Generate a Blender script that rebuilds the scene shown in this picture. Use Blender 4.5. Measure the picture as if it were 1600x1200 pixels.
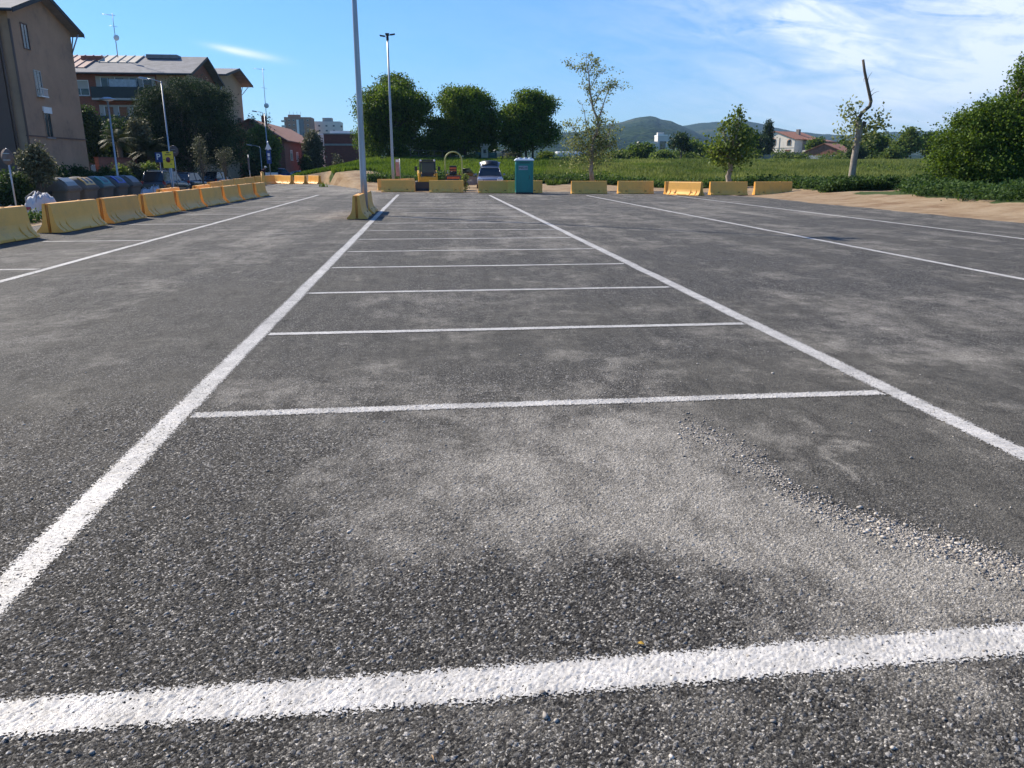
import bpy, bmesh, math, random
import numpy as np
from mathutils import Vector, Matrix
for o in list(bpy.data.objects): bpy.data.objects.remove(o)
SC = bpy.context.scene
COL = SC.collection
R = math.radians
# ---------------------------------------------------------------- camera
F = 1200.0; PITCH = math.atan(342/F); YAW = 0.105396; HC = 1.55
cp, sp = math.cos(PITCH), math.sin(PITCH); cy, sy = math.cos(YAW), math.sin(YAW)
cam = bpy.data.objects.new('camera', bpy.data.cameras.new('camera')); COL.objects.link(cam)
cam.data.sensor_width = 36; cam.data.lens = 27; cam.data.clip_start = 0.05; cam.data.clip_end = 20000
cam.location = (0, 0, HC); cam.rotation_euler = (math.pi/2-PITCH, 0, -YAW)
SC.camera = cam
def ray(px, py):
    u = (px-800)/F; v = (600-py)/F
    r, f, z = u, cp+v*sp, -sp+v*cp
    return (r*cy+f*sy, -r*sy+f*cy, z, f)
def G(px, py, z=0):
    x, y, dz, f = ray(px, py); k = (z-HC)/dz
    return Vector((x*k, y*k, z))
def at(px, py, d):
    x, y, dz, f = ray(px, py); k = d/f
    return Vector((x*k, y*k, HC+dz*k))
def proj(X, Y, Z=0.0):
    r = X*cy-Y*sy; f = X*sy+Y*cy; z = Z-HC
    d = np.maximum(f*cp-z*sp, 0.05); up = f*sp+z*cp
    return 800+F*r/d, 600-F*up/d
# ---------------------------------------------------------------- light
SUN = Vector((-10.4, 9.05, 13.8*math.tan(R(38)))).normalized()
SUN_EL = math.asin(SUN.z); SUN_AZ = math.atan2(SUN.x, SUN.y)
sd = bpy.data.lights.new('sun', 'SUN'); sd.energy = 5.0; sd.angle = R(0.5); sd.color = (1.0, 0.90, 0.75)
so = bpy.data.objects.new('sun', sd); COL.objects.link(so)
so.rotation_euler = SUN.to_track_quat('Z', 'Y').to_euler()
SC.view_settings.view_transform = 'Standard'; SC.view_settings.look = 'None'
SC.view_settings.gamma = 1; SC.view_settings.exposure = 0.72
SC.render.engine = 'CYCLES'
W = bpy.data.worlds.new('World'); SC.world = W; W.use_nodes = True
def build_world():
    nt = W.node_tree; N = nt.nodes; L = nt.links; N.clear()
    out = N.new('ShaderNodeOutputWorld'); bg = N.new('ShaderNodeBackground'); bg.inputs['Strength'].default_value = 0.115
    sky = N.new('ShaderNodeTexSky'); sky.sky_type = 'NISHITA'; sky.sun_disc = False
    sky.sun_elevation = SUN_EL; sky.sun_rotation = SUN_AZ; sky.air_density = 1.0; sky.dust_density = 0.1; sky.ozone_density = 2.2
    hs = N.new('ShaderNodeHueSaturation'); hs.inputs['Saturation'].default_value = 1.18; hs.inputs['Hue'].default_value = .511; hs.inputs['Value'].default_value = 1.0
    tc = N.new('ShaderNodeTexCoord'); sep = N.new('ShaderNodeSeparateXYZ')
    L.new(tc.outputs['Generated'], sep.inputs[0])
    def M(op, a, b=None, c=None):
        n = N.new('ShaderNodeMath'); n.operation = op
        for i, v in enumerate((a, b, c)):
            if v is None: continue
            if isinstance(v, (int, float)): n.inputs[i].default_value = v
            else: L.new(v, n.inputs[i])
        return n.outputs[0]
    az = M('ARCTAN2', sep.outputs[0], sep.outputs[1]); el = M('ARCSINE', sep.outputs[2])
    azd = M('MULTIPLY', az, 57.2958); eld = M('MULTIPLY', el, 57.2958)
    # clear washed air: the horizon band is thinner and bluer than the model's
    mr = N.new('ShaderNodeMapRange'); mr.inputs[1].default_value = 0; mr.inputs[2].default_value = 22; L.new(eld, mr.inputs[0])
    cr = N.new('ShaderNodeValToRGB'); e_ = cr.color_ramp.elements; e_[0].position = 0; e_[0].color = (.36, .50, .66, 1); e_[1].position = 1; e_[1].color = (.80, .93, 1, 1)
    e2_ = e_.new(.35); e2_.color = (.48, .66, .80, 1); L.new(mr.outputs[0], cr.inputs[0])
    ml = N.new('ShaderNodeMixRGB'); ml.blend_type = 'MULTIPLY'; ml.inputs[0].default_value = 1; L.new(sky.outputs[0], ml.inputs[1]); L.new(cr.outputs[0], ml.inputs[2]); L.new(ml.outputs[0], hs.inputs['Color'])
    def pe(px, py):
        x, y, z, f = ray(px, py); return math.degrees(math.atan2(x, y)), math.degrees(math.asin(z/math.sqrt(x*x+y*y+z*z)))
    # cirrus texture in (az, el) stretched along a slanted direction
    cmb = N.new('ShaderNodeCombineXYZ')
    k = R(-12); u = M('ADD', M('MULTIPLY', azd, math.cos(k)), M('MULTIPLY', eld, math.sin(k)))
    v = M('ADD', M('MULTIPLY', azd, -math.sin(k)), M('MULTIPLY', eld, math.cos(k)))
    L.new(M('MULTIPLY', u, 0.16), cmb.inputs[0]); L.new(M('MULTIPLY', v, 0.75), cmb.inputs[1])
    n1 = N.new('ShaderNodeTexNoise'); n1.inputs['Scale'].default_value = 1.0; n1.inputs['Detail'].default_value = 9; n1.inputs['Roughness'].default_value = .62
    n1.inputs['Distortion'].default_value = 1.3; L.new(cmb.outputs[0], n1.inputs['Vector'])
    c2 = N.new('ShaderNodeCombineXYZ'); L.new(M('MULTIPLY', azd, .5), c2.inputs[0]); L.new(M('MULTIPLY', eld, 1.1), c2.inputs[1])
    n2 = N.new('ShaderNodeTexNoise'); n2.inputs['Scale'].default_value = 1.0; n2.inputs['Detail'].default_value = 8; n2.inputs['Roughness'].default_value = .6
    n2.inputs['Distortion'].default_value = .6; L.new(c2.outputs[0], n2.inputs['Vector'])
    tot = None
    # px, py, sigma x deg, sigma y deg, rot deg, amount, texture contrast
    for px, py, sx, sy_, rot, amt, hard in [
        (1245, 20, 1.6, 1.1, 20, .35, 1.0), (1300, 62, 3.2, 1.5, -24, .62, .75), (1340, 85, 1.8, 1.3, -10, .30, .6), (1230, 38, 1.8, .9, -20, .35, 1.2), (1290, 100, 1.6, .45, 0, .3, 1),
        (1140, 48, 2.2, .35, 0, .38, 1.3), (1110, 10, 2.5, .8, -6, .20, 1.2), (1160, 108, 2.2, .6, -5, .20, .8), (1500, 10, 3.2, 1.0, 2, .34, .6),
        (1520, 115, 7, 2.2, 14, .42, .35), (1350, 170, 8, 2.0, 6, .36, .3), (1210, 145, 5, 1.4, 4, .17, .5), (1590, 60, 3, 3, 20, .22, .5),
        (980, 140, 9, 1.6, 0, .06, .8), (386, 83, 1.75, .22, -9, 1.0, .15), (355, 77, 1.0, .15, -9, .5, .3), (1000, 30, 6, 2.5, 10, .07, .8), (700, 60, 10, 3, 0, .03, .8),
        (1750, 120, 9, 6, 10, .4, .3), (1600, -150, 14, 7, 10, .5, .9), (2500, 0, 30, 10, 0, .5, .9)]:
        a0, e0 = pe(px, py); k = R(rot)
        da = M('SUBTRACT', azd, a0); de = M('SUBTRACT', eld, e0)
        uu = M('DIVIDE', M('ADD', M('MULTIPLY', da, math.cos(k)), M('MULTIPLY', de, math.sin(k))), sx)
        vv = M('DIVIDE', M('ADD', M('MULTIPLY', da, -math.sin(k)), M('MULTIPLY', de, math.cos(k))), sy_)
        g = M('EXPONENT', M('MULTIPLY', M('ADD', M('MULTIPLY', uu, uu), M('MULTIPLY', vv, vv)), -.9))
        t = M('ADD', M('MULTIPLY', M('SUBTRACT', n1.outputs[0], .5), 3.4*hard), M('ADD', 1.0, M('MULTIPLY', M('SUBTRACT', n2.outputs[0], .5), 1.6*hard)))
        g = M('MULTIPLY', M('MULTIPLY', g, amt), M('MAXIMUM', t, 0.0))
        tot = g if tot is None else M('ADD', tot, g)
    tot = M('MINIMUM', M('MULTIPLY', M('MAXIMUM', tot, 0.0), .62), .80)
    mx = N.new('ShaderNodeMixRGB'); L.new(tot, mx.inputs[0]); L.new(hs.outputs[0], mx.inputs[1]); mx.inputs[2].default_value = (6.3, 6.6, 7.2, 1)
    L.new(mx.outputs[0], bg.inputs['Color']); L.new(bg.outputs[0], out.inputs[0])
build_world()
# ---------------------------------------------------------------- helpers
rng = np.random.default_rng(7); random.seed(7)
def tag(o, label=None, cat=None, group=None, kind=None):
    if label: o['label'] = label
    if cat: o['category'] = cat
    if group: o['group'] = group
    if kind: o['kind'] = kind
    return o
def thing(name, label, cat, loc=(0, 0, 0), rz=0, group=None):
    o = bpy.data.objects.new(name, None); COL.objects.link(o); o.empty_display_size = .2
    o.location = loc; o.rotation_euler = (0, 0, rz)
    return tag(o, label, cat, group)
def copy_tree(o, parent=None):
    c = o.copy(); COL.objects.link(c); c.parent = parent
    for ch in [x for x in bpy.data.objects if x.parent == o]: copy_tree(ch, c)
    return c
def np_mesh(name, V, Fc, attrs=None, smooth=False):
    """V (n,3) array; Fc (m,k) int array with k = 3 or 4"""
    me = bpy.data.meshes.new(name); V = np.asarray(V, np.float32); Fc = np.asarray(Fc, np.int32)
    m, k = Fc.shape
    me.vertices.add(len(V)); me.vertices.foreach_set('co', V.ravel())
    me.loops.add(m*k); me.loops.foreach_set('vertex_index', Fc.ravel())
    me.polygons.add(m); me.polygons.foreach_set('loop_start', np.arange(0, m*k, k, dtype=np.int32))
    me.update(calc_edges=True)
    if smooth: me.polygons.foreach_set('use_smooth', np.ones(m, bool))
    for an, av in (attrs or {}).items():
        a = me.attributes.new(an, 'FLOAT', 'POINT'); a.data.foreach_set('value', np.asarray(av, np.float32).ravel())
    return me
def link(name, me, mat, parent=None):
    o = bpy.data.objects.new(name, me); COL.objects.link(o)
    for m in (mat if isinstance(mat, (list, tuple)) else [mat]): me.materials.append(m)
    if parent: o.parent = parent
    return o
class MB:
    def __init__(s): s.v = []; s.f = []; s.sm = []; s.mi = []
    def add(s, vs, fs, smooth=False, mi=0):
        b = len(s.v); s.v += [tuple(v) for v in vs]
        for f in fs: s.f.append(tuple(i+b for i in f)); s.sm.append(smooth); s.mi.append(mi)
        return s
    def box(s, c, size, rz=0, rx=0, ry=0, mi=0, taper=1.0):
        x, y, z = [q/2 for q in size]; M = Matrix.Rotation(rz, 3, 'Z') @ Matrix.Rotation(ry, 3, 'Y') @ Matrix.Rotation(rx, 3, 'X')
        vs = []
        for sz, t in ((-1, 1), (1, taper)):
            for sx, sy2 in ((-1, -1), (1, -1), (1, 1), (-1, 1)): vs.append(M @ Vector((sx*x*t, sy2*y*t, sz*z)) + Vector(c))
        return s.add(vs, [(3, 2, 1, 0), (4, 5, 6, 7), (0, 1, 5, 4), (1, 2, 6, 5), (2, 3, 7, 6), (3, 0, 4, 7)], mi=mi)
    def b(s, x0, x1, y0, y1, z0, z1, mi=0):
        return s.box(((x0+x1)/2, (y0+y1)/2, (z0+z1)/2), (x1-x0, y1-y0, z1-z0), mi=mi)
    def tube(s, pts, r, n=10, caps=True, mi=0, smooth=True):
        pts = [Vector(p) for p in pts]
        rs = r if isinstance(r, (list, tuple)) else [r]*len(pts)
        rings = []; prev = None
        for i, p in enumerate(pts):
            t = (pts[min(i+1, len(pts)-1)] - pts[max(i-1, 0)]).normalized()
            if prev is None:
                a = Vector((0, 0, 1)) if abs(t.z) < .9 else Vector((1, 0, 0)); u = t.cross(a).normalized()
            else: u = (prev - t*prev.dot(t)).normalized()
            prev = u; w = t.cross(u)
            rings.append([p + (u*math.cos(2*math.pi*k/n) + w*math.sin(2*math.pi*k/n))*rs[i] for k in range(n)])
        vs = [v for q in rings for v in q]; fs = []
        for i in range(len(rings)-1):
            for k in range(n): a = i*n+k; b2 = i*n+(k+1) % n; fs.append((a, b2, b2+n, a+n))
        s.add(vs, fs, smooth, mi)
        if caps: s.add(rings[0], [tuple(range(n-1, -1, -1))], mi=mi); s.add(rings[-1], [tuple(range(n))], mi=mi)
        return s
    def lathe(s, prof, c=(0, 0, 0), n=20, axis='Z', mi=0):
        vs = []
        for r, z in prof:
            for k in range(n):
                a = 2*math.pi*k/n; x, y = r*math.cos(a), r*math.sin(a)
                p = (x, y, z) if axis == 'Z' else ((z, x, y) if axis == 'X' else (x, z, y))
                vs.append((p[0]+c[0], p[1]+c[1], p[2]+c[2]))
        fs = []
        for i in range(len(prof)-1):
            for k in range(n): a = i*n+k; b2 = i*n+(k+1) % n; fs.append((a, b2, b2+n, a+n))
        return s.add(vs, fs, True, mi)
    def loft(s, secs, closed=True, caps=True, smooth=False, mi=0):
        n = len(secs[0]); vs = [v for q in secs for v in q]; fs = []
        for i in range(len(secs)-1):
            for k in range(n if closed else n-1): a = i*n+k; b2 = i*n+(k+1) % n; fs.append((a, b2, b2+n, a+n))
        s.add(vs, fs, smooth, mi)
        if caps and closed: s.add(secs[0], [tuple(range(n-1, -1, -1))], mi=mi); s.add(secs[-1], [tuple(range(n))], mi=mi)
        return s
    def build(s, name, mat, parent=None, bevel=0, fix=True, loc=None):
        me = bpy.data.meshes.new(name); me.from_pydata(s.v, [], s.f)
        me.polygons.foreach_set('use_smooth', s.sm); me.polygons.foreach_set('material_index', s.mi)
        if fix:
            bm = bmesh.new(); bm.from_mesh(me); bmesh.ops.remove_doubles(bm, verts=bm.verts, dist=1e-5)
            bmesh.ops.recalc_face_normals(bm, faces=bm.faces); bm.to_mesh(me); bm.free()
        o = link(name, me, mat, parent)
        if loc: o.location = loc
        if bevel:
            md = o.modifiers.new('bevel', 'BEVEL'); md.width = bevel; md.segments = 2; md.limit_method = 'ANGLE'; md.angle_limit = R(35)
        return o
def text(name, body, size, mat, parent, loc, rot, sx=1.0, ext=.004):
    cu = bpy.data.curves.new(name, 'FONT'); cu.body = body; cu.size = size; cu.extrude = ext; cu.align_x = 'CENTER'; cu.align_y = 'CENTER'; cu.offset = size*.02
    t = bpy.data.objects.new(name, cu); COL.objects.link(t); bpy.context.view_layer.update()
    me = bpy.data.meshes.new_from_object(t.evaluated_get(bpy.context.evaluated_depsgraph_get())); bpy.data.objects.remove(t)
    me.materials.clear(); o = link(name, me, mat, parent); o.location = loc; o.rotation_euler = rot; o.scale = (sx, 1, 1); return o
# materials -------------------------------------------------------
def nodes(m): m.use_nodes = True; return m.node_tree.nodes, m.node_tree.links
def mat(name, col, rough=.7, var=.25, scale=3.0, bump=.0, bscale=40, metal=0, spec=.5, stretch=None, dirt=None, dirtcol=(.12, .1, .08)):
    m = bpy.data.materials.new(name); N, L = nodes(m); b = N['Principled BSDF']
    b.inputs['Roughness'].default_value = rough; b.inputs['Metallic'].default_value = metal
    b.inputs['Specular IOR Level'].default_value = spec
    tc = N.new('ShaderNodeNewGeometry')
    mp = N.new('ShaderNodeMapping'); L.new(tc.outputs['Position'], mp.inputs['Vector'])
    if stretch: mp.inputs['Scale'].default_value = stretch
    n = N.new('ShaderNodeTexNoise'); n.inputs['Scale'].default_value = scale; n.inputs['Detail'].default_value = 7; n.inputs['Roughness'].default_value = .65
    L.new(mp.outputs[0], n.inputs['Vector'])
    rp = N.new('ShaderNodeValToRGB'); e = rp.color_ramp.elements; e[0].position = .3; e[1].position = .7
    e[0].color = tuple(c*(1-var) for c in col)+(1,); e[1].color = tuple(min(1, c*(1+var*.7)) for c in col)+(1,)
    L.new(n.outputs[0], rp.inputs[0]); src = rp.outputs[0]
    if dirt:
        n3 = N.new('ShaderNodeTexNoise'); n3.inputs['Scale'].default_value = dirt; n3.inputs['Detail'].default_value = 9; n3.inputs['Roughness'].default_value = .75
        L.new(tc.outputs['Position'], n3.inputs['Vector'])
        r3 = N.new('ShaderNodeValToRGB'); r3.color_ramp.elements[0].position = .52; r3.color_ramp.elements[1].position = .75; r3.color_ramp.elements[1].color = (.7, .7, .7, 1)
        L.new(n3.outputs[0], r3.inputs[0]); mx = N.new('ShaderNodeMixRGB'); L.new(r3.outputs[0], mx.inputs[0]); L.new(src, mx.inputs[1]); mx.inputs[2].default_value = dirtcol+(1,); src = mx.outputs[0]
    L.new(src, b.inputs['Base Color'])
    if bump:
        n2 = N.new('ShaderNodeTexNoise'); n2.inputs['Scale'].default_value = bscale; n2.inputs['Detail'].default_value = 5; L.new(mp.outputs[0], n2.inputs['Vector'])
        bp = N.new('ShaderNodeBump'); bp.inputs['Strength'].default_value = bump; bp.inputs['Distance'].default_value = .02; L.new(n2.outputs[0], bp.inputs['Height']); L.new(bp.outputs[0], b.inputs['Normal'])
    return m
def leafmat(name, c1, c2, rough=.62, trans=.35):
    m = bpy.data.materials.new(name); N, L = nodes(m); b = N['Principled BSDF']; out = N['Material Output']
    a = N.new('ShaderNodeAttribute'); a.attribute_name = 'tint'
    rp = N.new('ShaderNodeValToRGB'); e = rp.color_ramp.elements; e[0].color = c1+(1,); e[1].color = c2+(1,); L.new(a.outputs['Fac'], rp.inputs[0])
    L.new(rp.outputs[0], b.inputs['Base Color']); b.inputs['Roughness'].default_value = rough; b.inputs['Specular IOR Level'].default_value = .22
    t = N.new('ShaderNodeBsdfTranslucent'); hs = N.new('ShaderNodeHueSaturation'); hs.inputs['Value'].default_value = 1.5; hs.inputs['Hue'].default_value = .485; hs.inputs['Saturation'].default_value = 1.1
    L.new(rp.outputs[0], hs.inputs['Color']); L.new(hs.outputs[0], t.inputs['Color'])
    mx = N.new('ShaderNodeMixShader'); mx.inputs[0].default_value = trans; L.new(b.outputs[0], mx.inputs[1]); L.new(t.outputs[0], mx.inputs[2]); L.new(mx.outputs[0], out.inputs['Surface'])
    return m
def glassmat(name, col=(.02, .03, .035), rough=.08):
    m = bpy.data.materials.new(name); N, L = nodes(m); b = N['Principled BSDF']; b.inputs['Base Color'].default_value = col+(1,); b.inputs['Roughness'].default_value = rough; b.inputs['Specular IOR Level'].default_value = .7
    n = N.new('ShaderNodeTexNoise'); n.inputs['Scale'].default_value = 2; bp = N.new('ShaderNodeBump'); bp.inputs['Strength'].default_value = .05; L.new(n.outputs[0], bp.inputs['Height']); L.new(bp.outputs[0], b.inputs['Normal'])
    return m
def carpaint(name, col, rough=.25, metal=.3):
    m = mat(name, col, rough, .08, 6, metal=metal); m.node_tree.nodes['Principled BSDF'].inputs['Coat Weight'].default_value = .6; return m
def brickmat(name, c1, c2, mortar, sc=1.0):
    m = bpy.data.materials.new(name); N, L = nodes(m); b = N['Principled BSDF']; b.inputs['Roughness'].default_value = .9
    g = N.new('ShaderNodeNewGeometry'); s = N.new('ShaderNodeSeparateXYZ'); L.new(g.outputs['Position'], s.inputs[0])
    ad = N.new('ShaderNodeMath'); ad.operation = 'ADD'; L.new(s.outputs[0], ad.inputs[0]); L.new(s.outputs[1], ad.inputs[1])
    c = N.new('ShaderNodeCombineXYZ'); L.new(ad.outputs[0], c.inputs[0]); L.new(s.outputs[2], c.inputs[1])
    br = N.new('ShaderNodeTexBrick'); L.new(c.outputs[0], br.inputs['Vector']); br.inputs['Scale'].default_value = sc; br.inputs['Brick Width'].default_value = .28; br.inputs['Row Height'].default_value = .09; br.inputs['Mortar Size'].default_value = .008
    br.inputs['Color1'].default_value = c1+(1,); br.inputs['Color2'].default_value = c2+(1,); br.inputs['Mortar'].default_value = mortar+(1,)
    n = N.new('ShaderNodeTexNoise'); n.inputs['Scale'].default_value = .7; n.inputs['Detail'].default_value = 6; L.new(g.outputs['Position'], n.inputs['Vector'])
    rp = N.new('ShaderNodeMapRange'); rp.inputs[3].default_value = .65; rp.inputs[4].default_value = 1.25; L.new(n.outputs[0], rp.inputs[0])
    hs = N.new('ShaderNodeHueSaturation'); L.new(br.outputs['Color'], hs.inputs['Color']); L.new(rp.outputs[0], hs.inputs['Value']); L.new(hs.outputs[0], b.inputs['Base Color'])
    return m
MT = {}
MT['yellow'] = mat('yellow_barrier_plastic', (.88, .46, .095), .5, .08, 2.0, .12, 60, dirt=1.6, dirtcol=(.60, .34, .13), spec=.35)
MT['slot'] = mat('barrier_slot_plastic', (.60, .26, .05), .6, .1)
MT['galv'] = mat('galvanised_steel', (.36, .38, .41), .42, .2, 8, metal=.55, stretch=(1, 1, .15))
MT['white'] = mat('white_paint', (.78, .78, .76), .6, .08)
MT['dark'] = mat('dark_rubber', (.02, .02, .022), .7, .2)
MT['black'] = mat('black_plastic', (.012, .013, .018), .4, .2)
MT['bark'] = mat('bark', (.12, .095, .07), .95, .4, 12, .5, 25, stretch=(1, 1, .3))
MT['palebark'] = mat('pale_bark', (.30, .26, .21), .9, .45, 9, .5, 25, stretch=(1, 1, .4), dirt=6, dirtcol=(.1, .08, .06))
MT['leaf_big'] = leafmat('deciduous_leaves', (.028, .062, .010), (.135, .21, .028))
MT['leaf_pine'] = leafmat('pine_needles', (.011, .026, .011), (.045, .078, .022), .8, .15)
MT['leaf_dark'] = leafmat('dark_shrub_leaves', (.018, .040, .013), (.065, .105, .026), trans=.25)
MT['leaf_olive'] = leafmat('olive_leaves', (.045, .055, .028), (.15, .155, .09), trans=.2)
MT['leaf_light'] = leafmat('light_green_leaves', (.045, .085, .016), (.15, .20, .045), trans=.4)
MT['leaf_palm'] = leafmat('palm_fronds', (.015, .03, .008), (.05, .065, .016), trans=.1)
MT['leaf_pale'] = leafmat('pale_young_leaves', (.08, .11, .035), (.25, .28, .11), trans=.4)
MT['grass'] = leafmat('grass_blades', (.040, .085, .012), (.155, .23, .034), .6, .35)
MT['grass_dry'] = leafmat('field_grass', (.062, .100, .022), (.23, .26, .075), .65, .35)
MT['ivy'] = leafmat('weed_leaves', (.018, .050, .012), (.080, .135, .03), .7, .3)
MT['tan'] = mat('tan_render', (.37, .235, .15), .92, .14, .5, .15, 15, dirt=.45, dirtcol=(.13, .10, .08))
MT['tan2'] = mat('warm_tan_render', (.40, .275, .17), .92, .12, .5, .15, 15, dirt=.4, dirtcol=(.19, .14, .1))
MT['brown'] = mat('brown_render', (.14, .09, .07), .92, .12, .6)
MT['brick'] = brickmat('red_brick', (.32, .10, .055), (.23, .072, .042), (.16, .12, .1))
MT['brick2'] = brickmat('dark_red_brick', (.24, .065, .045), (.18, .05, .035), (.12, .08, .07))
MT['brick3'] = brickmat('brown_brick', (.38, .19, .12), (.30, .15, .09), (.2, .15, .12))
MT['glass'] = glassmat('window_glass')
MT['carglass'] = glassmat('car_glass', (.015, .02, .025), .05)
MT['shutter'] = mat('pale_roller_shutter', (.42, .40, .36), .7, .1, stretch=(1, 1, 20))
MT['concrete'] = mat('concrete', (.30, .29, .27), .9, .2, 2, .2, 20)
MT['fibre'] = mat('fibre_cement_roof', (.20, .20, .205), .85, .3, 1.2, dirt=1.1, dirtcol=(.1, .1, .1))
MT['rooftile'] = mat('clay_tile_roof', (.30, .13, .08), .9, .35, 2.5)
MT['cream'] = mat('cream_render', (.78, .69, .58), .9, .12, 1.0, dirt=.8, dirtcol=(.4, .34, .27))
MT['stone'] = mat('rubble_stone', (.26, .23, .2), .95, .4, 2.5, .5, 5)
def vary(m, amt=.16, hue=.02):
    N, L = m.node_tree.nodes, m.node_tree.links; b = N['Principled BSDF']; src = b.inputs['Base Color'].links[0].from_socket
    oi = N.new('ShaderNodeObjectInfo'); r = N.new('ShaderNodeMapRange'); r.inputs[3].default_value = 1-amt; r.inputs[4].default_value = 1+amt*.6; L.new(oi.outputs['Random'], r.inputs[0])
    r2 = N.new('ShaderNodeMapRange'); r2.inputs[3].default_value = .5-hue*.4-.003; r2.inputs[4].default_value = .5+hue; L.new(oi.outputs['Random'], r2.inputs[0])
    to = N.new('ShaderNodeTexCoord'); ad = N.new('ShaderNodeVectorMath'); ad.operation = 'ADD'; L.new(to.outputs['Object'], ad.inputs[0]); L.new(oi.outputs['Location'], ad.inputs[1])
    mp = N.new('ShaderNodeMapping'); mp.inputs['Scale'].default_value = (1.2, 2, 5); L.new(ad.outputs[0], mp.inputs['Vector'])
    n = N.new('ShaderNodeTexNoise'); n.inputs['Scale'].default_value = 2.6; n.inputs['Detail'].default_value = 8; n.inputs['Roughness'].default_value = .78; L.new(mp.outputs[0], n.inputs['Vector'])
    rp = N.new('ShaderNodeValToRGB'); e = rp.color_ramp.elements; e[0].position = .60; e[1].position = .70; L.new(n.outputs[0], rp.inputs[0])
    mu = N.new('ShaderNodeMath'); mu.operation = 'MULTIPLY'; mu.inputs[1].default_value = .55; L.new(rp.outputs[0], mu.inputs[0])
    hs = N.new('ShaderNodeHueSaturation'); L.new(src, hs.inputs['Color']); L.new(r.outputs[0], hs.inputs['Value']); L.new(r2.outputs[0], hs.inputs['Hue'])
    mx = N.new('ShaderNodeMixRGB'); L.new(mu.outputs[0], mx.inputs[0]); L.new(hs.outputs[0], mx.inputs[1]); mx.inputs[2].default_value = (.16, .12, .08, 1); L.new(mx.outputs[0], b.inputs['Base Color'])
vary(MT['yellow'], .12, .0)
# ---------------------------------------------------------------- noise in numpy
def vnoise(x, y, seed=0):
    xi = np.floor(x).astype(np.int64); yi = np.floor(y).astype(np.int64); fx = x-xi; fy = y-yi
    fx = fx*fx*(3-2*fx); fy = fy*fy*(3-2*fy)
    def h(a, b):
        n = (a*374761393 + b*668265263 + seed*974711) & 0x7fffffff; n = ((n ^ (n >> 13))*1274126177) & 0x7fffffff; n = n ^ (n >> 16)
        return (n & 0xffff)/65535.0
    return (h(xi, yi)*(1-fx)+h(xi+1, yi)*fx)*(1-fy)+(h(xi, yi+1)*(1-fx)+h(xi+1, yi+1)*fx)*fy
def fbm(x, y, seed=0, o=4):
    s = 0; a = .5; t = 0
    for i in range(o): s = s+a*vnoise(x*2**i, y*2**i, seed+i); t += a; a *= .55
    return s/t
def sstep(a, b, x): t = np.clip((np.asarray(x, float)-a)/(b-a), 0, 1); return t*t*(3-2*t)
# ---------------------------------------------------------------- terrain height
def height(X, Y):
    X = np.asarray(X, float); Y = np.asarray(Y, float)
    left = 1-sstep(-15.5, -11.5, X)
    z = -0.85*left*(1-.5*sstep(70, 110, Y)*sstep(-24, -14, X))
    back = sstep(50, 84, Y)*sstep(-17, -4, X)
    z = z + (2.0-.30*sstep(8, 18, X))*back
    right = sstep(17, 21, X)*sstep(-10, 20, Y)
    z = z + .35*right*(1-back)
    z = z + sstep(80, 260, Y)*sstep(-40, 10, X)*1.15
    n = fbm(X*.25, Y*.25, 3)-.5
    z = z + n*.25*np.clip(back+right, 0, 1)
    z = z + .22*np.exp(-((X+5.6)/2.6)**2-((Y-65.5)/3.6)**2) + .15*np.exp(-((X+9)/2.5)**2-((Y-69)/2.5)**2)
    inlot = (X > -10.4) & (X < 17.0) & (Y < 47.3)
    inap = (X > -16) & (X < -2.6-4.9*np.clip((Y-47)/19, 0, 1.25)) & (Y > 40) & (Y < 71.6)
    z = np.where(inlot | inap, np.minimum(z, -.03), z)
    return z
def gh(x, y): return float(height(x, y))
def axis(parts):
    out = []
    for a, b, s in parts: out += list(np.arange(a, b-1e-6, s))
    return np.array(out+[parts[-1][1]])
def tensor(xs, ys):
    X, Y = np.meshgrid(xs, ys); ny, nx = X.shape
    i = np.arange((ny-1)*nx).reshape(ny-1, nx)[:, :-1].ravel()
    return X, Y, np.stack([i, i+1, i+1+nx, i+nx], 1)
xs = axis([(-3000, -600, 300), (-600, -120, 60), (-120, -30, 5), (-30, 60, .5), (60, 160, 4), (160, 600, 40), (600, 3600, 300)])
ys = axis([(-60, 0, 10), (0, 100, .5), (100, 260, 3), (260, 700, 40), (700, 4000, 300)])
X, Y, Fq = tensor(xs, ys); Z = height(X, Y)
# ground cover: 1 = grassy soil, 0 = ochre dirt
gn = fbm(X*.5, Y*.5, 11); gn2 = fbm(X*1.7, Y*1.7, 12)
fwd = X*sy+Y*cy
edge_back = 57.3 + (gn-.5)*5 + 3.0*np.exp(-((X+6)/3.0)**2) - 8*sstep(17, 20, X) - 3*sstep(-1, 2, X)*0
g1 = sstep(-.5, .5, (Y-edge_back))*sstep(-21, -15, X+(gn2-.5)*2 + .0*Y)
g2 = sstep(-.35, .35, X-(20.6+(gn-.5)*2.2-.03*(Y-24)))*(Y < 60)
gl = 1-sstep(-24.5, -23.5, X)
moundcut = np.clip(1.6*np.exp(-((X+6.8)/3.0)**2-((Y-63.0)/3.4)**2), 0, 1)
g1 = g1*(1-moundcut)*np.where(X < -8.0, sstep(71.5, 72.6, Y), 1)
grassmask = np.clip(np.maximum(np.maximum(g1, g2), gl), 0, 1)
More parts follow.
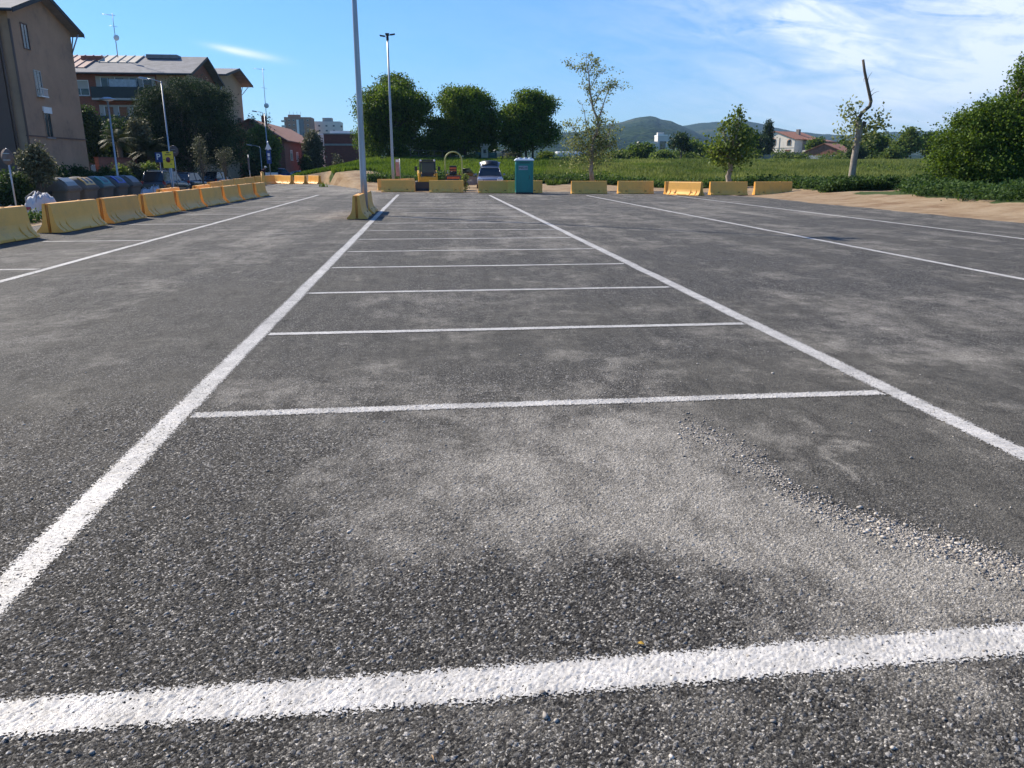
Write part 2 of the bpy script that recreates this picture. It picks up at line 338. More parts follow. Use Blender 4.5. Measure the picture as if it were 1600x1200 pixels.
# the worn clay path that runs between the weeds and the field
pth = np.exp(-((Y-(37.2+.02*(X-20)))/1.3)**2)*(X > 17)*(X < 27)
grassmask = grassmask*(1-np.clip(pth*1.4, 0, 1))
me = np_mesh('terrain', np.stack([X.ravel(), Y.ravel(), Z.ravel()], 1), Fq, {'grassy': grassmask.ravel()}, True)
def terrain_mat():
    m = bpy.data.materials.new('terrain'); N, L = nodes(m); b = N['Principled BSDF']; b.inputs['Roughness'].default_value = .95; b.inputs['Specular IOR Level'].default_value = .2
    g = N.new('ShaderNodeNewGeometry'); a = N.new('ShaderNodeAttribute'); a.attribute_name = 'grassy'
    def noise(s, d=6):
        n = N.new('ShaderNodeTexNoise'); n.inputs['Scale'].default_value = s; n.inputs['Detail'].default_value = d; n.inputs['Roughness'].default_value = .7; L.new(g.outputs['Position'], n.inputs['Vector']); return n
    def ramp(n, *cs):
        r = N.new('ShaderNodeValToRGB'); e = r.color_ramp.elements
        while len(e) < len(cs): e.new(.5)
        for i, (p, c) in enumerate(cs): e[i].position = p; e[i].color = c+(1,)
        L.new(n.outputs[0], r.inputs[0]); return r
    d = ramp(noise(.8), (.3, (.17, .10, .055)), (.5, (.28, .20, .12)), (.72, (.36, .28, .185)))
    gr = ramp(noise(.5), (.3, (.030, .052, .014)), (.6, (.06, .09, .024)), (.75, (.11, .12, .05)))
    n2 = noise(3.5); ad = N.new('ShaderNodeMath'); ad.operation = 'MULTIPLY_ADD'; L.new(n2.outputs[0], ad.inputs[0]); ad.inputs[1].default_value = .8; L.new(a.outputs['Fac'], ad.inputs[2])
    mr = N.new('ShaderNodeMapRange'); mr.inputs[1].default_value = .8; mr.inputs[2].default_value = 1.0; L.new(ad.outputs[0], mr.inputs[0])
    mx = N.new('ShaderNodeMixRGB'); L.new(mr.outputs[0], mx.inputs[0]); L.new(d.outputs[0], mx.inputs[1]); L.new(gr.outputs[0], mx.inputs[2]); L.new(mx.outputs[0], b.inputs['Base Color'])
    bp = N.new('ShaderNodeBump'); bp.inputs['Strength'].default_value = .8; bp.inputs['Distance'].default_value = .06; L.new(noise(9, 8).outputs[0], bp.inputs['Height']); L.new(bp.outputs[0], b.inputs['Normal'])
    return m
tag(link('ground', me, terrain_mat()), kind='structure')
# ---------------------------------------------------------------- asphalt
furrow = [(1040, 655), (1110, 672), (1180, 710), (1250, 768), (1330, 805), (1400, 822), (1500, 852), (1600, 884), (1800, 950)]
def furrow_y(px):
    return np.interp(px, [p[0] for p in furrow], [p[1] for p in furrow])
BL = [(1200, 860, 330, 105, 13, .90), (980, 770, 120, 110, 14, .40), (1500, 945, 300, 62, 6, .80), (700, 720, 170, 50, 0, .10), (430, 628, 150, 22, -3, .35), (640, 830, 120, 130, 0, .12),
      (960, 690, 130, 30, 6, .35), (1350, 740, 60, 9, 4, .55), (1240, 690, 70, 14, 8, .30), (380, 398, 75, 14, -8, .40), (250, 447, 55, 8, -10, .35), (440, 372, 60, 8, 0, .3), (470, 640, 60, 30, 0, .25),
      (990, 610, 20, 45, -30, .32), (1350, 590, 200, 14, 8, .3), (1400, 530, 230, 20, 6, .35), (1300, 470, 120, 8, 4, .35), (1560, 470, 90, 8, 6, .45), (1250, 430, 120, 8, 3, .15), (1050, 350, 150, 9, 2, .22),
      (620, 470, 50, 10, 0, .3), (700, 395, 90, 5, 0, .25), (480, 330, 80, 8, 0, .30), (540, 300, 50, 4, 0, .35), (60, 640, 60, 12, -8, .22), (820, 370, 60, 5, 0, .2), (1000, 330, 200, 8, 0, .2), (800, 800, 30, 120, -12, .25),
      (1500, 1120, 240, 70, 5, .30), (560, 930, 60, 90, -25, .14), (980, 1150, 200, 30, 0, .14),
      (740, 690, 70, 16, 5, -.5), (1450, 760, 170, 45, 20, -.45), (960, 570, 90, 18, 5, -.4), (1180, 560, 160, 20, 0, -.25), (260, 800, 160, 60, -30, -.35), (800, 1000, 240, 40, -4, -.25), (80, 690, 130, 90, -10, -.3),
      (1330, 640, 130, 22, 5, -.3), (530, 540, 60, 14, 0, -.3), (700, 550, 60, 12, 0, -.25), (1560, 620, 90, 30, 10, -.35), (1230, 320, 160, 6, 2, -.2), (340, 480, 200, 30, -8, -.25), (600, 1000, 200, 70, 0, -.25), (150, 940, 120, 60, 0, -.3), (850, 1085, 160, 30, -4, -.35)]
def dustfield(X, Y):
    px, py = proj(X, np.maximum(Y, .9))
    d = np.zeros_like(X, dtype=float)
    wx = (fbm(X*.8, Y*.8, 21, 3)-.5); wy = (fbm(X*.8+9, Y*.8, 22, 3)-.5)
    dep = np.clip((py-258)/340, .05, 2.2)
    w2 = fbm(X*4.5, Y*4.5, 24, 3)-.5; qx = px+wx*230*dep+w2*90*dep; qy = py+wy*130*dep**1.5+w2*60*dep**1.5
    fy = furrow_y(px+wx*25)+(fbm(X*6, Y*6, 23, 3)-.5)*26
    below = sstep(-6, 8, py-fy)
    cut = np.where((px > 1000), below, 1.0)
    cut = np.where((px > 1000) & (px < 1120), 1-(1-cut)*((px-1000)/120), cut)
    for i, (cx, cy2, sx, sy2, rot, a) in enumerate(BL):
        k = R(rot); dx = qx-cx; dy = qy-cy2
        u = (dx*math.cos(k)+dy*math.sin(k))/sx; v = (-dx*math.sin(k)+dy*math.cos(k))/sy2
        g = a*np.exp(-.7*(u*u+v*v))
        if i in (0, 1, 2): g = g*cut
        d += g
    # tyre-swept streaks along the lot and general mottling
    st = fbm(X*1.6, Y*.12, 31, 4)-.5; mo = fbm(X*.55, Y*.55, 32, 4)-.5; m2 = fbm(X*2.6, Y*2.2, 33, 4)-.5; m3 = fbm(X*9, Y*8, 34, 3)-.5
    far = sstep(4, 12, Y)
    d += .20 - .07*sstep(4.0, 2.0, Y) + st*(.40+.40*far) + mo*(.55+.2*far) + m2*.75 + m3*.5
    d += .10*sstep(10, 30, Y)
    return np.clip(d, 0, 1)
def filmfield(X, Y):
    px, py = proj(X, np.maximum(Y, .9)); fy = furrow_y(px)+(fbm(X*6, Y*6, 23, 3)-.5)*26
    f = .22*sstep(2.6, 5.5, Y)+.12+(fbm(X*.9, Y*.7, 71, 4)-.5)*1.1+(fbm(X*3.5, Y*2.5, 72, 3)-.5)*.5
    f = f + .65*sstep(4, -10, py-fy)*sstep(950, 1120, px)*(Y < 6) - .5*sstep(3.4, 2.2, Y)*(1-sstep(4, -10, py-fy)*sstep(950, 1120, px))
    for cx, cy2, sx, sy2, a in [(150, 620, 330, 60, .35), (760, 560, 260, 30, .35), (740, 690, 70, 18, .5), (1300, 560, 300, 40, .3), (300, 500, 300, 60, .25), (520, 620, 80, 20, -.3), (1000, 500, 300, 20, .25), (330, 690, 120, 50, -.4)]:
        f = f + a*np.exp(-.7*(((px-cx)/sx)**2+((py-cy2)/sy2)**2))
    return np.clip(f, 0, 1)
xs = axis([(-10.4, -4, .08), (-4, -3.0, .02), (-3.0, 4.0, .0055), (4.0, 5.0, .02), (5, 17, .08)])
yy = [1.15]
while yy[-1] < 2.6: yy.append(yy[-1]+.0048)
while yy[-1] < 7.6: yy.append(yy[-1]+.0018*yy[-1])
while yy[-1] < 47.2: yy.append(yy[-1]+max(.03, .006*yy[-1]))
ys = np.array(list(np.arange(-8, 1.15, .3))+yy)
X, Y, Fq = tensor(xs, ys)
# right-hand kerbless edge of the asphalt drifts a little; far edge too
X = np.where(X > 12, 12+(X-12)*((16.35-12+.0*Y)/(17-12)) + (X-12)/5*((fbm(X*0, Y*.5, 41)-.5)*.7), X)
fine = sstep(-3.0, -2.6, X)*sstep(4.0, 3.6, X)*sstep(1.15, 1.25, Y)*(1-sstep(4.8, 7.4, Y))
fine = sstep(-3.0, -2.7, X)*(1-sstep(3.7, 4.0, X))*sstep(1.15, 1.25, Y)*(1-sstep(4.8, 7.4, Y))
dust = dustfield(X, Y)
me = np_mesh('asphalt', np.stack([X.ravel(), Y.ravel(), 0*X.ravel()], 1), Fq, {'fine': fine.ravel(), 'dust': dust.ravel(), 'film': filmfield(X, Y).ravel()})
def stone_nodes(N, L):
    """shared aggregate pattern: returns sockets height, rnd colour, cell edge, dust, fine"""
    g = N.new('ShaderNodeTexCoord'); sx = N.new('ShaderNodeSeparateXYZ'); L.new(g.outputs['Object'], sx.inputs[0])
    cb = N.new('ShaderNodeCombineXYZ'); L.new(sx.outputs[0], cb.inputs[0]); L.new(sx.outputs[1], cb.inputs[1])
    wn = N.new('ShaderNodeTexNoise'); wn.inputs['Scale'].default_value = 60; wn.inputs['Detail'].default_value = 2; L.new(cb.outputs[0], wn.inputs['Vector'])
    ws = N.new('ShaderNodeVectorMath'); ws.operation = 'MULTIPLY_ADD'; L.new(wn.outputs['Color'], ws.inputs[0]); ws.inputs[1].default_value = (.010, .010, 0); L.new(cb.outputs[0], ws.inputs[2])
    def M(op, a, b=None, c=None, clamp=False):
        n = N.new('ShaderNodeMath'); n.operation = op; n.use_clamp = clamp
        for i, v in enumerate((a, b, c)):
            if v is None: continue
            if isinstance(v, (int, float)): n.inputs[i].default_value = v
            else: L.new(v, n.inputs[i])
        return n.outputs[0]
    def layer(scale):
        v = N.new('ShaderNodeTexVoronoi'); v.voronoi_dimensions = '2D'; v.inputs['Scale'].default_value = scale; v.inputs['Randomness'].default_value = 1; L.new(ws.outputs[0], v.inputs['Vector'])
        e = N.new('ShaderNodeTexVoronoi'); e.voronoi_dimensions = '2D'; e.feature = 'DISTANCE_TO_EDGE'; e.inputs['Scale'].default_value = scale; L.new(ws.outputs[0], e.inputs['Vector'])
        s = N.new('ShaderNodeSeparateColor'); L.new(v.outputs['Color'], s.inputs[0])
        off = N.new('ShaderNodeVectorMath'); off.operation = 'SUBTRACT'; L.new(ws.outputs[0], off.inputs[0]); L.new(v.outputs['Position'], off.inputs[1])
        rc = N.new('ShaderNodeVectorMath'); rc.operation = 'SUBTRACT'; L.new(v.outputs['Color'], rc.inputs[0]); rc.inputs[1].default_value = (.5, .5, .5)
        dt = N.new('ShaderNodeVectorMath'); dt.operation = 'DOT_PRODUCT'; L.new(off.outputs[0], dt.inputs[0]); L.new(rc.outputs[0], dt.inputs[1])
        return v, e, s, dt.outputs['Value']
    vA, eA, sA, tA = layer(132)
    vB, eB, sB, tB = layer(62)
    # height in metres: bevelled, tilted stones; some sit deep, some proud
    hA = M('ADD', M('MULTIPLY', M('MULTIPLY', eA.outputs['Distance'], 5.0, clamp=True), M('MULTIPLY_ADD', sA.outputs[1], .0036, .0024)), M('MULTIPLY', tA, .75))
    selB = M('GREATER_THAN', sB.outputs[2], .86)
    hB = M('ADD', M('MULTIPLY', M('MULTIPLY', eB.outputs['Distance'], 4.0, clamp=True), M('MULTIPLY_ADD', sB.outputs[1], .004, .0045)), M('MULTIPLY', tB, .35))
    inB = M('MULTIPLY', selB, M('GREATER_THAN', eB.outputs['Distance'], .10))
    h = M('MAXIMUM', hA, M('MULTIPLY', hB, inB))
    return g, M, h, (sA, sB), (eA, eB), inB, cb
def asphalt_mat(name='asphalt'):
    m = bpy.data.materials.new(name); N, L = nodes(m); b = N['Principled BSDF']; out = N['Material Output']
    g, M, h, (sA, sB), (eA, eB), inB, cb = stone_nodes(N, L)
    du = N.new('ShaderNodeAttribute'); du.attribute_name = 'dust'; fi = N.new('ShaderNodeAttribute'); fi.attribute_name = 'fine'
    def ramp(src, *cs, lin=True):
        r = N.new('ShaderNodeValToRGB'); e = r.color_ramp.elements
        while len(e) < len(cs): e.new(.5)
        for i, (p, c) in enumerate(cs): e[i].position = p; e[i].color = (c if isinstance(c, tuple) else (c, c, c))+(1,)
        L.new(src, r.inputs[0]); return r.outputs[0]
    stoneA = ramp(sA.outputs[0], (0, (.026, .0245, .0222)), (.50, (.076, .0715, .0635)), (.78, (.155, .146, .130)), (.90, (.26, .246, .220)), (1, (.48, .456, .412)))
    stoneB = ramp(sB.outputs[0], (0, (.06, .058, .056)), (.45, (.12, .117, .112)), (1, (.33, .315, .295)))
    mx = N.new('ShaderNodeMixRGB'); L.new(inB, mx.inputs[0]); L.new(stoneA, mx.inputs[1]); L.new(stoneB, mx.inputs[2])
    # bitumen binder in the joints, with crevice shade painted into its near-black colour
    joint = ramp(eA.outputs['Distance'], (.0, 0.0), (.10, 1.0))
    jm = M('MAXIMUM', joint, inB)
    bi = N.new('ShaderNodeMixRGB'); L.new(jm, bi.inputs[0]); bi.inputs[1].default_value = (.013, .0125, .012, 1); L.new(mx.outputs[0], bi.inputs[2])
    # dust film and fines
    nf = N.new('ShaderNodeTexNoise'); nf.inputs['Scale'].default_value = 26; nf.inputs['Detail'].default_value = 8; nf.inputs['Roughness'].default_value = .8; L.new(cb.outputs[0], nf.inputs['Vector'])
    nm = N.new('ShaderNodeTexNoise'); nm.inputs['Scale'].default_value = 2.2; nm.inputs['Detail'].default_value = 8; nm.inputs['Roughness'].default_value = .7; L.new(cb.outputs[0], nm.inputs['Vector'])
    dd = M('ADD', du.outputs['Fac'], M('ADD', M('MULTIPLY', M('SUBTRACT', nf.outputs[0], .5), .75), M('MULTIPLY', M('SUBTRACT', nm.outputs[0], .5), .55)))
    df = M('MULTIPLY_ADD', dd, 1.25, -.22, clamp=True)
    dc = ramp(nm.outputs[0], (.3, (.32, .298, .258)), (.7, (.45, .42, .366)))
    # dark bituminous fines pressed between the stones where traffic has rolled
    fl = N.new('ShaderNodeAttribute'); fl.attribute_name = 'film'
    ff = M('MULTIPLY', M('ADD', fl.outputs['Fac'], M('MULTIPLY', M('SUBTRACT', nf.outputs[0], .5), .9), clamp=True), .88)
    fc = ramp(nm.outputs[0], (.3, (.062, .058, .0485)), (.7, (.135, .126, .106)))
    fm = N.new('ShaderNodeMixRGB'); L.new(ff, fm.inputs[0]); L.new(bi.outputs[0], fm.inputs[1]); L.new(fc, fm.inputs[2])
    # pale dust sits on the stones and fills most joints, the grains still show through
    gr_ = M('MULTIPLY', df, M('MULTIPLY_ADD', M('MULTIPLY', jm, M('MULTIPLY_ADD', sA.outputs[2], .65, .40)), .74, .22))
    fin = N.new('ShaderNodeMixRGB'); L.new(gr_, fin.inputs[0]); L.new(fm.outputs[0], fin.inputs[1]); L.new(dc, fin.inputs[2])
    # fine sand speckle inside the dust
    v3 = N.new('ShaderNodeTexVoronoi'); v3.voronoi_dimensions = '2D'; v3.inputs['Scale'].default_value = 260; L.new(cb.outputs[0], v3.inputs['Vector'])
    s3 = N.new('ShaderNodeSeparateColor'); L.new(v3.outputs['Color'], s3.inputs[0])
    hs = N.new('ShaderNodeHueSaturation'); L.new(fin.outputs[0], hs.inputs['Color']); L.new(M('MULTIPLY_ADD', M('POWER', s3.outputs[0], 2.2), 1.25, .60), hs.inputs['Value'])
    # scuffed, gritty mottling in hand-sized patches, darker where grit has been dragged
    ng = N.new('ShaderNodeTexNoise'); ng.inputs['Scale'].default_value = 9; ng.inputs['Detail'].default_value = 10; ng.inputs['Roughness'].default_value = .82; ng.inputs['Distortion'].default_value = .4; L.new(cb.outputs[0], ng.inputs['Vector'])
    mpS = N.new('ShaderNodeMapping'); mpS.inputs['Scale'].default_value = (5, 1.0, 1); mpS.inputs['Rotation'].default_value = (0, 0, R(14)); L.new(cb.outputs[0], mpS.inputs['Vector'])
    ns = N.new('ShaderNodeTexNoise'); ns.inputs['Scale'].default_value = 1.3; ns.inputs['Detail'].default_value = 9; ns.inputs['Roughness'].default_value = .75; L.new(mpS.outputs[0], ns.inputs['Vector'])
    gm = ramp(ng.outputs[0], (.34, .46), (.47, .92), (.62, 1.0), (.75, 1.0)); sm_ = ramp(ns.outputs[0], (.32, .62), (.52, 1.0), (.70, 1.0))
    m1 = N.new('ShaderNodeMixRGB'); m1.blend_type = 'MULTIPLY'; m1.inputs[0].default_value = 1; L.new(hs.outputs[0], m1.inputs[1]); L.new(gm, m1.inputs[2])
    m2_ = N.new('ShaderNodeMixRGB'); m2_.blend_type = 'MULTIPLY'; m2_.inputs[0].default_value = 1; L.new(m1.outputs[0], m2_.inputs[1]); L.new(sm_, m2_.inputs[2])
    L.new(m2_.outputs[0], b.inputs['Base Color'])
    L.new(M('MULTIPLY_ADD', df, .12, .80), b.inputs['Roughness']); b.inputs['Specular IOR Level'].default_value = .18
    bury = M('MULTIPLY', M('MULTIPLY_ADD', df, -.22, 1.0), M('MULTIPLY_ADD', ff, -.62, 1.0))
    hh = M('ADD', M('MULTIPLY', h, bury), M('MULTIPLY', nf.outputs[0], .0035))
    bp = N.new('ShaderNodeBump'); bp.inputs['Distance'].default_value = 1.0; L.new(M('ADD', hh, M('MULTIPLY', ng.outputs[0], .012)), bp.inputs['Height'])
    L.new(M('MULTIPLY_ADD', fi.outputs['Fac'], -.35, .85), bp.inputs['Strength']); L.new(bp.outputs[0], b.inputs['Normal'])
    dn = N.new('ShaderNodeDisplacement'); dn.inputs['Midlevel'].default_value = 0; dn.inputs['Scale'].default_value = 1; L.new(M('MULTIPLY', hh, fi.outputs['Fac']), dn.inputs['Height']); L.new(dn.outputs[0], out.inputs['Displacement'])
    m.displacement_method = 'DISPLACEMENT'
    return m
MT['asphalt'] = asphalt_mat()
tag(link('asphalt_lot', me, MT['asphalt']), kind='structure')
# asphalt apron behind the left row, running to the dirt mound
ys2 = np.arange(47.2, 71.3, .2); xs2 = np.arange(-15.2, -2.79, .2)
X, Y, Fq = tensor(xs2, ys2); t = (Y-47.2)/19.6; X = X+(t*-4.9)*(X+15.2)/12.4 + (fbm(X*0, Y*.6, 44)-.5)*1.2*(X+15.2)/12.4
me = np_mesh('asphalt_apron', np.stack([X.ravel(), Y.ravel(), 0*X.ravel()], 1), Fq, {'fine': 0*X.ravel(), 'dust': np.clip(dustfield(X, Y)+.15, 0, 1).ravel(), 'film': filmfield(X, Y).ravel()})
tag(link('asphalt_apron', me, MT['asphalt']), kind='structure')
# ---------------------------------------------------------------- painted lines
def paint_mat():
    m = bpy.data.materials.new('road_paint'); N, L = nodes(m); b = N['Principled BSDF']; out = N['Material Output']
    g, M, h, (sA, sB), (eA, eB), inB, cb = stone_nodes(N, L)
    ed = N.new('ShaderNodeAttribute'); ed.attribute_name = 'across'; fi = N.new('ShaderNodeAttribute'); fi.attribute_name = 'fine'; we = N.new('ShaderNodeAttribute'); we.attribute_name = 'wear'
    n = N.new('ShaderNodeTexNoise'); n.inputs['Scale'].default_value = 70; n.inputs['Detail'].default_value = 5; n.inputs['Roughness'].default_value = .7; L.new(cb.outputs[0], n.inputs['Vector'])
    n2 = N.new('ShaderNodeTexNoise'); n2.inputs['Scale'].default_value = 5; n2.inputs['Detail'].default_value = 6; L.new(cb.outputs[0], n2.inputs['Vector'])
    e = M('ADD', ed.outputs['Fac'], M('ADD', M('MULTIPLY', M('SUBTRACT', n.outputs[0], .5), .75), M('MULTIPLY', M('SUBTRACT', sA.outputs[0], .5), .34)))
    edge = M('GREATER_THAN', e, .76)
    deep = M('MULTIPLY', M('LESS_THAN', eA.outputs['Distance'], .055), M('LESS_THAN', sA.outputs[1], M('MULTIPLY_ADD', n2.outputs[0], 1.0, M('SUBTRACT', we.outputs['Fac'], .25))))
    low = M('MULTIPLY', M('LESS_THAN', sA.outputs[1], M('MULTIPLY', we.outputs['Fac'], .35)), M('GREATER_THAN', n.outputs[0], .5))
    hole = M('MAXIMUM', edge, M('MAXIMUM', deep, low))
    tr = N.new('ShaderNodeBsdfTransparent'); mx = N.new('ShaderNodeMixShader'); L.new(hole, mx.inputs[0]); L.new(b.outputs[0], mx.inputs[1]); L.new(tr.outputs[0], mx.inputs[2]); L.new(mx.outputs[0], out.inputs['Surface'])
    rp = N.new('ShaderNodeValToRGB'); el = rp.color_ramp.elements; el[0].position = .3; el[0].color = (.40, .385, .355, 1); el[1].position = .62; el[1].color = (.64, .615, .57, 1); L.new(n2.outputs[0], rp.inputs[0])
    hs = N.new('ShaderNodeHueSaturation'); L.new(rp.outputs[0], hs.inputs['Color']); L.new(M('SUBTRACT', M('MULTIPLY_ADD', sA.outputs[0], .25, .84), M('MULTIPLY', we.outputs['Fac'], .22)), hs.inputs['Value']); L.new(hs.outputs[0], b.inputs['Base Color'])
    b.inputs['Roughness'].default_value = .55; b.inputs['Specular IOR Level'].default_value = .35
    nf = N.new('ShaderNodeTexNoise'); nf.inputs['Scale'].default_value = 26; nf.inputs['Detail'].default_value = 8; L.new(cb.outputs[0], nf.inputs['Vector'])
    hh = M('ADD', M('MULTIPLY', h, .80), M('MULTIPLY', nf.outputs[0], .0035))
    bp = N.new('ShaderNodeBump'); bp.inputs['Distance'].default_value = 1.0; L.new(hh, bp.inputs['Height']); L.new(M('MULTIPLY_ADD', fi.outputs['Fac'], -.4, .6), bp.inputs['Strength']); L.new(bp.outputs[0], b.inputs['Normal'])
    dn = N.new('ShaderNodeDisplacement'); dn.inputs['Midlevel'].default_value = 0; dn.inputs['Scale'].default_value = 1; L.new(M('MULTIPLY', M('ADD', M('MULTIPLY_ADD', h, .85, .0014), M('MULTIPLY', nf.outputs[0], .0035)), fi.outputs['Fac']), dn.inputs['Height']); L.new(dn.outputs[0], out.inputs['Displacement'])
    m.displacement_method = 'DISPLACEMENT'
    return m
MT['paint'] = paint_mat()
def fine_of(X, Y): return sstep(-3.0, -2.7, X)*(1-sstep(3.7, 4.0, X))*sstep(1.15, 1.25, Y)*(1-sstep(4.8, 7.4, Y))
def line(p0, p1, w=.12, z=.004, name='bay_line', wear=.15, seed=0):
    p0 = np.array(p0, float); p1 = np.array(p1, float); d = p1-p0; Ln = np.hypot(*d); d = d/Ln; nrm = np.array([-d[1], d[0]])
    ts = [0.0]
    while ts[-1] < Ln:
        c = p0+d*ts[-1]; st = .006 if (1.1 < c[1] < 7.5 and -3.2 < c[0] < 4.1) else max(.05, .01*abs(c[1]))
        ts.append(ts[-1]+st)
    ts[-1] = Ln; ts = np.array(ts)
    near = 1.1 < min(p0[1], p1[1]) < 7.5
    na = 29 if near else 9
    ws = np.linspace(-1, 1, na)*w*.72
    T, A = np.meshgrid(ts, ws, indexing='ij')
    wob = (fbm(T*1.3+seed*7, T*0+seed, 51, 2)-.5)*.022
    Xx = p0[0]+d[0]*T+nrm[0]*(A+wob); Yy = p0[1]+d[1]*T+nrm[1]*(A+wob)
    n, k = T.shape; i = np.arange((n-1)*k).reshape(n-1, k)[:, :-1].ravel()
    ac = np.abs(A)/(w*.72)
    endf = np.maximum(1-T/.06, 1-(Ln-T)/.06)*.9
    ac = np.maximum(ac, endf)
    wr = np.clip(wear+(fbm(Xx*1.1, Yy*1.1, 61+seed, 3)-.5)*.6, 0, 1)
    me = np_mesh(name, np.stack([Xx.ravel(), Yy.ravel(), 0*Xx.ravel()+(z*(1-.6*fine_of(Xx, Yy))).ravel()], 1), np.stack([i, i+k, i+1+k, i+1], 1), {'across': ac.ravel(), 'fine': fine_of(Xx, Yy).ravel(), 'wear': wr.ravel()})
    return tag(link(name, me, MT['paint']), kind='structure')
line((-1.64, -6), (-1.64, 43.6), .135, .004, 'long_line', .22, 1)
line((3.24, -6), (3.24, 42.0), .135, .004, 'long_line', .15, 2)
line((-5.93, 2), (-5.88, 43.5), .11, .004, 'long_line', .1, 3)
line((8.31, -2), (8.34, 41.3), .11, .004, 'long_line', .1, 4)
line((12.9, 2), (12.9, 40.9), .11, .004, 'long_line', .12, 5)
line((-1.52, .02-2.4), (3.14, .02-2.4), .11, .0052, 'bay_line', .1, 8)
ysL = [2.04, 4.90, 7.38, 9.82, 12.32, 14.66, 17.1, 19.4, 21.9, 24.3, 26.8, 29.2, 31.7, 34.1, 36.5, 39.0, 41.3]
for i, y in enumerate(ysL):
    x0, x1 = (-1.54, 3.15) if i else (-1.9, 2.9)
    if i == 0: line((-1.56, 2.015), (3.15, 2.085), .145, .0052, 'bay_line', .08, 10)
    elif i < 6: line((-1.555, y-.02), (3.15, y), .098, .0052, 'bay_line', .18, 10+i)
    else:
        line((-1.555+(.6 if i in (9, 10) else 0), y), (3.15, y-.05), .098, .0052, 'bay_line', .30 if i < 11 else .45, 10+i)
for i, y in enumerate([12.6, 17.35, 22.2, 26.6, 31.0, 35.8, 40.0]):
    line((-5.99, y), (-8.1 if i else -10, y-.05), .098, .0052, 'bay_line', .15, 40+i)
p = G(430, 302); q = G(500, 289.5); line((-9.7, 52.5), (-7.6, 66), .11, .0042, 'long_line', .3, 55)
# loose stones lying on the asphalt, thickest along the scraped edge
def stones():
    n = 5600; base = []
    px = []; cx = []; cyy = []; sz = []
    for i in range(n):
        r = rng.random()
        if r < .80:
            x = rng.uniform(1060, 1640); y = float(furrow_y(x))+rng.normal(2, 11)+abs(rng.normal(0, 10)); p = G(x, y)
        elif r < .87: p = G(rng.uniform(0, 1600), rng.uniform(620, 1200))
        else: p = Vector((rng.uniform(-3, 5), 1.2+5.5*rng.random()**1.3, 0))
        cx.append(p.x); cyy.append(p.y)
        s = .0022+.0030*rng.random()**2+(.006*rng.random() if rng.random() < .12 else 0); sz.append(s)
    ico = bmesh.new(); bmesh.ops.create_icosphere(ico, subdivisions=1, radius=1); bmesh.ops.scale(ico, vec=(1, 1, .8), verts=ico.verts); bv = np.array([v.co[:] for v in ico.verts]); bf = np.array([[v.index for v in f.verts] for f in ico.faces]); ico.free()
    V = []; Fs = []; tint = []
    for i in range(n):
        a = rng.uniform(0, 6.28); s = sz[i]; sc = np.array([1+.5*rng.random(), .8+.4*rng.random(), .5+.35*rng.random()])*s
        v = bv*(1+rng.normal(0, .24, (len(bv), 1)))*sc; c, s2 = math.cos(a), math.sin(a)
        v = np.stack([v[:, 0]*c-v[:, 1]*s2, v[:, 0]*s2+v[:, 1]*c, v[:, 2]], 1)+np.array([cx[i], cyy[i], .0045+s*.35]); Fs.append(bf+len(V)*len(bv)); V.append(v); tint += [rng.random()]*len(bv)
    me = np_mesh('gravel', np.concatenate(V), np.concatenate(Fs), {'tint': np.array(tint)})
    m = bpy.data.materials.new('loose_stone'); N, L = nodes(m); b = N['Principled BSDF']; a = N.new('ShaderNodeAttribute'); a.attribute_name = 'tint'; rp = N.new('ShaderNodeValToRGB'); e = rp.color_ramp.elements
    e[0].color = (.14, .125, .11, 1); e[1].color = (.62, .56, .48, 1); e.new(.6).color = (.34, .305, .26, 1); L.new(a.outputs['Fac'], rp.inputs[0]); L.new(rp.outputs[0], b.inputs['Base Color']); b.inputs['Roughness'].default_value = .8
    tag(link('gravel', me, m), 'loose grey stone chips scattered over the near asphalt', 'gravel', kind='stuff')
stones()
def flatleaf(name, px, py, L_, w, rz, m, label, cat):
    p = G(px, py); mb = MB(); n = 7
    top = []
    for i in range(n):
        t = i/(n-1); ww = w*math.sin(math.pi*min(max(t, .04), .96)); z = .009+.004*math.sin(t*3)
        top.append([(-ww, (t-.5)*L_, z+.002), (0, (t-.5)*L_, z), (ww, (t-.5)*L_, z+.003), (ww, (t-.5)*L_, z+.0024), (0, (t-.5)*L_, z-.0006), (-ww, (t-.5)*L_, z+.0014)])
    mb.loft(top); o = mb.build(name, m, None); o.location = (p.x, p.y, 0); o.rotation_euler = (0, 0, rz); tag(o, label, cat)
flatleaf('fallen_leaf', 1001, 1010, .022, .007, 1.2, mat('dry_yellow_leaf', (.55, .33, .04), .6), 'small dry yellow leaf lying above the nearest white line', 'leaf')
flatleaf('twig', 676, 1189, .022, .0022, .3, mat('straw_twig', (.42, .27, .13), .7), 'short straw coloured twig lying at the bottom of the picture', 'twig')
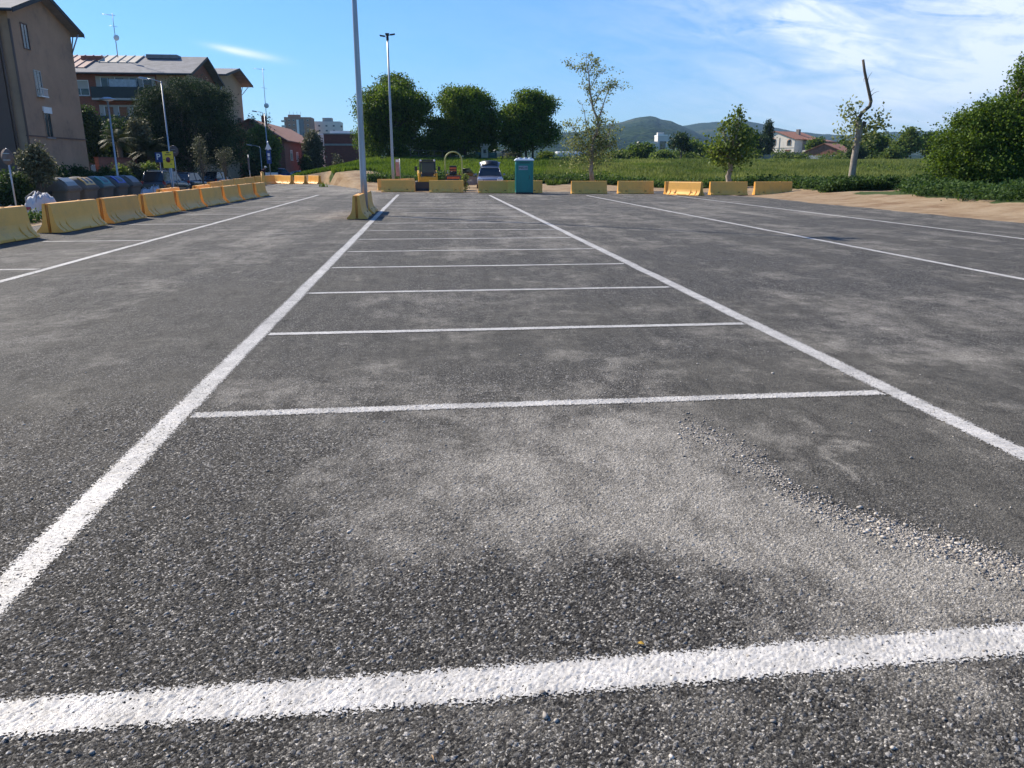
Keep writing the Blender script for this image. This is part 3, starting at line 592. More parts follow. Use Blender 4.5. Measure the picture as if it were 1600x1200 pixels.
# ================================================================ THINGS
def barrier_body(Lx):
    # half profile (half width, height); x along the length
    prof = [(.30, .015), (.30, .045), (.285, .07), (.225, .125), (.175, .19), (.148, .26), (.130, .34), (.098, .69), (.085, .715), (.0, .72)]
    slotp = [(.30, .015), (.27, .045), (.245, .07), (.180, .125), (.140, .19), (.140, .26), (.130, .34), (.098, .69), (.085, .715), (.0, .72)]
    h = Lx/2; s1 = h-.52
    sts = [(-h, 0), (-s1-.03, 0), (-s1-.02, 1), (-s1+.05, 1), (-s1+.06, 0), (-.28, 0), (-.27, 2), (.27, 2), (.28, 0), (s1-.06, 0), (s1-.05, 1), (s1+.02, 1), (s1+.03, 0), (h, 0)]
    sts = [(-h, 0), (-h+.16, 0), (-h+.17, 1), (-h+.225, 1), (-h+.235, 0)] + sts[1:-1] + [(h-.235, 0), (h-.225, 1), (h-.17, 1), (h-.16, 0), (h, 0)]
    mb = MB(); secs = []
    for x, k in sts:
        p = [q for q in (slotp if k == 1 else prof)]
        if k == 2: p = [(.27, .015), (.27, .045), (.27, .07)]+p[3:]
        if x in (-h, h): pass
        r = [(x, a, z) for a, z in p]; l = [(x, -a, z) for a, z in p[:-1]][::-1]
        secs.append(r+l)
    # the ends are split by a vertical key groove: core loft stops 45 mm short, cheeks complete it
    cut = .045; core = [[(max(-h+cut, min(h-cut, v[0])), v[1], v[2]) for v in q] for q in secs]
    mb.loft(core)
    for sgn in (-1, 1):
        for side in (-1, 1):
            a = [(sgn*(h-cut), side*max(q, .035), z) for q, z in prof]; b2 = [(sgn*h, side*max(q, .035), z) for q, z in prof]
            a += [(sgn*(h-cut), side*.035, z) for q, z in prof[::-1]][1:]; b2 += [(sgn*h, side*.035, z) for q, z in prof[::-1]][1:]
            mb.loft([a, b2])
    return mb
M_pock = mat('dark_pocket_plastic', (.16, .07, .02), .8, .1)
def make_barrier(Lx, label, group):
    t = thing('traffic_barrier', label, 'barrier', group=group)
    barrier_body(Lx).build('body', MT['yellow'], t, bevel=.008)
    for sgn in (-1, 1):
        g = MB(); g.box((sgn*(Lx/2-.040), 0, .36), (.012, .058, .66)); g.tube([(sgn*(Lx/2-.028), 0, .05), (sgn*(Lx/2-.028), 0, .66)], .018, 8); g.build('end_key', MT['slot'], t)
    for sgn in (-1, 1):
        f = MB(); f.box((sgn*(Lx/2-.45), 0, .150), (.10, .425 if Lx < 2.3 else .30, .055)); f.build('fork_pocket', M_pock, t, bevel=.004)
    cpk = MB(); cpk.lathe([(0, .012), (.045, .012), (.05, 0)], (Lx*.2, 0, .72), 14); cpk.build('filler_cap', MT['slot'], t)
    return t
proto = {}
def barrier(x, y, rz, Lx, label, group, z=0):
    if Lx not in proto: proto[Lx] = o = make_barrier(Lx, label, group)
    else: o = copy_tree(proto[Lx])
    o.location = (x, y, z); o.rotation_euler = (0, 0, rz); o.scale = (1, 1, .965); o['label'] = label; o['group'] = group; return o
def solve_y(px, X, z):
    lo, hi = 5.0, 200.0
    for _ in range(50):
        m_ = (lo+hi)/2
        if proj(X, m_, z)[0] < px: lo = m_
        else: hi = m_
    return lo
g1n = 'yellow barriers along the left edge of the lot'
ends = [(-40, 52), (72, 142), (156, 209), (222, 267), (274, 307), (312, 341), (345, 368), (372, 391), (395, 411)]
labs = ['yellow barrier cut off by the left edge of the photo, nearest to the camera', 'yellow barrier standing in front of the white rubble bags and the grey-lidded bin', 'yellow barrier below the bin with the green lid, third from the left edge',
 'yellow barrier with a dark hole near its end, before the big grey car', 'yellow barrier with the yellow warning sign post rising behind it', 'yellow barrier in the left row just right of the yellow warning sign',
 'yellow barrier in the left row below the rearmost of the three dark parked cars', 'yellow barrier, last but one of the left row towards the lawn', 'yellow barrier ending the left row where the white bay line runs out']
for i, (a, b_) in enumerate(ends):
    Xc = -8.92+.035*i; y0 = solve_y(a, Xc, .70); y1 = solve_y(b_, Xc, .70)
    if i == 0: y0, y1 = 15.75, 18.35
    o = barrier(Xc+random.uniform(-.03, .03), (y0+y1)/2, R(90+random.uniform(-1.2, 1.2)), 2.6, labs[i], g1n)
    if i: o.scale = ((y1-y0)/2.6, 1, .955)
g2n = 'yellow barriers of the second row behind the left row'
labs2 = ['nearest yellow barrier of the second row, only its top showing over the front row', 'yellow barrier of the second row beside the thin bare street tree', 'yellow barrier of the second row below the bonnet of the last dark parked car', 'yellow barrier of the second row left of the short post with a yellow foot',
 'yellow barrier of the second row right behind the short post with a yellow foot', 'yellow barrier of the second row in front of the bending worker', 'yellow barrier of the second row under the blue road sign', 'yellow barrier closing the second row beside the three sunlit ones']
pts2 = [((250, 297), (286, 292.5)), ((290, 292), (320, 288)), ((326, 285.3), (344, 283.8)), ((345, 282.3), (362, 281)), ((364, 280), (380, 279)), ((381, 277.8), (395, 276.8)), ((397, 275.8), (411, 275.2)), ((412, 274.6), (427, 274))]
pts2 = [((250, 297), (286, 292.5)), ((290, 291.5), (320, 288)), ((326, 285.3), (344, 283.8)), ((345, 282.3), (362, 281)), ((364, 280), (380, 279)), ((381, 277.8), (395, 276.8)), ((397, 275.8), (411, 275.2)), ((412, 274.6), (427, 274)), ((427, 273.6), (438, 273.8))]
labs2.append('yellow barrier turned slightly, left of the three sunlit barriers at the far end')
for i, (a, b_) in enumerate(pts2):
    p = G(*a, .70); q = G(*b_, .70); d = q-p; c = (p+q)/2; L_ = max(1.9, min(d.length, 2.9))
    if i < 2: c.x = -9.75-.1*i; d = Vector((-.06, 1, 0)); L_ = 2.6
    o = barrier(c.x, c.y, math.atan2(d.y, d.x), 2.6, labs2[i], g2n); o.scale = (L_/2.6, 1, 1)
g3n = 'three sunlit yellow barriers at the far left end of the lot'
for i, (px, lab) in enumerate([(449, 'leftmost of the three sunlit barriers below the blue parked car'), (470, 'middle one of the three sunlit barriers below the silver parked car'), (492, 'rightmost of the three sunlit barriers, at the foot of the dirt mound')]):
    p = G(px, 287.5); barrier(p.x, p.y, R(90+33), 2.0, lab, g3n)
g4n = 'yellow barriers along the far end of the lot'
far = [(597, 648, 300, 0, 'yellow barrier at the far end, left of the skid loader'), (672, 724, 301, 0, 'yellow barrier at the far end in front of the roller with the roll bar'), (750, 800, 302, 0, 'yellow barrier at the far end in front of the silver car'),
 (796, 846, 302, 0, 'yellow barrier at the far end half hidden behind the green toilet cabin'), (897, 946, 303, 0, 'yellow barrier at the far end below the tall thin sapling'), (969, 1020, 303, 0, 'yellow barrier at the far end, second to the right of the toilet cabin'),
 (1044, 1094, 304, 0, 'yellow barrier at the far end with a slanted barrier leaning close in front'), (1115, 1165, 305, 0, 'yellow barrier at the far end below the leafy young plane tree'), (1185, 1235, 305, 0, 'rightmost yellow barrier at the far end of the lot')]
for a, b_, yb, r_, lab in far:
    p = G(a, yb); q = G(b_, yb); c = (p+q)/2; c.y = c.y+.28
    barrier(c.x, c.y, -YAW*.0+R(random.uniform(-1.5, 1.5))-R(4), 2.0, lab, g4n)
p = G(1067, 305); barrier(p.x, p.y-.35, R(90+38), 2.0, 'slanted yellow barrier with a brightly sunlit side, at the far end', g4n)
p = G(613, 296); barrier(-2.2, 51.2, R(6), 2.0, 'yellow barrier set behind the far row, at the foot of the rear lamp post', g4n)
p = G(636, 295); barrier(-1.35, 53.6, R(70), 2.0, 'yellow barrier standing end-on behind the far row, left of the skid loader', g4n)
g5n = 'yellow barriers around the near lamp post'
barrier(-2.12, 24.55, R(90), 2.0, 'yellow barrier end-on in the middle of the lot, before the near lamp post', g5n)
barrier(-2.08, 27.0, R(90), 2.0, 'yellow barrier end-on in the middle of the lot, behind the near lamp post', g5n)
# ---------------------------------------------------------------- lamp posts
def mast(x, y, z, H, label, r0=.105, r1=.055):
    t = thing('lamp_post', label, 'lamp post', (x, y, z), group='tall floodlight masts')
    m = MB(); m.tube([(0, 0, .02), (0, 0, 1.2), (0, 0, H*.5), (0, 0, H)], [r0, r0*.97, (r0+r1)/2, r1], 14, True); m.box((r0*.9, 0, .8), (.02, .1, .35)); m.build('pole', MT['galv'], t)
    b = MB(); b.box((0, 0, .012), (.4, .4, .024)); [b.tube([(sx*.15, sy2*.15, .02), (sx*.15, sy2*.15, .07)], .014, 6) for sx in (-1, 1) for sy2 in (-1, 1)]; b.build('base_plate', MT['galv'], t)
    br = MB(); br.lathe([(0, H+.12), (r1+.03, H+.12), (r1+.03, H-.3), (r1, H-.32)], n=12); br.build('bracket', MT['dark'], t)
    for k, (a, dz) in enumerate([(0, .10), (math.pi, .0), (math.pi/2, .18), (-math.pi/2, .05)]):
        h = MB(); c, s = math.cos(a), math.sin(a)
        h.tube([(c*.05, s*.05, H-.1+dz), (c*.22, s*.22, H-.06+dz)], .02, 8)
        h.box((c*.34, s*.34, H-.02+dz), (.36, .24, .07), rz=a, ry=R(-8)); fl = h.build('floodlight', MT['dark'], t, bevel=.01)
        g = MB(); g.box((c*.35, s*.35, H-.062+dz), (.28, .18, .012), rz=a, ry=R(-8)); g.build('lens', MT['glass'], fl)
    return t
mast(-2.05, 25.75, 0, 11.2, 'tall grey lamp post rising out of the top of the frame between two barriers')
mast(-2.47, 57.5, .25, 9.8, 'thinner grey lamp post with four dark floodlights at its top, behind the skid loader row')
def street_lamp(x, y, z, H, kind, label, r=.06):
    t = thing('street_lamp', label, 'street lamp', (x, y, z)); m = MB()
    m.tube([(0, 0, 0), (0, 0, 1), (0, 0, H)], [r, r*.95, r*.6], 12); m.lathe([(r*1.7, 0), (r*1.7, .12), (r*1.1, .16)], n=12); m.build('pole', MT['galv'], t)
    if kind == 'mushroom':
        h = MB(); h.lathe([(.04, H-.02), (.10, H+.02), (.12, H+.10), (.52, H+.16), (.50, H+.22), (.2, H+.32), (0, H+.34)], n=20); h.build('lamp_head', MT['galv'], t)
        g = MB(); g.lathe([(.0, H+.06), (.30, H+.10), (.34, H+.145)], n=20); g.build('diffuser', MT['white'], t)
    else:
        s = -1
        a = MB(); a.tube([(0, 0, H-.05), (s*.45, 0, H+.10), (s*.85, 0, H+.16)], [.03, .025, .025], 8); a.build('arm', MT['galv'], t)
        h = MB(); h.box((s*1.05, 0, H+.18), (.62, .24, .10), ry=R(8), taper=.7); hh = h.build('lamp_head', MT['galv'], t, bevel=.02)
        g = MB(); g.box((s*1.05, 0, H+.12), (.42, .17, .03), ry=R(8)); g.build('diffuser', MT['white'], hh)
    return t
p = at(178, 255, 56); street_lamp(-21.7, 58.6, -.85, 6.55, 'mushroom', 'pale street lamp with a flat mushroom-shaped head in front of the dark garden trees', .08)
street_lamp(-16.62, 54.05, -.85, 7.5, 'arm', 'slim street lamp standing behind the yellow warning sign, in front of the round pine', .06)
street_lamp(-17.8, 92.4, -.5, 7.6, 'arm', 'street lamp with a short arm at the top, beside the light green tree', .08)
p = at(409, 262, 84); street_lamp(p.x, p.y, -.5, 3.9, 'arm', 'low street lamp with a tilted white head beside the blue road sign', .05)
p = at(622, 275, 60)
# ---------------------------------------------------------------- signs
M_blue = mat('blue_sign_film', (.012, .05, .22), .4, .06); M_syel = mat('yellow_sign_film', (.80, .56, .02), .45, .06); M_red = mat('red_sign_film', (.28, .015, .02), .4, .1); M_back = mat('weathered_sign_back', (.13, .10, .09), .85, .2)
def post(t, H, r=.03, mm='galv', x=0, y=0):
    m = MB(); m.tube([(x, y, 0), (x, y, H)], r, 10); m.lathe([(r+.002, H), (r*.6, H+.02), (0, H+.022)], (x, y, 0), 10); return m.build('post', MT[mm], t)
def plate(w, h, th, c): m = MB(); m.box(c, (w, th, h)); return m
# yellow no-parking notice: fixed to the pole of the slim lamp, faces the camera
p = at(265, 263, 50)
t = thing('warning_sign', 'yellow rectangular notice with a dark red disc on a thin pole behind the left row', 'road sign', (p.x-.0, p.y, -.85), R(-18))
post(t, 3.0, .028)
pl = plate(.76, 1.0, .012, (0, -.035, 2.72)).build('sign_plate', M_syel, t, bevel=.004)
d = MB(); d.lathe([(0, 0), (.165, 0), (.165, .006), (0, .006)], (0, -.052, 2.72), 28, 'Y'); dd = d.build('red_disc', M_red, pl)
d = MB(); d.lathe([(0, 0), (.118, 0), (.118, .003), (0, .003)], (0, -.0555, 2.72), 24, 'Y'); d.build('disc_centre', mat('faded_blue_film', (.10, .02, .06), .5), dd)
d = MB(); d.box((-.12, -.044, 3.02), (.13, .006, .055)); d.box((.03, -.044, 3.02), (.10, .006, .055)); d.box((.17, -.044, 3.02), (.12, .006, .055)); d.box((0.02, -.044, 3.14), (.22, .006, .06)); d.box((-.29, -.044, 2.74), (.10, .006, .035)); d.box((.29, -.044, 2.72), (.12, .006, .04)); d.box((.18, -.044, 2.46), (.12, .006, .04)); d.build('print', MT['black'], pl)
p = at(249, 245, 62); t = thing('parking_sign', 'small blue parking sign with a white P above the dark estate car', 'road sign', (p.x, p.y, -.85), R(-14)); post(t, 3.3)
pl = plate(.66, .72, .012, (0, -.035, 2.98)).build('sign_plate', M_blue, t, bevel=.003); text('letter', 'P', .62, MT['white'], pl, (-.06, -.045, 3.0), (R(90), 0, 0), 1.1)
def round_back(p, z0, H, dia, label, rz, edge=True):
    t = thing('round_sign', label, 'road sign', (p.x, p.y, z0), rz); post(t, H)
    d = MB(); d.lathe([(0, 0), (dia/2, 0), (dia/2, .02), (dia/2-.03, .022), (dia/2-.035, .008), (0, .008)], (0, -.04, H-dia/2), 30, 'Y'); d.build('disc', M_back, t)
    b = MB(); b.box((0, -.055, H-dia/2+.12), (.35, .02, .03)); b.box((0, -.055, H-dia/2-.12), (.35, .02, .03)); b.build('bracket', MT['galv'], t); return t
p = at(12, 245, 31); round_back(p, -.6, p.z+.6+.30, .60, 'round road sign seen from its grey back at the left edge of the photo', R(-24))
p = at(271.5, 236, 63); round_back(p, -.85, p.z+.85+.42, .84, 'grey back of a round road sign just above the yellow notice', R(-16))
p = at(420.5, 246, 72); t = thing('information_sign', 'tall blue road sign with a white triangle on top, behind the far left barriers', 'road sign', (p.x, p.y, -.3), R(-8)); post(t, 3.9, .04)
pl = plate(.42, 1.15, .02, (0, -.05, 2.55)).build('sign_plate', M_blue, t, bevel=.004)
d = MB(); d.box((0, -.064, 2.75), (.20, .004, .26)); d.box((-.06, -.064, 2.42), (.07, .004, .22)); d.box((.06, -.064, 2.42), (.07, .004, .22)); d.build('pictogram', MT['white'], pl)
d = MB(); d.loft([[(-.30, -.06, 3.2), (.30, -.06, 3.2), (0, -.06, 3.82)], [(-.30, -.045, 3.2), (.30, -.045, 3.2), (0, -.045, 3.82)]]); d.build('triangle', MT['white'], t)
p = at(389, 255, 62); t = thing('marker_post', 'short grey post with a small plate and a yellow foot behind the second barrier row', 'post', (p.x, p.y, -.45), R(-14)); post(t, 2.75, .035)
d = MB(); d.box((-.02, -.045, 2.1), (.13, .012, .95)); d.build('narrow_plate', M_back, t); d = MB(); d.lathe([(.16, 0), (.17, .35), (.08, .42), (.11, .52), (.05, .60)], n=12, c=(0, 0, .1)); d.build('foot_sleeve', MT['yellow'], t)
p = at(411, 285, 60); t = thing('yellow_bollard', 'thick bright yellow post at the end of the left row of barriers', 'bollard', (p.x, p.y, 0)); m = MB(); m.tube([(0, 0, 0), (0, 0, 1.0)], .11, 14); m.build('post', MT['yellow'], t); m = MB(); m.lathe([(.13, .98), (.13, 1.04), (.0, 1.08)], n=14); m.build('cap', MT['yellow'], t)
p = at(621, 262, 55.5); t = thing('notice_board', 'narrow white and red notice board on a post beside the rear lamp post', 'notice board', (p.x, p.y, gh(p.x, p.y)), R(5)); H = p.z-gh(p.x, p.y)
pl = plate(.26, 1.15, .02, (0, -.03, H)).build('panel', mat('faded_pink_panel', (.45, .22, .18), .6, .3, 4), t, bevel=.003); d = MB(); d.box((0, -.043, H+.46), (.20, .004, .16)); d.build('header', MT['white'], pl); m = MB(); m.tube([(.17, 0, 0), (.17, 0, H+.6)], .025, 8); m.build('post', MT['galv'], t)
p = at(599, 251, 78); t = thing('park_notice', 'small square grey notice standing under the leftmost big tree', 'notice board', (p.x, p.y, gh(p.x, p.y))); post(t, p.z-gh(p.x, p.y)+.3, .03); d = MB(); d.box((0, -.03, p.z-gh(p.x, p.y)), (.62, .03, .62)); pl = d.build('frame', MT['dark'], t); d = MB(); d.box((0, -.047, p.z-gh(p.x, p.y)+.03), (.42, .005, .36)); d.build('panel', MT['concrete'], pl)
p = at(424, 268, 74); t = thing('site_board', 'low white board standing on the ground behind the far left barriers', 'board', (p.x, p.y, -.2)); d = MB(); d.box((0, 0, .78), (1.15, .03, .62)); d.build('panel', MT['white'], t, bevel=.004); [(lambda q: q.build('leg', MT['galv'], t))(MB().tube([(sx*.5, .03, 0), (sx*.5, .03, 1.1)], .025, 8)) for sx in (-1, 1)]
# ---------------------------------------------------------------- waste containers
M_bin = mat('grey_bin_plastic', (.16, .135, .105), .7, .12, 3, spec=.2, dirt=3, dirtcol=(.14, .12, .09)); M_lid = mat('dark_grey_lid', (.115, .108, .095), .7, .12, 3, spec=.2)
def container(x, y, col, label, kind):
    t = thing('waste_container', label, 'waste container', (x, y, -.84), 0, 'row of waste containers at the kerb')
    w, l = 1.62, 1.72   # depth along X, length along Y
    body = MB()
    def ring(sx, sy2, z, r=.12, n=4):
        pts = []
        for cx, cy2, a0 in ((sx-r, sy2-r, 0), (-sx+r, sy2-r, 90), (-sx+r, -sy2+r, 180), (sx-r, -sy2+r, 270)):
            for k in range(n+1): a = R(a0+90*k/n); pts.append((cx+r*math.cos(a), cy2+r*math.sin(a), z))
        return pts
    body.loft([ring(w*.40, l*.40, .06), ring(w*.41, l*.41, .14), ring(w*.475, l*.475, 1.02), ring(w*.50, l*.50, 1.03), ring(w*.50, l*.50, 1.12)], smooth=False)
    bo = body.build('body', M_bin, t, bevel=.015)
    for k in range(-2, 3):
        r = MB(); r.box((k*.27, -l*.447, .58), (.05, .03, .85), rx=R(4.5)); r.box((k*.27, l*.447, .58), (.05, .03, .85), rx=R(-4.5)); r.build('rib', M_bin, bo)
    # domed lid: hoop profile in XZ swept along Y with drooping ends
    lid = MB(); secs = []
    for f, k in ((-.52, 0.0), (-.50, .55), (-.40, .86), (-.2, 1.0), (.2, 1.0), (.40, .86), (.50, .55), (.52, 0.0)):
        s = [(-.53*w, f*l, 1.12), (-.52*w, f*l, 1.16+.05*k), (-.42*w, f*l, 1.16+.34*k), (-.25*w, f*l, 1.16+.54*k), (-.02*w, f*l, 1.16+.62*k), (.20*w, f*l, 1.16+.56*k), (.38*w, f*l, 1.16+.36*k), (.50*w, f*l, 1.16+.09*k), (.53*w, f*l, 1.12)]
        secs.append(s)
    lid.loft(secs, smooth=True); lo = lid.build('lid', M_lid if kind != 'green' else mat('dull_green_lid', (.05, .085, .075), .4, .1), t)
    rim = MB(); rim.loft([ring(w*.535, l*.53, 1.09), ring(w*.535, l*.53, 1.145)]); rim.build('rim', M_lid, t, bevel=.01)
    cm = mat(kind+'_bin_hatch', col, .4, .08)
    # hatch panel following the right-hand slope
    hp = MB(); a = []
    for q, dz in ((.19, .012), (.28, .012), (.38, .012), (.47, .012)):
        z = 1.16+np.interp(q, [.20, .38, .50], [.56, .36, .09])
        a.append([(q*w-.004, -.36*l, z+dz+.02), (q*w-.004, .36*l, z+dz+.02), (q*w-.03, .36*l, z-.02), (q*w-.03, -.36*l, z-.02)])
    hp.loft(a); h = hp.build('hatch', cm, lo, bevel=.006)
    if kind in ('yellow', 'blue', 'green'):
        for sy2 in ((-.18, .18) if kind == 'yellow' else (0,)):
            o = MB(); a = []
            for q in (.24, .31, .38, .44):
                z = 1.16+np.interp(q, [.20, .38, .50], [.56, .36, .09])+.034; hw = (.10 if kind == 'yellow' else .22)*(1 if .25 < q < .42 else .7)
                a.append([(q*w+.002, (sy2-hw)*l*.9, z+.006), (q*w+.002, (sy2+hw)*l*.9, z+.006), (q*w-.01, (sy2+hw)*l*.9, z-.01), (q*w-.01, (sy2-hw)*l*.9, z-.01)])
            o.loft(a); o.build('opening', MT['black'], h)
    lb = MB(); lb.box((.452*w, -.33*l, .80), (.012, .16, .34), ry=R(5)); lb.build('sticker', mat('bin_sticker', (.5, .42, .08) if kind == 'yellow' else (.45, .45, .45), .5), t)
    for sy2 in (-1, 1):
        ax = MB(); ax.tube([(0, sy2*l*.50, 1.0), (0, sy2*(l*.50+.10), 1.0)], .05, 10); ax.box((0, sy2*(l*.5+.11), 1.0), (.16, .03, .16)); ax.build('lifting_pin', MT['dark'], t)
    for sx in (-1, 1):
        for sy2 in (-1, 1): f = MB(); f.box((sx*w*.32, sy2*l*.32, .035), (.16, .16, .07)); f.build('foot', MT['dark'], t)
    pd = MB(); pd.tube([(w*.43, -.3, .12), (w*.52, -.3, .14), (w*.52, .3, .14), (w*.43, .3, .12)], .018, 8); pd.build('pedal', MT['dark'], t)
    return t
bx = [(-19.45, 44.2, (.17, .19, .19), 'grey', 'nearest waste container of the row, with a plain grey lid and pale grey flap'),
      (-19.45, 46.5, (.55, .34, .07), 'yellow', 'waste container with two dark openings in an ochre hatch'), (-19.45, 48.8, (.02, .17, .14), 'green', 'waste container with a green lid, middle of the row'),
      (-19.45, 51.1, (.02, .03, .30), 'blue', 'waste container with a blue hatch, second from the far end'), (-19.45, 53.4, (.13, .10, .10), 'brown', 'farthest waste container of the row, next to the big grey car')]
for x, y, c, k, lb in bx: container(x, y, c, lb, k)
# ---------------------------------------------------------------- rubble bags
M_bag = mat('woven_white_bag', (.50, .50, .52), .75, .12, 5, .4, 60, dirt=3, dirtcol=(.32, .31, .3))
def big_bag(x, y, z, sx, sy2, h, rz, label, sl=0, printed=False):
    t = thing('rubble_bag', label, 'bag', (x, y, z), rz, 'white rubble bags beside the street')
    bm = bmesh.new(); bmesh.ops.create_icosphere(bm, subdivisions=4, radius=1)
    for v in bm.verts:
        p = v.co; e = 5.0; m_ = (abs(p.x)**e+abs(p.y)**e+abs(p.z)**e)**(1/e); p /= m_
        n = float(fbm(np.array([p.x*2.2+x]), np.array([p.y*2.2+p.z*1.7+y]), 77, 4)[0])-.5
        p *= 1+.28*n
        if p.z > .6: n2 = float(fbm(np.array([p.x*3+x]), np.array([p.y*3]), 78, 3)[0]); p.z += (n2-.5)*.7
        v.co = Vector((p.x*sx/2*(1+.10*(1-abs(p.z))), p.y*sy2/2*(1+.1*(1-abs(p.z))), (p.z+1)/2*h+sl*p.x*.1)); v.co.z = max(v.co.z, 0)
    me = bpy.data.meshes.new('bag_body'); bm.to_mesh(me); bm.free(); me.polygons.foreach_set('use_smooth', [True]*len(me.polygons)); b = link('bag_body', me, M_bag, t)
    for s1 in (-1, 1):
        l = MB(); l.tube([(s1*sx*.34, -sy2*.5, h*.5), (s1*sx*.36, -sy2*.45, h*.95), (s1*sx*.15, -sy2*.15, h*1.13), (s1*sx*.05, sy2*.1, h*1.04), (s1*sx*.30, sy2*.42, h*.9)], .022, 6); l.build('carry_loop', mat('bag_strap', (.2, .2, .22), .7) if 'bag_strap' not in bpy.data.materials else bpy.data.materials['bag_strap'], t)
    if printed:
        for k, (u, w_, hh_, c) in enumerate([(-.15, .38, .10, 'red'), (.10, .30, .16, 'blue')]):
            d = MB(); d.box((u*sx, -sy2*.545, h*(.62 if k == 0 else .36)), (w_*sx, .012, hh_)); d.build('printed_band', mat('print_'+c, (.25, .03, .04) if c == 'red' else (.03, .06, .25), .6), b)
    return t
p = at(10, 330, 27); big_bag(p.x, p.y, gh(p.x, p.y)-.15, 1.3, 1.1, .80, .3, 'slumped white rubble bag cut by the left edge of the photo')
p = at(30, 330, 27.5); big_bag(p.x, p.y, gh(p.x, p.y)-.25, 1.15, 1.0, .98, .1, 'full white rubble bag with dark loops behind the nearest barrier')
p = at(66, 330, 27); big_bag(p.x, p.y, gh(p.x, p.y)-.2, 0.62, .8, 1.08, -.4, 'white rubble bag with red and blue print in the gap between the two nearest barriers', printed=True)
p = at(231, 300, 47); big_bag(p.x, p.y, -.85, .75, .8, 1.0, .2, 'small white bag left of the big grey car')
p = at(243, 298, 46.5); big_bag(p.x, p.y, -.85, .50, .6, 1.15, .5, 'narrow white bag leaning beside the small one near the big grey car')
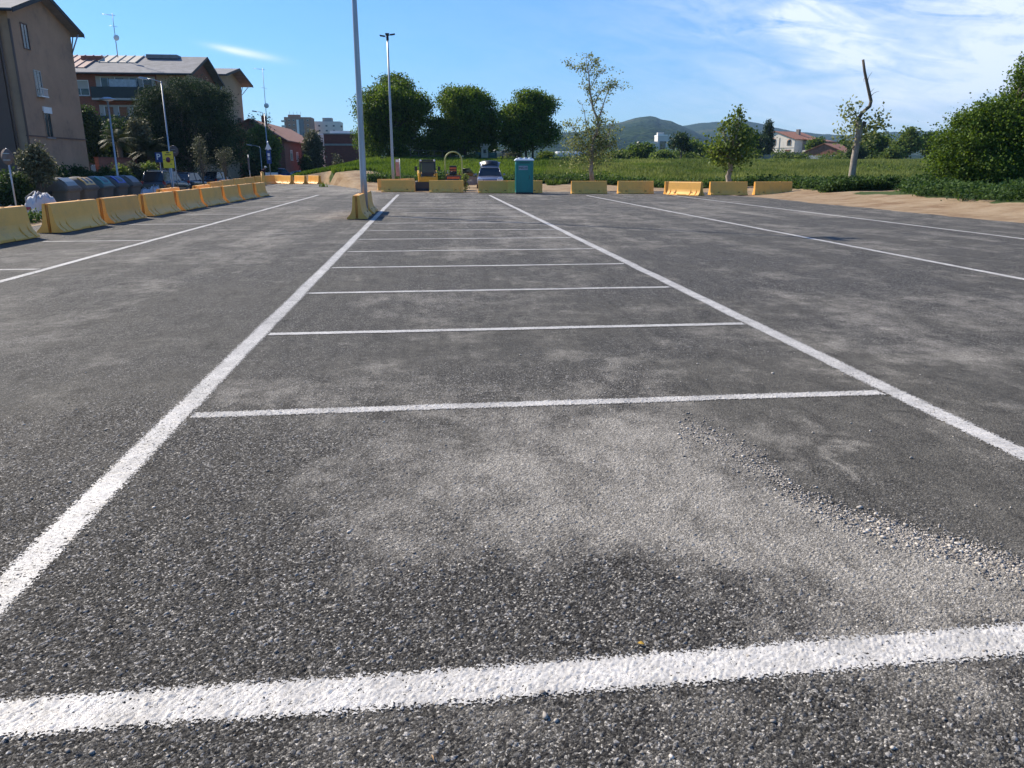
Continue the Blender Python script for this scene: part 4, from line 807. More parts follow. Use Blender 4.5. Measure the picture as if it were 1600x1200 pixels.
# ---------------------------------------------------------------- cars
def make_car(name, label, loc, rz, paint, Lc=4.4, Wc=1.78, Hc=1.48, kind='hatch', boot_open=False, door_open=False, group=None):
    """front points to +Y"""
    t = thing(name, label, 'car', loc, rz, group); hw = Wc/2; hl = Lc/2; belt = .62*Hc
    pm = paint
    # lower body
    zs = {'hatch': [(-hl, .45, belt*.78), (-hl+.05, .32, belt*.92), (-hl+.25, .24, belt*1.0), (-.2*Lc, .20, belt), (.02*Lc, .20, belt*.985), (.22*Lc, .20, belt*.95), (.34*Lc, .21, belt*.88), (.44*Lc, .24, belt*.80), (hl-.05, .30, belt*.70), (hl, .38, belt*.58)]}['hatch']
    b = MB(); secs = []
    for y, zl, zt in zs:
        e = 1-.10*max(0, (abs(y)/hl-.7)/.3)**2 - (.04 if abs(y) > hl-.06 else 0); w = hw*e
        secs.append([(-w*.80, y, zl), (-w*.95, y, zl+.06), (-w, y, zl+(zt-zl)*.45), (-w*.985, y, zl+(zt-zl)*.75), (-w*.93, y, zt-.03), (-w*.85, y, zt), (0, y, zt+.025), (w*.85, y, zt), (w*.93, y, zt-.03), (w*.985, y, zl+(zt-zl)*.75), (w, y, zl+(zt-zl)*.45), (w*.95, y, zl+.06), (w*.80, y, zl)])
    b.loft(secs, smooth=True); body = b.build('body', pm, t)
    # cabin: glass core, roof skin and pillars
    if kind == 'hatch': A = (.20*Lc, .07*Lc, -.33*Lc, -.47*Lc)
    elif kind == 'estate': A = (.19*Lc, .09*Lc, -.42*Lc, -.485*Lc)
    else: A = (.19*Lc, .05*Lc, -.25*Lc, -.42*Lc)
    yf, yrf, yrr, yr = A; wb = hw*.86; wt = hw*.68; zt = Hc
    g = MB(); zb = belt-.02
    g.loft([[(-wb, yf, zb-.02), (wb, yf, zb-.02), (wb, yr, zb), (-wb, yr, zb)], [(-wt, yrf, zt-.05), (wt, yrf, zt-.05), (wt, yrr, zt-.06), (-wt, yrr, zt-.06)]]); cab = g.build('windows', MT['carglass'], t)
    r = MB(); r.loft([[(-wt*1.0, yrf+.03, zt-.06), (-wt*.8, yrf+.03, zt-.02), (0, yrf+.03, zt-.005), (wt*.8, yrf+.03, zt-.02), (wt, yrf+.03, zt-.06)], [(-wt*1.02, (yrf+yrr)/2, zt-.045), (-wt*.8, (yrf+yrr)/2, zt), (0, (yrf+yrr)/2, zt+.015), (wt*.8, (yrf+yrr)/2, zt), (wt*1.02, (yrf+yrr)/2, zt-.045)], [(-wt, yrr-.04, zt-.07), (-wt*.8, yrr-.04, zt-.03), (0, yrr-.04, zt-.02), (wt*.8, yrr-.04, zt-.03), (wt, yrr-.04, zt-.07)]], smooth=True); r.build('roof', pm, t)
    for s in (-1, 1):
        for (y0, y1, rr) in ((yf, yrf, .03), (yr, yrr, .05), ((yf+yr)/2+.1, (yrf+yrr)/2+.1, .03)):
            q = MB(); q.tube([(s*wb*1.0, y0, zb-.01), (s*wt*1.01, y1, zt-.055)], rr, 6); q.build('pillar', pm, t)
        m = MB(); m.box((s*(hw+.06), yf-.18, belt+.07), (.18, .12, .12), taper=.8); m.build('mirror', pm, t, bevel=.02)
        hlm = MB(); hlm.box((s*hw*.72, hl-.10, belt*.70), (.34, .16, .13), rz=s*R(-14)); hlm.build('headlight', mat('headlight_glass', (.5, .52, .55), .15) if 'headlight_glass' not in bpy.data.materials else bpy.data.materials['headlight_glass'], t, bevel=.02)
        tl = MB(); tl.box((s*hw*.86, -hl+.09, belt*.86), (.20, .14, .24)); tl.build('tail_light', M_red, t, bevel=.02)
        for y in (.305*Lc, -.30*Lc):
            wv = MB(); wv.lathe([(.19, -.09), (.29, -.10), (.315, -.07), (.315, .07), (.29, .10), (.19, .09)], (s*(hw-.10), y, .315), 22, 'X'); wh = wv.build('wheel', MT['dark'], t)
            rm = MB(); rm.lathe([(0, -.02), (.05, -.03), (.07, -.005), (.17, 0), (.195, -.03), (.2, .02)], (s*(hw-.03), y, .315), 16, 'X'); rm.build('rim', MT['galv'], wh)
            ar = MB(); ar.lathe([(0, -.006), (.355, -.006), (.36, .0), (.0, .006)], (s*(hw-.004), y, .33), 22, 'X'); ar.build('wheel_arch', MT['black'], t)
    gr = MB(); gr.box((0, hl-.015, belt*.52), (Wc*.56, .05, .12)); gr.build('grille', MT['black'], t, bevel=.01)
    for y, nm in ((hl, 'front_bumper'), (-hl, 'rear_bumper')):
        bp = MB(); s = 1 if y > 0 else -1; bp.box((0, y-s*.03, .36), (Wc*.86, .14, .2)); bp.build(nm, pm if nm[0] == 'f' else MT['black'], t, bevel=.04)
        pl = MB(); pl.box((0, y+s*.05, .42), (.5, .015, .11)); pl.build('number_plate', MT['white'], t)
    if kind == 'estate':
        for s in (-1, 1): q = MB(); q.tube([(s*wt*.92, yrf-.2, zt), (s*wt*.92, yrf-.3, zt+.05), (s*wt*.92, yrr+.3, zt+.05), (s*wt*.92, yrr+.2, zt)], .014, 6); q.build('roof_rail', MT['galv'], t)
    if boot_open:
        l = MB(); cv = []
        for i in range(7):
            k = i/6; y = yrr-.02-.62*k; z = zt-.03+.40*math.sin(k*1.57)
            cv.append([(-wt*1.04-.16*k, y, z-.06*k), (-wt*.8, y, z+.02), (0, y, z+.06), (wt*.8, y, z+.02), (wt*1.04+.16*k, y, z-.06*k), (wt*.9, y, z-.06-.05*k), (0, y, z-.03), (-wt*.9, y, z-.06-.05*k)])
        l.loft(cv, smooth=True); tg = l.build('tailgate', pm, t)
        q = MB(); q.loft([[(-wt*.92, yrr-.02-.62*k, zt+.03+.40*math.sin(k*1.57)), (0, yrr-.02-.62*k, zt+.075+.40*math.sin(k*1.57)), (wt*.92, yrr-.02-.62*k, zt+.03+.40*math.sin(k*1.57)), (wt*.9, yrr-.04-.62*k, zt-.0+.40*math.sin(k*1.57)), (-wt*.9, yrr-.04-.62*k, zt-.0+.40*math.sin(k*1.57))] for k in (.10, .3, .5, .7, .86)], smooth=True); q.build('tailgate_window', MT['black'], tg)
    if door_open:
        d = MB(); L_ = 1.08; a = R(80); x0 = hw*.97; y0 = yf-.25
        pts = []
        dx, dy = math.sin(a), -math.cos(a)
        nx, ny = -dy, dx
        prof = [(0, .30), (L_*.15, .26), (L_*.95, .26), (L_, .40), (L_, belt-.04), (0, belt-.08)]
        A1 = [(x0+dx*u+nx*.03, y0+dy*u+ny*.03, z) for u, z in prof]; A2 = [(x0+dx*u-nx*.03, y0+dy*u-ny*.03, z) for u, z in prof]
        d.loft([A1, A2]); dr = d.build('front_door', pm, t, bevel=.02)
        w = MB(); prof = [(.10, belt-.06), (L_-.02, belt-.04), (L_-.10, Hc-.12), (.55, Hc-.10)]
        w.loft([[(x0+dx*u+nx*.008, y0+dy*u+ny*.008, z) for u, z in prof], [(x0+dx*u-nx*.008, y0+dy*u-ny*.008, z) for u, z in prof]]); w.build('door_window', MT['carglass'], dr)
        w = MB(); w.tube([(x0+dx*u, y0+dy*u, z) for u, z in [(.06, belt-.06), (.52, Hc-.08), (L_-.08, Hc-.10), (L_, belt-.04)]], .02, 6); w.build('window_frame', MT['black'], dr)
        w = MB(); w.box((x0+dx*.18+nx*.1, y0+dy*.18+ny*.10, belt+.03), (.16, .14, .12)); w.build('door_mirror', pm, dr, bevel=.02)
    return t
P_grey = carpaint('graphite_paint', (.045, .05, .065)); P_blk = carpaint('black_paint', (.014, .016, .022)); P_sil = carpaint('silver_violet_paint', (.15, .155, .20), .32, .4); P_blue = carpaint('blue_paint', (.015, .05, .16)); P_ltg = carpaint('light_silver_paint', (.40, .42, .44), .3, .5); P_navy = carpaint('navy_paint', (.02, .03, .055))
gcar = 'cars parked along the street'
make_car('parked_car', 'big dark grey estate car with a red tail light, nearest of the parked cars', (-20.7, 65.8, -.80), R(-7), P_grey, 4.8, 1.95, 1.92, 'estate', group=gcar)
make_car('parked_car', 'dark hatchback parked between the big grey car and the black car', (-21.0, 73.2, -.78), R(-9), P_navy, 4.2, 1.80, 1.72, 'hatch', group=gcar)
make_car('parked_car', 'black car with a shiny windscreen, last of the three dark cars', (-20.6, 80.8, -.75), R(-9), P_blk, 4.5, 1.82, 1.70, 'hatch', group=gcar)
p = at(441, 268, 96); make_car('parked_car', 'blue hatchback seen from the side behind the far left barriers', (p.x, p.y, -.35), R(-78), P_blue, 4.3, 1.8, 1.50, group=gcar)
p = at(474, 270, 99); make_car('parked_car', 'silver car behind the three sunlit barriers, right of the blue one', (p.x, p.y, -.35), R(-70), P_ltg, 4.3, 1.8, 1.22, 'sedan', group=gcar)
make_car('open_car', 'silver violet car facing the camera with its boot lid up and a door open', (4.25, 54.6, -.02), R(176), P_sil, 4.2, 1.80, 1.44, 'hatch', True, True)
# ---------------------------------------------------------------- toilet cabin
def toilet():
    t = thing('toilet_cabin', 'green portable toilet cabin with a white roof and a grey label', 'portable toilet', (5.36, 44.3, 0), R(-3)); t.scale = (.84, .84, .845)
    M_t = mat('teal_plastic', (.008, .19, .165), .42, .14, 2, stretch=(1, 1, .3)); M_tl = mat('teal_plastic_trim', (.012, .19, .18), .4, .1)
    w, d, h = 1.14, 1.14, 2.03
    b = MB(); b.box((0, 0, h/2+.08), (w, d, h)); body = b.build('walls', M_t, t, bevel=.02)
    for s in (-1, 1):
        c = MB(); c.box((s*(w/2-.03), -d/2+.012, h/2+.08), (.07, .06, h+.01)); c.build('corner_post', M_tl, t, bevel=.01)
        for k in range(4): f = MB(); f.box((s*(w/2+.004), -d/2+.28+k*.2, h/2+.05), (.02, .06, h*.8)); f.build('side_rib', M_tl, body)
    dr = MB(); dr.box((-.0, -d/2-.012, h/2+.06), (w*.80, .03, h*.93)); door = dr.build('door', M_t, t, bevel=.012)
    for k in (-.22, 0.22): r = MB(); r.box((k, -d/2-.032, .82), (.06, .014, 1.25)); r.build('door_rib', M_t, door, bevel=.005)
    v = MB(); [v.box((0, -d/2-.03, 1.95+.03*k), (w*.6, .01, .014)) for k in range(3)]; v.build('vent_slats', MT['black'], door)
    pl = MB(); pl.box((-.09, -d/2-.032, 1.66), (.60, .012, .26)); pp = pl.build('label_plate', mat('label_grey', (.28, .32, .36), .5), door)
    text('lettering', 'INC', .17, MT['black'], pp, (-.205, -d/2-.0395, 1.66), (R(90), 0, 0), 1.15, .001); text('lettering', 'LIMI', .15, mat('label_slate', (.08, .13, .16), .5), pp, (.075, -d/2-.0395, 1.66), (R(90), 0, 0), .85, .001)
    k = MB(); k.box((.13, -d/2-.045, 1.44), (.08, .03, .10)); k.build('lock', M_tl, door, bevel=.005); k = MB(); k.tube([(.32, -d/2-.03, .95), (.32, -d/2-.07, .98), (.32, -d/2-.07, 1.16), (.32, -d/2-.03, 1.19)], .012, 8); k.build('handle', MT['black'], door)
    r = MB(); r.loft([[(-.64, -.64, 2.10), (.64, -.64, 2.10), (.64, .64, 2.10), (-.64, .64, 2.10)], [(-.64, -.64, 2.155), (.64, -.64, 2.155), (.64, .64, 2.155), (-.64, .64, 2.155)], [(-.50, -.50, 2.27), (.54, -.50, 2.27), (.54, .50, 2.27), (-.50, .50, 2.27)]]); rf = r.build('roof', mat('translucent_white_roof', (.62, .68, .72), .4, .08), t, bevel=.03)
    for x in (-.28, .08, .40): q = MB(); q.box((x, 0, 2.285), (.16, 1.0, .05)); q.build('roof_ridge', bpy.data.materials['translucent_white_roof'], rf, bevel=.02)
    s = MB(); s.box((0, 0, .05), (1.16, 1.2, .10)); s.build('skid_base', MT['dark'], t); q = MB(); q.tube([(-.42, .42, 2.2), (-.42, .42, 2.42)], .05, 10); q.build('vent_pipe', MT['dark'], t)
toilet()
# ---------------------------------------------------------------- skid loader and roller
M_cat = mat('machine_yellow', (.60, .33, .015), .45, .12, 4, dirt=3, dirtcol=(.3, .2, .08))
def loader():
    t = thing('skid_loader', 'compact yellow skid loader with a black cab and black bucket facing the lot', 'skid loader', (-.02, 50.4, 0), R(2))
    b = MB(); b.loft([[(-.48, -.95, .30), (.48, -.95, .30), (.52, .9, .30), (-.52, .9, .30)], [(-.50, -.90, .62), (.50, -.90, .62), (.54, .95, .9), (-.54, .95, .9)], [(-.46, -.55, .70), (.46, -.55, .70), (.5, .95, 1.15), (-.5, .95, 1.15)]]); b.build('chassis', M_cat, t, bevel=.02); q = MB(); q.b(-.54, .54, -1.0, -.90, .52, .86); q.b(-.60, -.46, -.98, -.2, .5, 1.08); q.b(.46, .60, -.98, -.2, .5, 1.08); q.build('front_beam', M_cat, t, bevel=.02)
    c = MB()
    for s in (-1, 1):
        c.tube([(s*.47, -.62, .66), (s*.45, -.60, 1.78)], .045, 8); c.tube([(s*.45, .45, .7), (s*.44, .42, 1.78)], .05, 8); c.tube([(s*.45, -.60, 1.78), (s*.44, .42, 1.80)], .04, 8); c.box((s*.46, -.05, 1.0), (.03, 1.0, .5))
    c.box((0, -.08, 1.84), (1.0, 1.12, .09)); c.box((0, -.61, 1.72), (.92, .05, .12)); c.box((0, -.63, 1.0), (.74, .05, .22)); cab = c.build('cab', MT['black'], t, bevel=.01)
    g = MB(); g.box((0, -.615, 1.37), (.78, .012, .58)); g.build('windscreen', glassmat('cab_glass', (.02, .025, .02), .3), cab); s_ = MB(); s_.box((0, .1, .95), (.45, .4, .12)); s_.box((0, .3, 1.2), (.45, .1, .5)); s_.build('driver_seat', MT['dark'], cab, bevel=.03)
    for s in (-1, 1):
        l = MB(); l.lathe([(0, -.03), (.055, -.03), (.06, .02), (0, .03)], (s*.42, -.70, 1.82), 14, 'Y'); l.build('work_light', MT['white'], t)
        a = MB(); a.loft([[(s*.56-.05, .9, 1.02), (s*.56+.05, .9, 1.02), (s*.56+.05, .9, 1.24), (s*.56-.05, .9, 1.24)], [(s*.56-.05, -.4, .86), (s*.56+.05, -.4, .86), (s*.56+.05, -.4, 1.02), (s*.56-.05, -.4, 1.02)], [(s*.56-.05, -.98, .34), (s*.56+.05, -.98, .34), (s*.56+.05, -.92, .60), (s*.56-.05, -.92, .60)]]); a.build('lift_arm', M_cat, t, bevel=.015)
        m = MB(); m.box((s*.72, -.30, 1.34), (.16, .06, .26)); m.tube([(s*.46, -.4, 1.5), (s*.72, -.3, 1.46)], .012, 6); m.build('mirror', MT['black'], t, bevel=.02)
        for y in (-.45, .48):
            w = MB(); w.lathe([(.12, -.10), (.26, -.11), (.30, -.08), (.30, .08), (.26, .11), (.12, .10)], (s*.66, y, .30), 20, 'X'); ww = w.build('wheel', MT['dark'], t); rm = MB(); rm.lathe([(0, .0), (.13, .01), (.15, .03)], (s*.75, y, .30), 14, 'X'); rm.build('rim', M_cat, ww)
    k = MB(); pr = [(-1.0, .55), (-1.02, .12), (-1.10, .05), (-1.62, .02), (-1.62, .045), (-1.14, .08), (-1.06, .15), (-1.04, .55)]
    k.loft([[(x, y, z) for y, z in pr] for x in (-.80, .80)]); [k.box((s*.80, -1.3, .22), (.03, .6, .40)) for s in (-1, 1)]; k.build('bucket', MT['black'], t)
loader()
def roller():
    t = thing('road_roller', 'small road roller with a tall pale roll-over hoop and orange engine cover', 'road roller', (1.62, 50.3, 0), R(-3))
    h = MB(); n = 14; pts = [(-.50, 0, .62), (-.52, 0, 1.3)]+[(-.50*math.cos(math.pi*k/n)*(1.06), 0, 1.83+.52*math.sin(math.pi*k/n)) for k in range(0, n+1)]+[(.54, 0, 1.3), (.50, 0, .62)]
    h.tube(pts, .045, 10); h.build('roll_hoop', mat('pale_green_yellow_paint', (.42, .42, .15), .5, .15), t)
    f = MB(); f.box((0, -.55, .72), (.98, .75, .40), taper=.9); f.build('bonnet', MT['black'], t, bevel=.04); f = MB(); f.box((0, -.945, .80), (.78, .02, .14)); f.build('warning_band', mat('orange_red_band', (.62, .12, .03), .5, .4, 12), t)
    f = MB(); f.box((0, .55, .75), (1.0, .9, .5), taper=.92); f.build('rear_frame', M_cat, t, bevel=.04)
    f = MB(); f.box((-.03, .16, 1.02), (.46, .42, .12)); f.box((-.03, .34, 1.28), (.46, .12, .48)); f.build('driver_seat', MT['black'], t, bevel=.04); f = MB(); f.box((-.03, -.06, 1.36), (.42, .03, .11)); f.box((-.03, -.06, 1.22), (.42, .03, .06)); f.build('seat_badge', bpy.data.materials['orange_red_band'], t)
    f = MB(); f.tube([(.0, -.22, .9), (.02, -.12, 1.15)], .025, 8); f.lathe([(.17, -.012), (.19, 0), (.17, .012)], (.02, -.12, 1.16), 18); f.build('steering_wheel', MT['black'], t)
    for s in (-1, 1): f = MB(); f.tube([(s*.36, .1, .95), (s*.36, -.08, 1.25)], .022, 6); f.box((s*.38, .1, 1.1), (.07, .3, .08)); f.build('armrest', MT['galv'] if s < 0 else M_cat, t)
    for y, w_ in ((-.72, 1.0), (.72, 1.0)):
        d = MB(); d.lathe([(0, -w_/2), (.30, -w_/2), (.34, -w_/2+.02), (.34, w_/2-.02), (.30, w_/2), (0, w_/2)], (0, y, .35), 28, 'X'); d.build('drum', MT['galv'], t)
        d = MB(); [d.box((s*(w_/2+.03), y, .45), (.04, .22, .35)) for s in (-1, 1)]; d.build('fork', M_cat, t)
roller()
# ---------------------------------------------------------------- worker bending behind the barriers
def worker():
    p = at(408, 268, 78); t0 = Vector((p.x, p.y, -.25))
    t = thing('person', 'person in dark red top and white cap bending over behind the end of the barriers', 'person', t0, R(20))
    J = [((0, 0, .92), .13), ((0, -.06, 1.08), .125), ((.10, -.10, 1.26), .15), ((.24, -.12, 1.38), .14), ((.34, -.12, 1.43), .055), ((.40, -.12, 1.50), .085), ((.44, -.12, 1.56), .09),
         ((.22, .08, 1.36), .07), ((.36, .12, 1.12), .05), ((.50, .06, .93), .035), ((.22, -.30, 1.34), .07), ((.34, -.36, 1.10), .05), ((.50, -.28, .92), .035),
         ((.02, .10, .86), .10), ((.08, .12, .48), .065), ((-.02, .12, .08), .045), ((.10, .12, .04), .04), ((.02, -.14, .86), .10), ((.10, -.16, .48), .065), ((0, -.16, .08), .045), ((.12, -.16, .04), .04)]
    Ed = [(0, 1), (1, 2), (2, 3), (3, 4), (4, 5), (5, 6), (3, 7), (7, 8), (8, 9), (3, 10), (10, 11), (11, 12), (0, 13), (13, 14), (14, 15), (15, 16), (0, 17), (17, 18), (18, 19), (19, 20)]
    for w in (9, 12):
        c = Vector(J[w][0]); b0 = len(J); J.append((tuple(c+Vector((.06, 0, -.05))), .028)); Ed.append((w, b0))
        for k in range(4): J.append((tuple(c+Vector((.11+.005*(k % 2), (k-1.5)*.022, -.10+.004*k))), .008)); Ed.append((b0, len(J)-1)); J.append((tuple(c+Vector((.12, (k-1.5)*.024, -.14+.006*k))), .007)); Ed.append((len(J)-2, len(J)-1))
        J.append((tuple(c+Vector((.06, .05, -.08))), .009)); Ed.append((b0, len(J)-1))
    me = bpy.data.meshes.new('body'); me.from_pydata([j[0] for j in J], Ed, []); o = bpy.data.objects.new('body', me); COL.objects.link(o)
    md = o.modifiers.new('s', 'SKIN'); sv = me.skin_vertices[0].data
    for i, (q, r) in enumerate(J): sv[i].radius = (r, r); sv[i].use_root = (i == 0)
    md2 = o.modifiers.new('u', 'SUBSURF'); md2.levels = 1; md2.render_levels = 1
    bpy.context.view_layer.update(); m2 = bpy.data.meshes.new_from_object(o.evaluated_get(bpy.context.evaluated_depsgraph_get())); bpy.data.objects.remove(o)
    b = link('body', m2, [mat('skin', (.45, .25, .17), .6), mat('dark_red_cloth', (.10, .012, .018), .85), mat('navy_cloth', (.02, .025, .04), .85)], t)
    for f in m2.polygons:
        c = f.center; f.material_index = 0 if ((c.x > .31 and c.z > 1.44) or (c.x > .47 and c.z < 1.0)) else (1 if c.z > .93 else 2); f.use_smooth = True
    h = MB(); h.lathe([(.115, -.01), (.118, .03), (.10, .09), (.05, .13), (0, .14)], (.44, -.12, 1.58), 16); h.box((.55, -.12, 1.575), (.12, .15, .015)); h.build('cap', MT['white'], t)
worker()
# ---------------------------------------------------------------- street, pavement, kerbs on the left
def strip(name, x0, x1, y0, y1, dz, m, kerb=0):
    xs_ = np.linspace(x0, x1, 5); ys_ = np.arange(y0, y1+.1, 1.5); X_, Y_, F_ = tensor(xs_, ys_); Z_ = height(X_, Y_)+dz
    V = np.stack([X_.ravel(), Y_.ravel(), Z_.ravel()], 1)
    return tag(link(name, np_mesh(name, V, F_), m), kind='structure')
strip('street', -23.2, -17.4, 5, 112, .03, mat('street_asphalt', (.075, .073, .07), .85, .25, 1.5, .3, 60))
strip('pavement', -17.3, -15.8, 5, 84, .13, MT['concrete'])
kb = MB(); kb.b(-17.42, -17.28, 5, 84, -.9, -.70); tag(kb.build('kerb', MT['concrete']), kind='structure')
kb = MB(); kb.b(-15.85, -15.70, 5, 60, -.9, -.62); tag(kb.build('pavement_edge', MT['concrete']), kind='structure')
kb = MB(); kb.b(-10.62, -10.45, -8, 47, -.3, -.002); tag(kb.build('lot_edge_kerb', mat('yellowish_kerb', (.42, .36, .24), .85, .2)), kind='structure')
strip('garden_pavement', -26.3, -23.3, 5, 110, .10, MT['concrete'])
# ---------------------------------------------------------------- apartment blocks
def window(parent, face, u, z, w, h, shutter=.3, rail=False, sill=True, frame=None):
    """face = ('x', X) wall facing +X, u is Y; or ('y', Y) wall facing -Y, u is X"""
    fr = MB(); gl = MB(); sh = MB(); si = MB(); rl = MB()
    def bx_(m, du0, du1, dz0, dz1, d0, d1):
        if face[0] == 'x': m.b(face[1]+d0, face[1]+d1, u+du0, u+du1, z+dz0, z+dz1)
        else: m.b(u+du0, u+du1, face[1]-d1, face[1]-d0, z+dz0, z+dz1)
    bx_(fr, -w/2-.06, w/2+.06, -.06, 0, -.05, .05); bx_(fr, -w/2-.06, w/2+.06, h, h+.08, -.05, .05); bx_(fr, -w/2-.06, -w/2, 0, h, -.05, .05); bx_(fr, w/2, w/2+.06, 0, h, -.05, .05); bx_(fr, -.025, .025, 0, h*(1-shutter), -.05, .03)
    f = fr.build('window', frame or MT['white'], parent)
    bx_(gl, -w/2, w/2, 0, h, -.04, .012); gl.build('pane', MT['glass'], f)
    if shutter: bx_(sh, -w/2, w/2, h*(1-shutter), h, -.02, .035); sh.build('shutter', MT['shutter'], f)
    if sill: bx_(si, -w/2-.12, w/2+.12, -.14, -.062, -.02, .14); si.build('sill', MT['concrete'], f)
    if rail:
        bx_(rl, -w/2-.1, w/2+.1, -.12, -.04, .02, .35); bx_(rl, -w/2-.1, w/2+.1, .42, .46, .31, .35)
        for k in range(7): uu = -w/2+w*k/6; bx_(rl, uu-.01, uu+.01, -.04, .42, .32, .34)
        rl.build('railing', MT['white'], f)
def gable_block(name, label, x0, x1, y0, y1, z0, ze, zr, wallm, roofm, over=.75, braces=True, endm=None):
    t = thing(name, label, 'apartment block', ((x0+x1)/2, (y0+y1)/2, z0)); off = Vector(t.location)
    def fin(o): o.location = -off; return o
    ym = (y0+y1)/2
    m = MB(); pr = [(y0, z0), (y1, z0), (y1, ze), (ym, zr), (y0, ze)]
    m.loft([[(x0, y, z) for y, z in pr], [(x1, y, z) for y, z in pr]]); w = fin(m.build('wall', wallm, t))
    rf = MB(); sl = (zr-ze)/(ym-y0); e = over
    for s, yy_ in ((-1, y0), (1, y1)):
        a = [(ym, zr+.02), (yy_+s*e, ze-sl*e+.02), (yy_+s*e, ze-sl*e+.20), (ym, zr+.22)]
        rf.loft([[(x0-.3, y, z) for y, z in a], [(x1+e*.9, y, z) for y, z in a]])
    r = fin(rf.build('roof', roofm, t))
    g = MB(); g.tube([(x0, y0-e-.06, ze-sl*e+.06), (x1+e*.9, y0-e-.06, ze-sl*e+.06)], .07, 8); fin(g.build('gutter', MT['dark'], t))
    fb = MB()
    for s, yy_ in ((-1, y0), (1, y1)):
        a = [(ym, zr-.05), (yy_+s*e, ze-sl*e-.05), (yy_+s*e, ze-sl*e+.24), (ym, zr+.26)]
        fb.loft([[(x1+e*.9+.01, y, z) for y, z in a], [(x1+e*.9+.05, y, z) for y, z in a]])
    fin(fb.build('verge_board', MT['dark'], t))
    if braces:
        for yy_, s in ((y1, 1),):
            b = MB(); b.tube([(x1-.1, yy_, ze-1.5), (x1-.1, yy_+e*.85, ze-sl*e+.02)], .05, 6); b.tube([(x1+.02, yy_-.2, ze-1.5), (x1+e*.8, yy_-.1, ze-sl*e+.1)], .05, 6); fin(b.build('roof_brace', MT['galv'], t))
    return t, off
# block A (left edge)
t, off = gable_block('apartment_block', 'dull brown gabled block filling the left edge, three small windows in its end wall', -45, -26.6, 57.1, 66.3, -.9, 11.2, 12.75, MT['tan'], MT['fibre'])
def fixc(parent, off, names_from):
    for o in bpy.data.objects:
        if o.parent == parent and o.name not in names_from: o.location = -off
before = {o.name for o in bpy.data.objects}
window(t, ('x', -26.6), 59.05, 9.1, .8, 1.5, .0, sill=False, frame=MT['brown']); window(t, ('x', -26.6), 59.9, 6.2, .85, 1.55, .0, rail=True, frame=MT['shutter']); window(t, ('x', -26.6), 60.4, 3.5, .95, 1.6, .0, frame=MT['tan'])
m = MB(); m.b(-26.62, -26.5, 59.9, 61.1, 5.06, 5.48); m.build('shutter_box', MT['white'], t)
m = MB(); m.b(-26.62, -26.53, 57.0, 66.35, 3.42, 3.50); m.build('string_course', MT['brown'], t)
m = MB(); m.tube([(-26.5, 57.0, -.8), (-26.5, 57.0, 10.6)], .07, 8); m.tube([(-27.2, 56.95, -.8), (-27.2, 56.95, 10.8)], .06, 8); m.build('downpipe', MT['brown'], t)
m = MB(); m.b(-30.6, -27.35, 56.9, 57.12, .0, 11.0); m.build('dark_wall_panel', MT['brown'], t)  # facade in shade: its darkness is put into this sheet's colour
m = MB(); m.b(-36, -31.0, 56.0, 57.1, -.9, 10.9); m.build('stair_bay', MT['tan2'], t)
for zz in (2.2, 5.0, 7.8): window(t, ('y', 56.0), -33.5, zz, 1.5, 1.3, .4)
m = MB(); m.b(-29.8, -28.8, 56.86, 56.9, -.8, 1.4); m.build('entrance_door', MT['white'], t)
fixc(t, off, before)
# block B
t, off = gable_block('apartment_block', 'long block with red brick front, dark balcony and grey sheet roof behind the round pine', -52, -26.1, 93.6, 106.0, -.9, 11.3, 13.45, MT['brick'], MT['fibre'], 1.0)
before = {o.name for o in bpy.data.objects}
Yb = 93.6
m = MB(); m.b(-26.15, -26.02, 93.55, 106.05, -.9, 11.2); m.build('end_wall_render', MT['tan2'], t)
m = MB(); m.b(-29.2, -26.05, 93.5, 93.6, -.9, 11.1); m.build('front_wall_render', MT['tan2'], t)
for fl in range(4):
    zz = 8.55-2.95*fl
    m = MB(); m.b(-35.6, -29.4, Yb-.05, Yb-.01, zz, zz+2.3); lg = m.build('loggia_wall', MT['shutter'], t)
    for xx in (-34.6, -33.1, -31.6, -30.2): 
        q = MB(); q.b(xx-.42, xx+.42, Yb-.09, Yb-.052, zz+.35, zz+2.1); q.build('glazed_door', MT['glass'], lg); q = MB(); q.b(xx-.5, xx-.43, Yb-.12, Yb-.055, zz+.2, zz+2.2); q.build('door_frame', MT['white'], lg)
    m = MB(); m.b(-35.8, -29.2, Yb-1.25, Yb-.0, zz-.22, zz-.02); m.build('balcony_slab', MT['shutter'], t)
    m = MB(); m.b(-35.8, -29.2, Yb-1.24, Yb-1.18, zz-.02, zz+1.12); [m.b(x_-.03, x_+.03, Yb-1.18, Yb-.01, zz-.02, zz+1.12) for x_ in (-35.77, -29.23)]; m.build('balcony_screen', mat('dark_green_screen', (.015, .03, .03), .6, .2) if fl == 0 else bpy.data.materials['dark_green_screen'], t)
    window(t, ('y', Yb), -37.3, zz+.35, 1.7, 1.45, .55); window(t, ('y', Yb), -43.0, zz+.35, 1.7, 1.45, .4)
m = MB(); [m.b(xx-.02, xx+.02, Yb-1.05, Yb-1.0, 9.75, 10.6) for xx in (-34.0, -31.0)]; m.b(-33.9, -31.1, Yb-1.0, Yb-.97, 9.7, 10.45); m.build('awning', mat('striped_awning', (.35, .40, .42), .7, .3, 3), t)
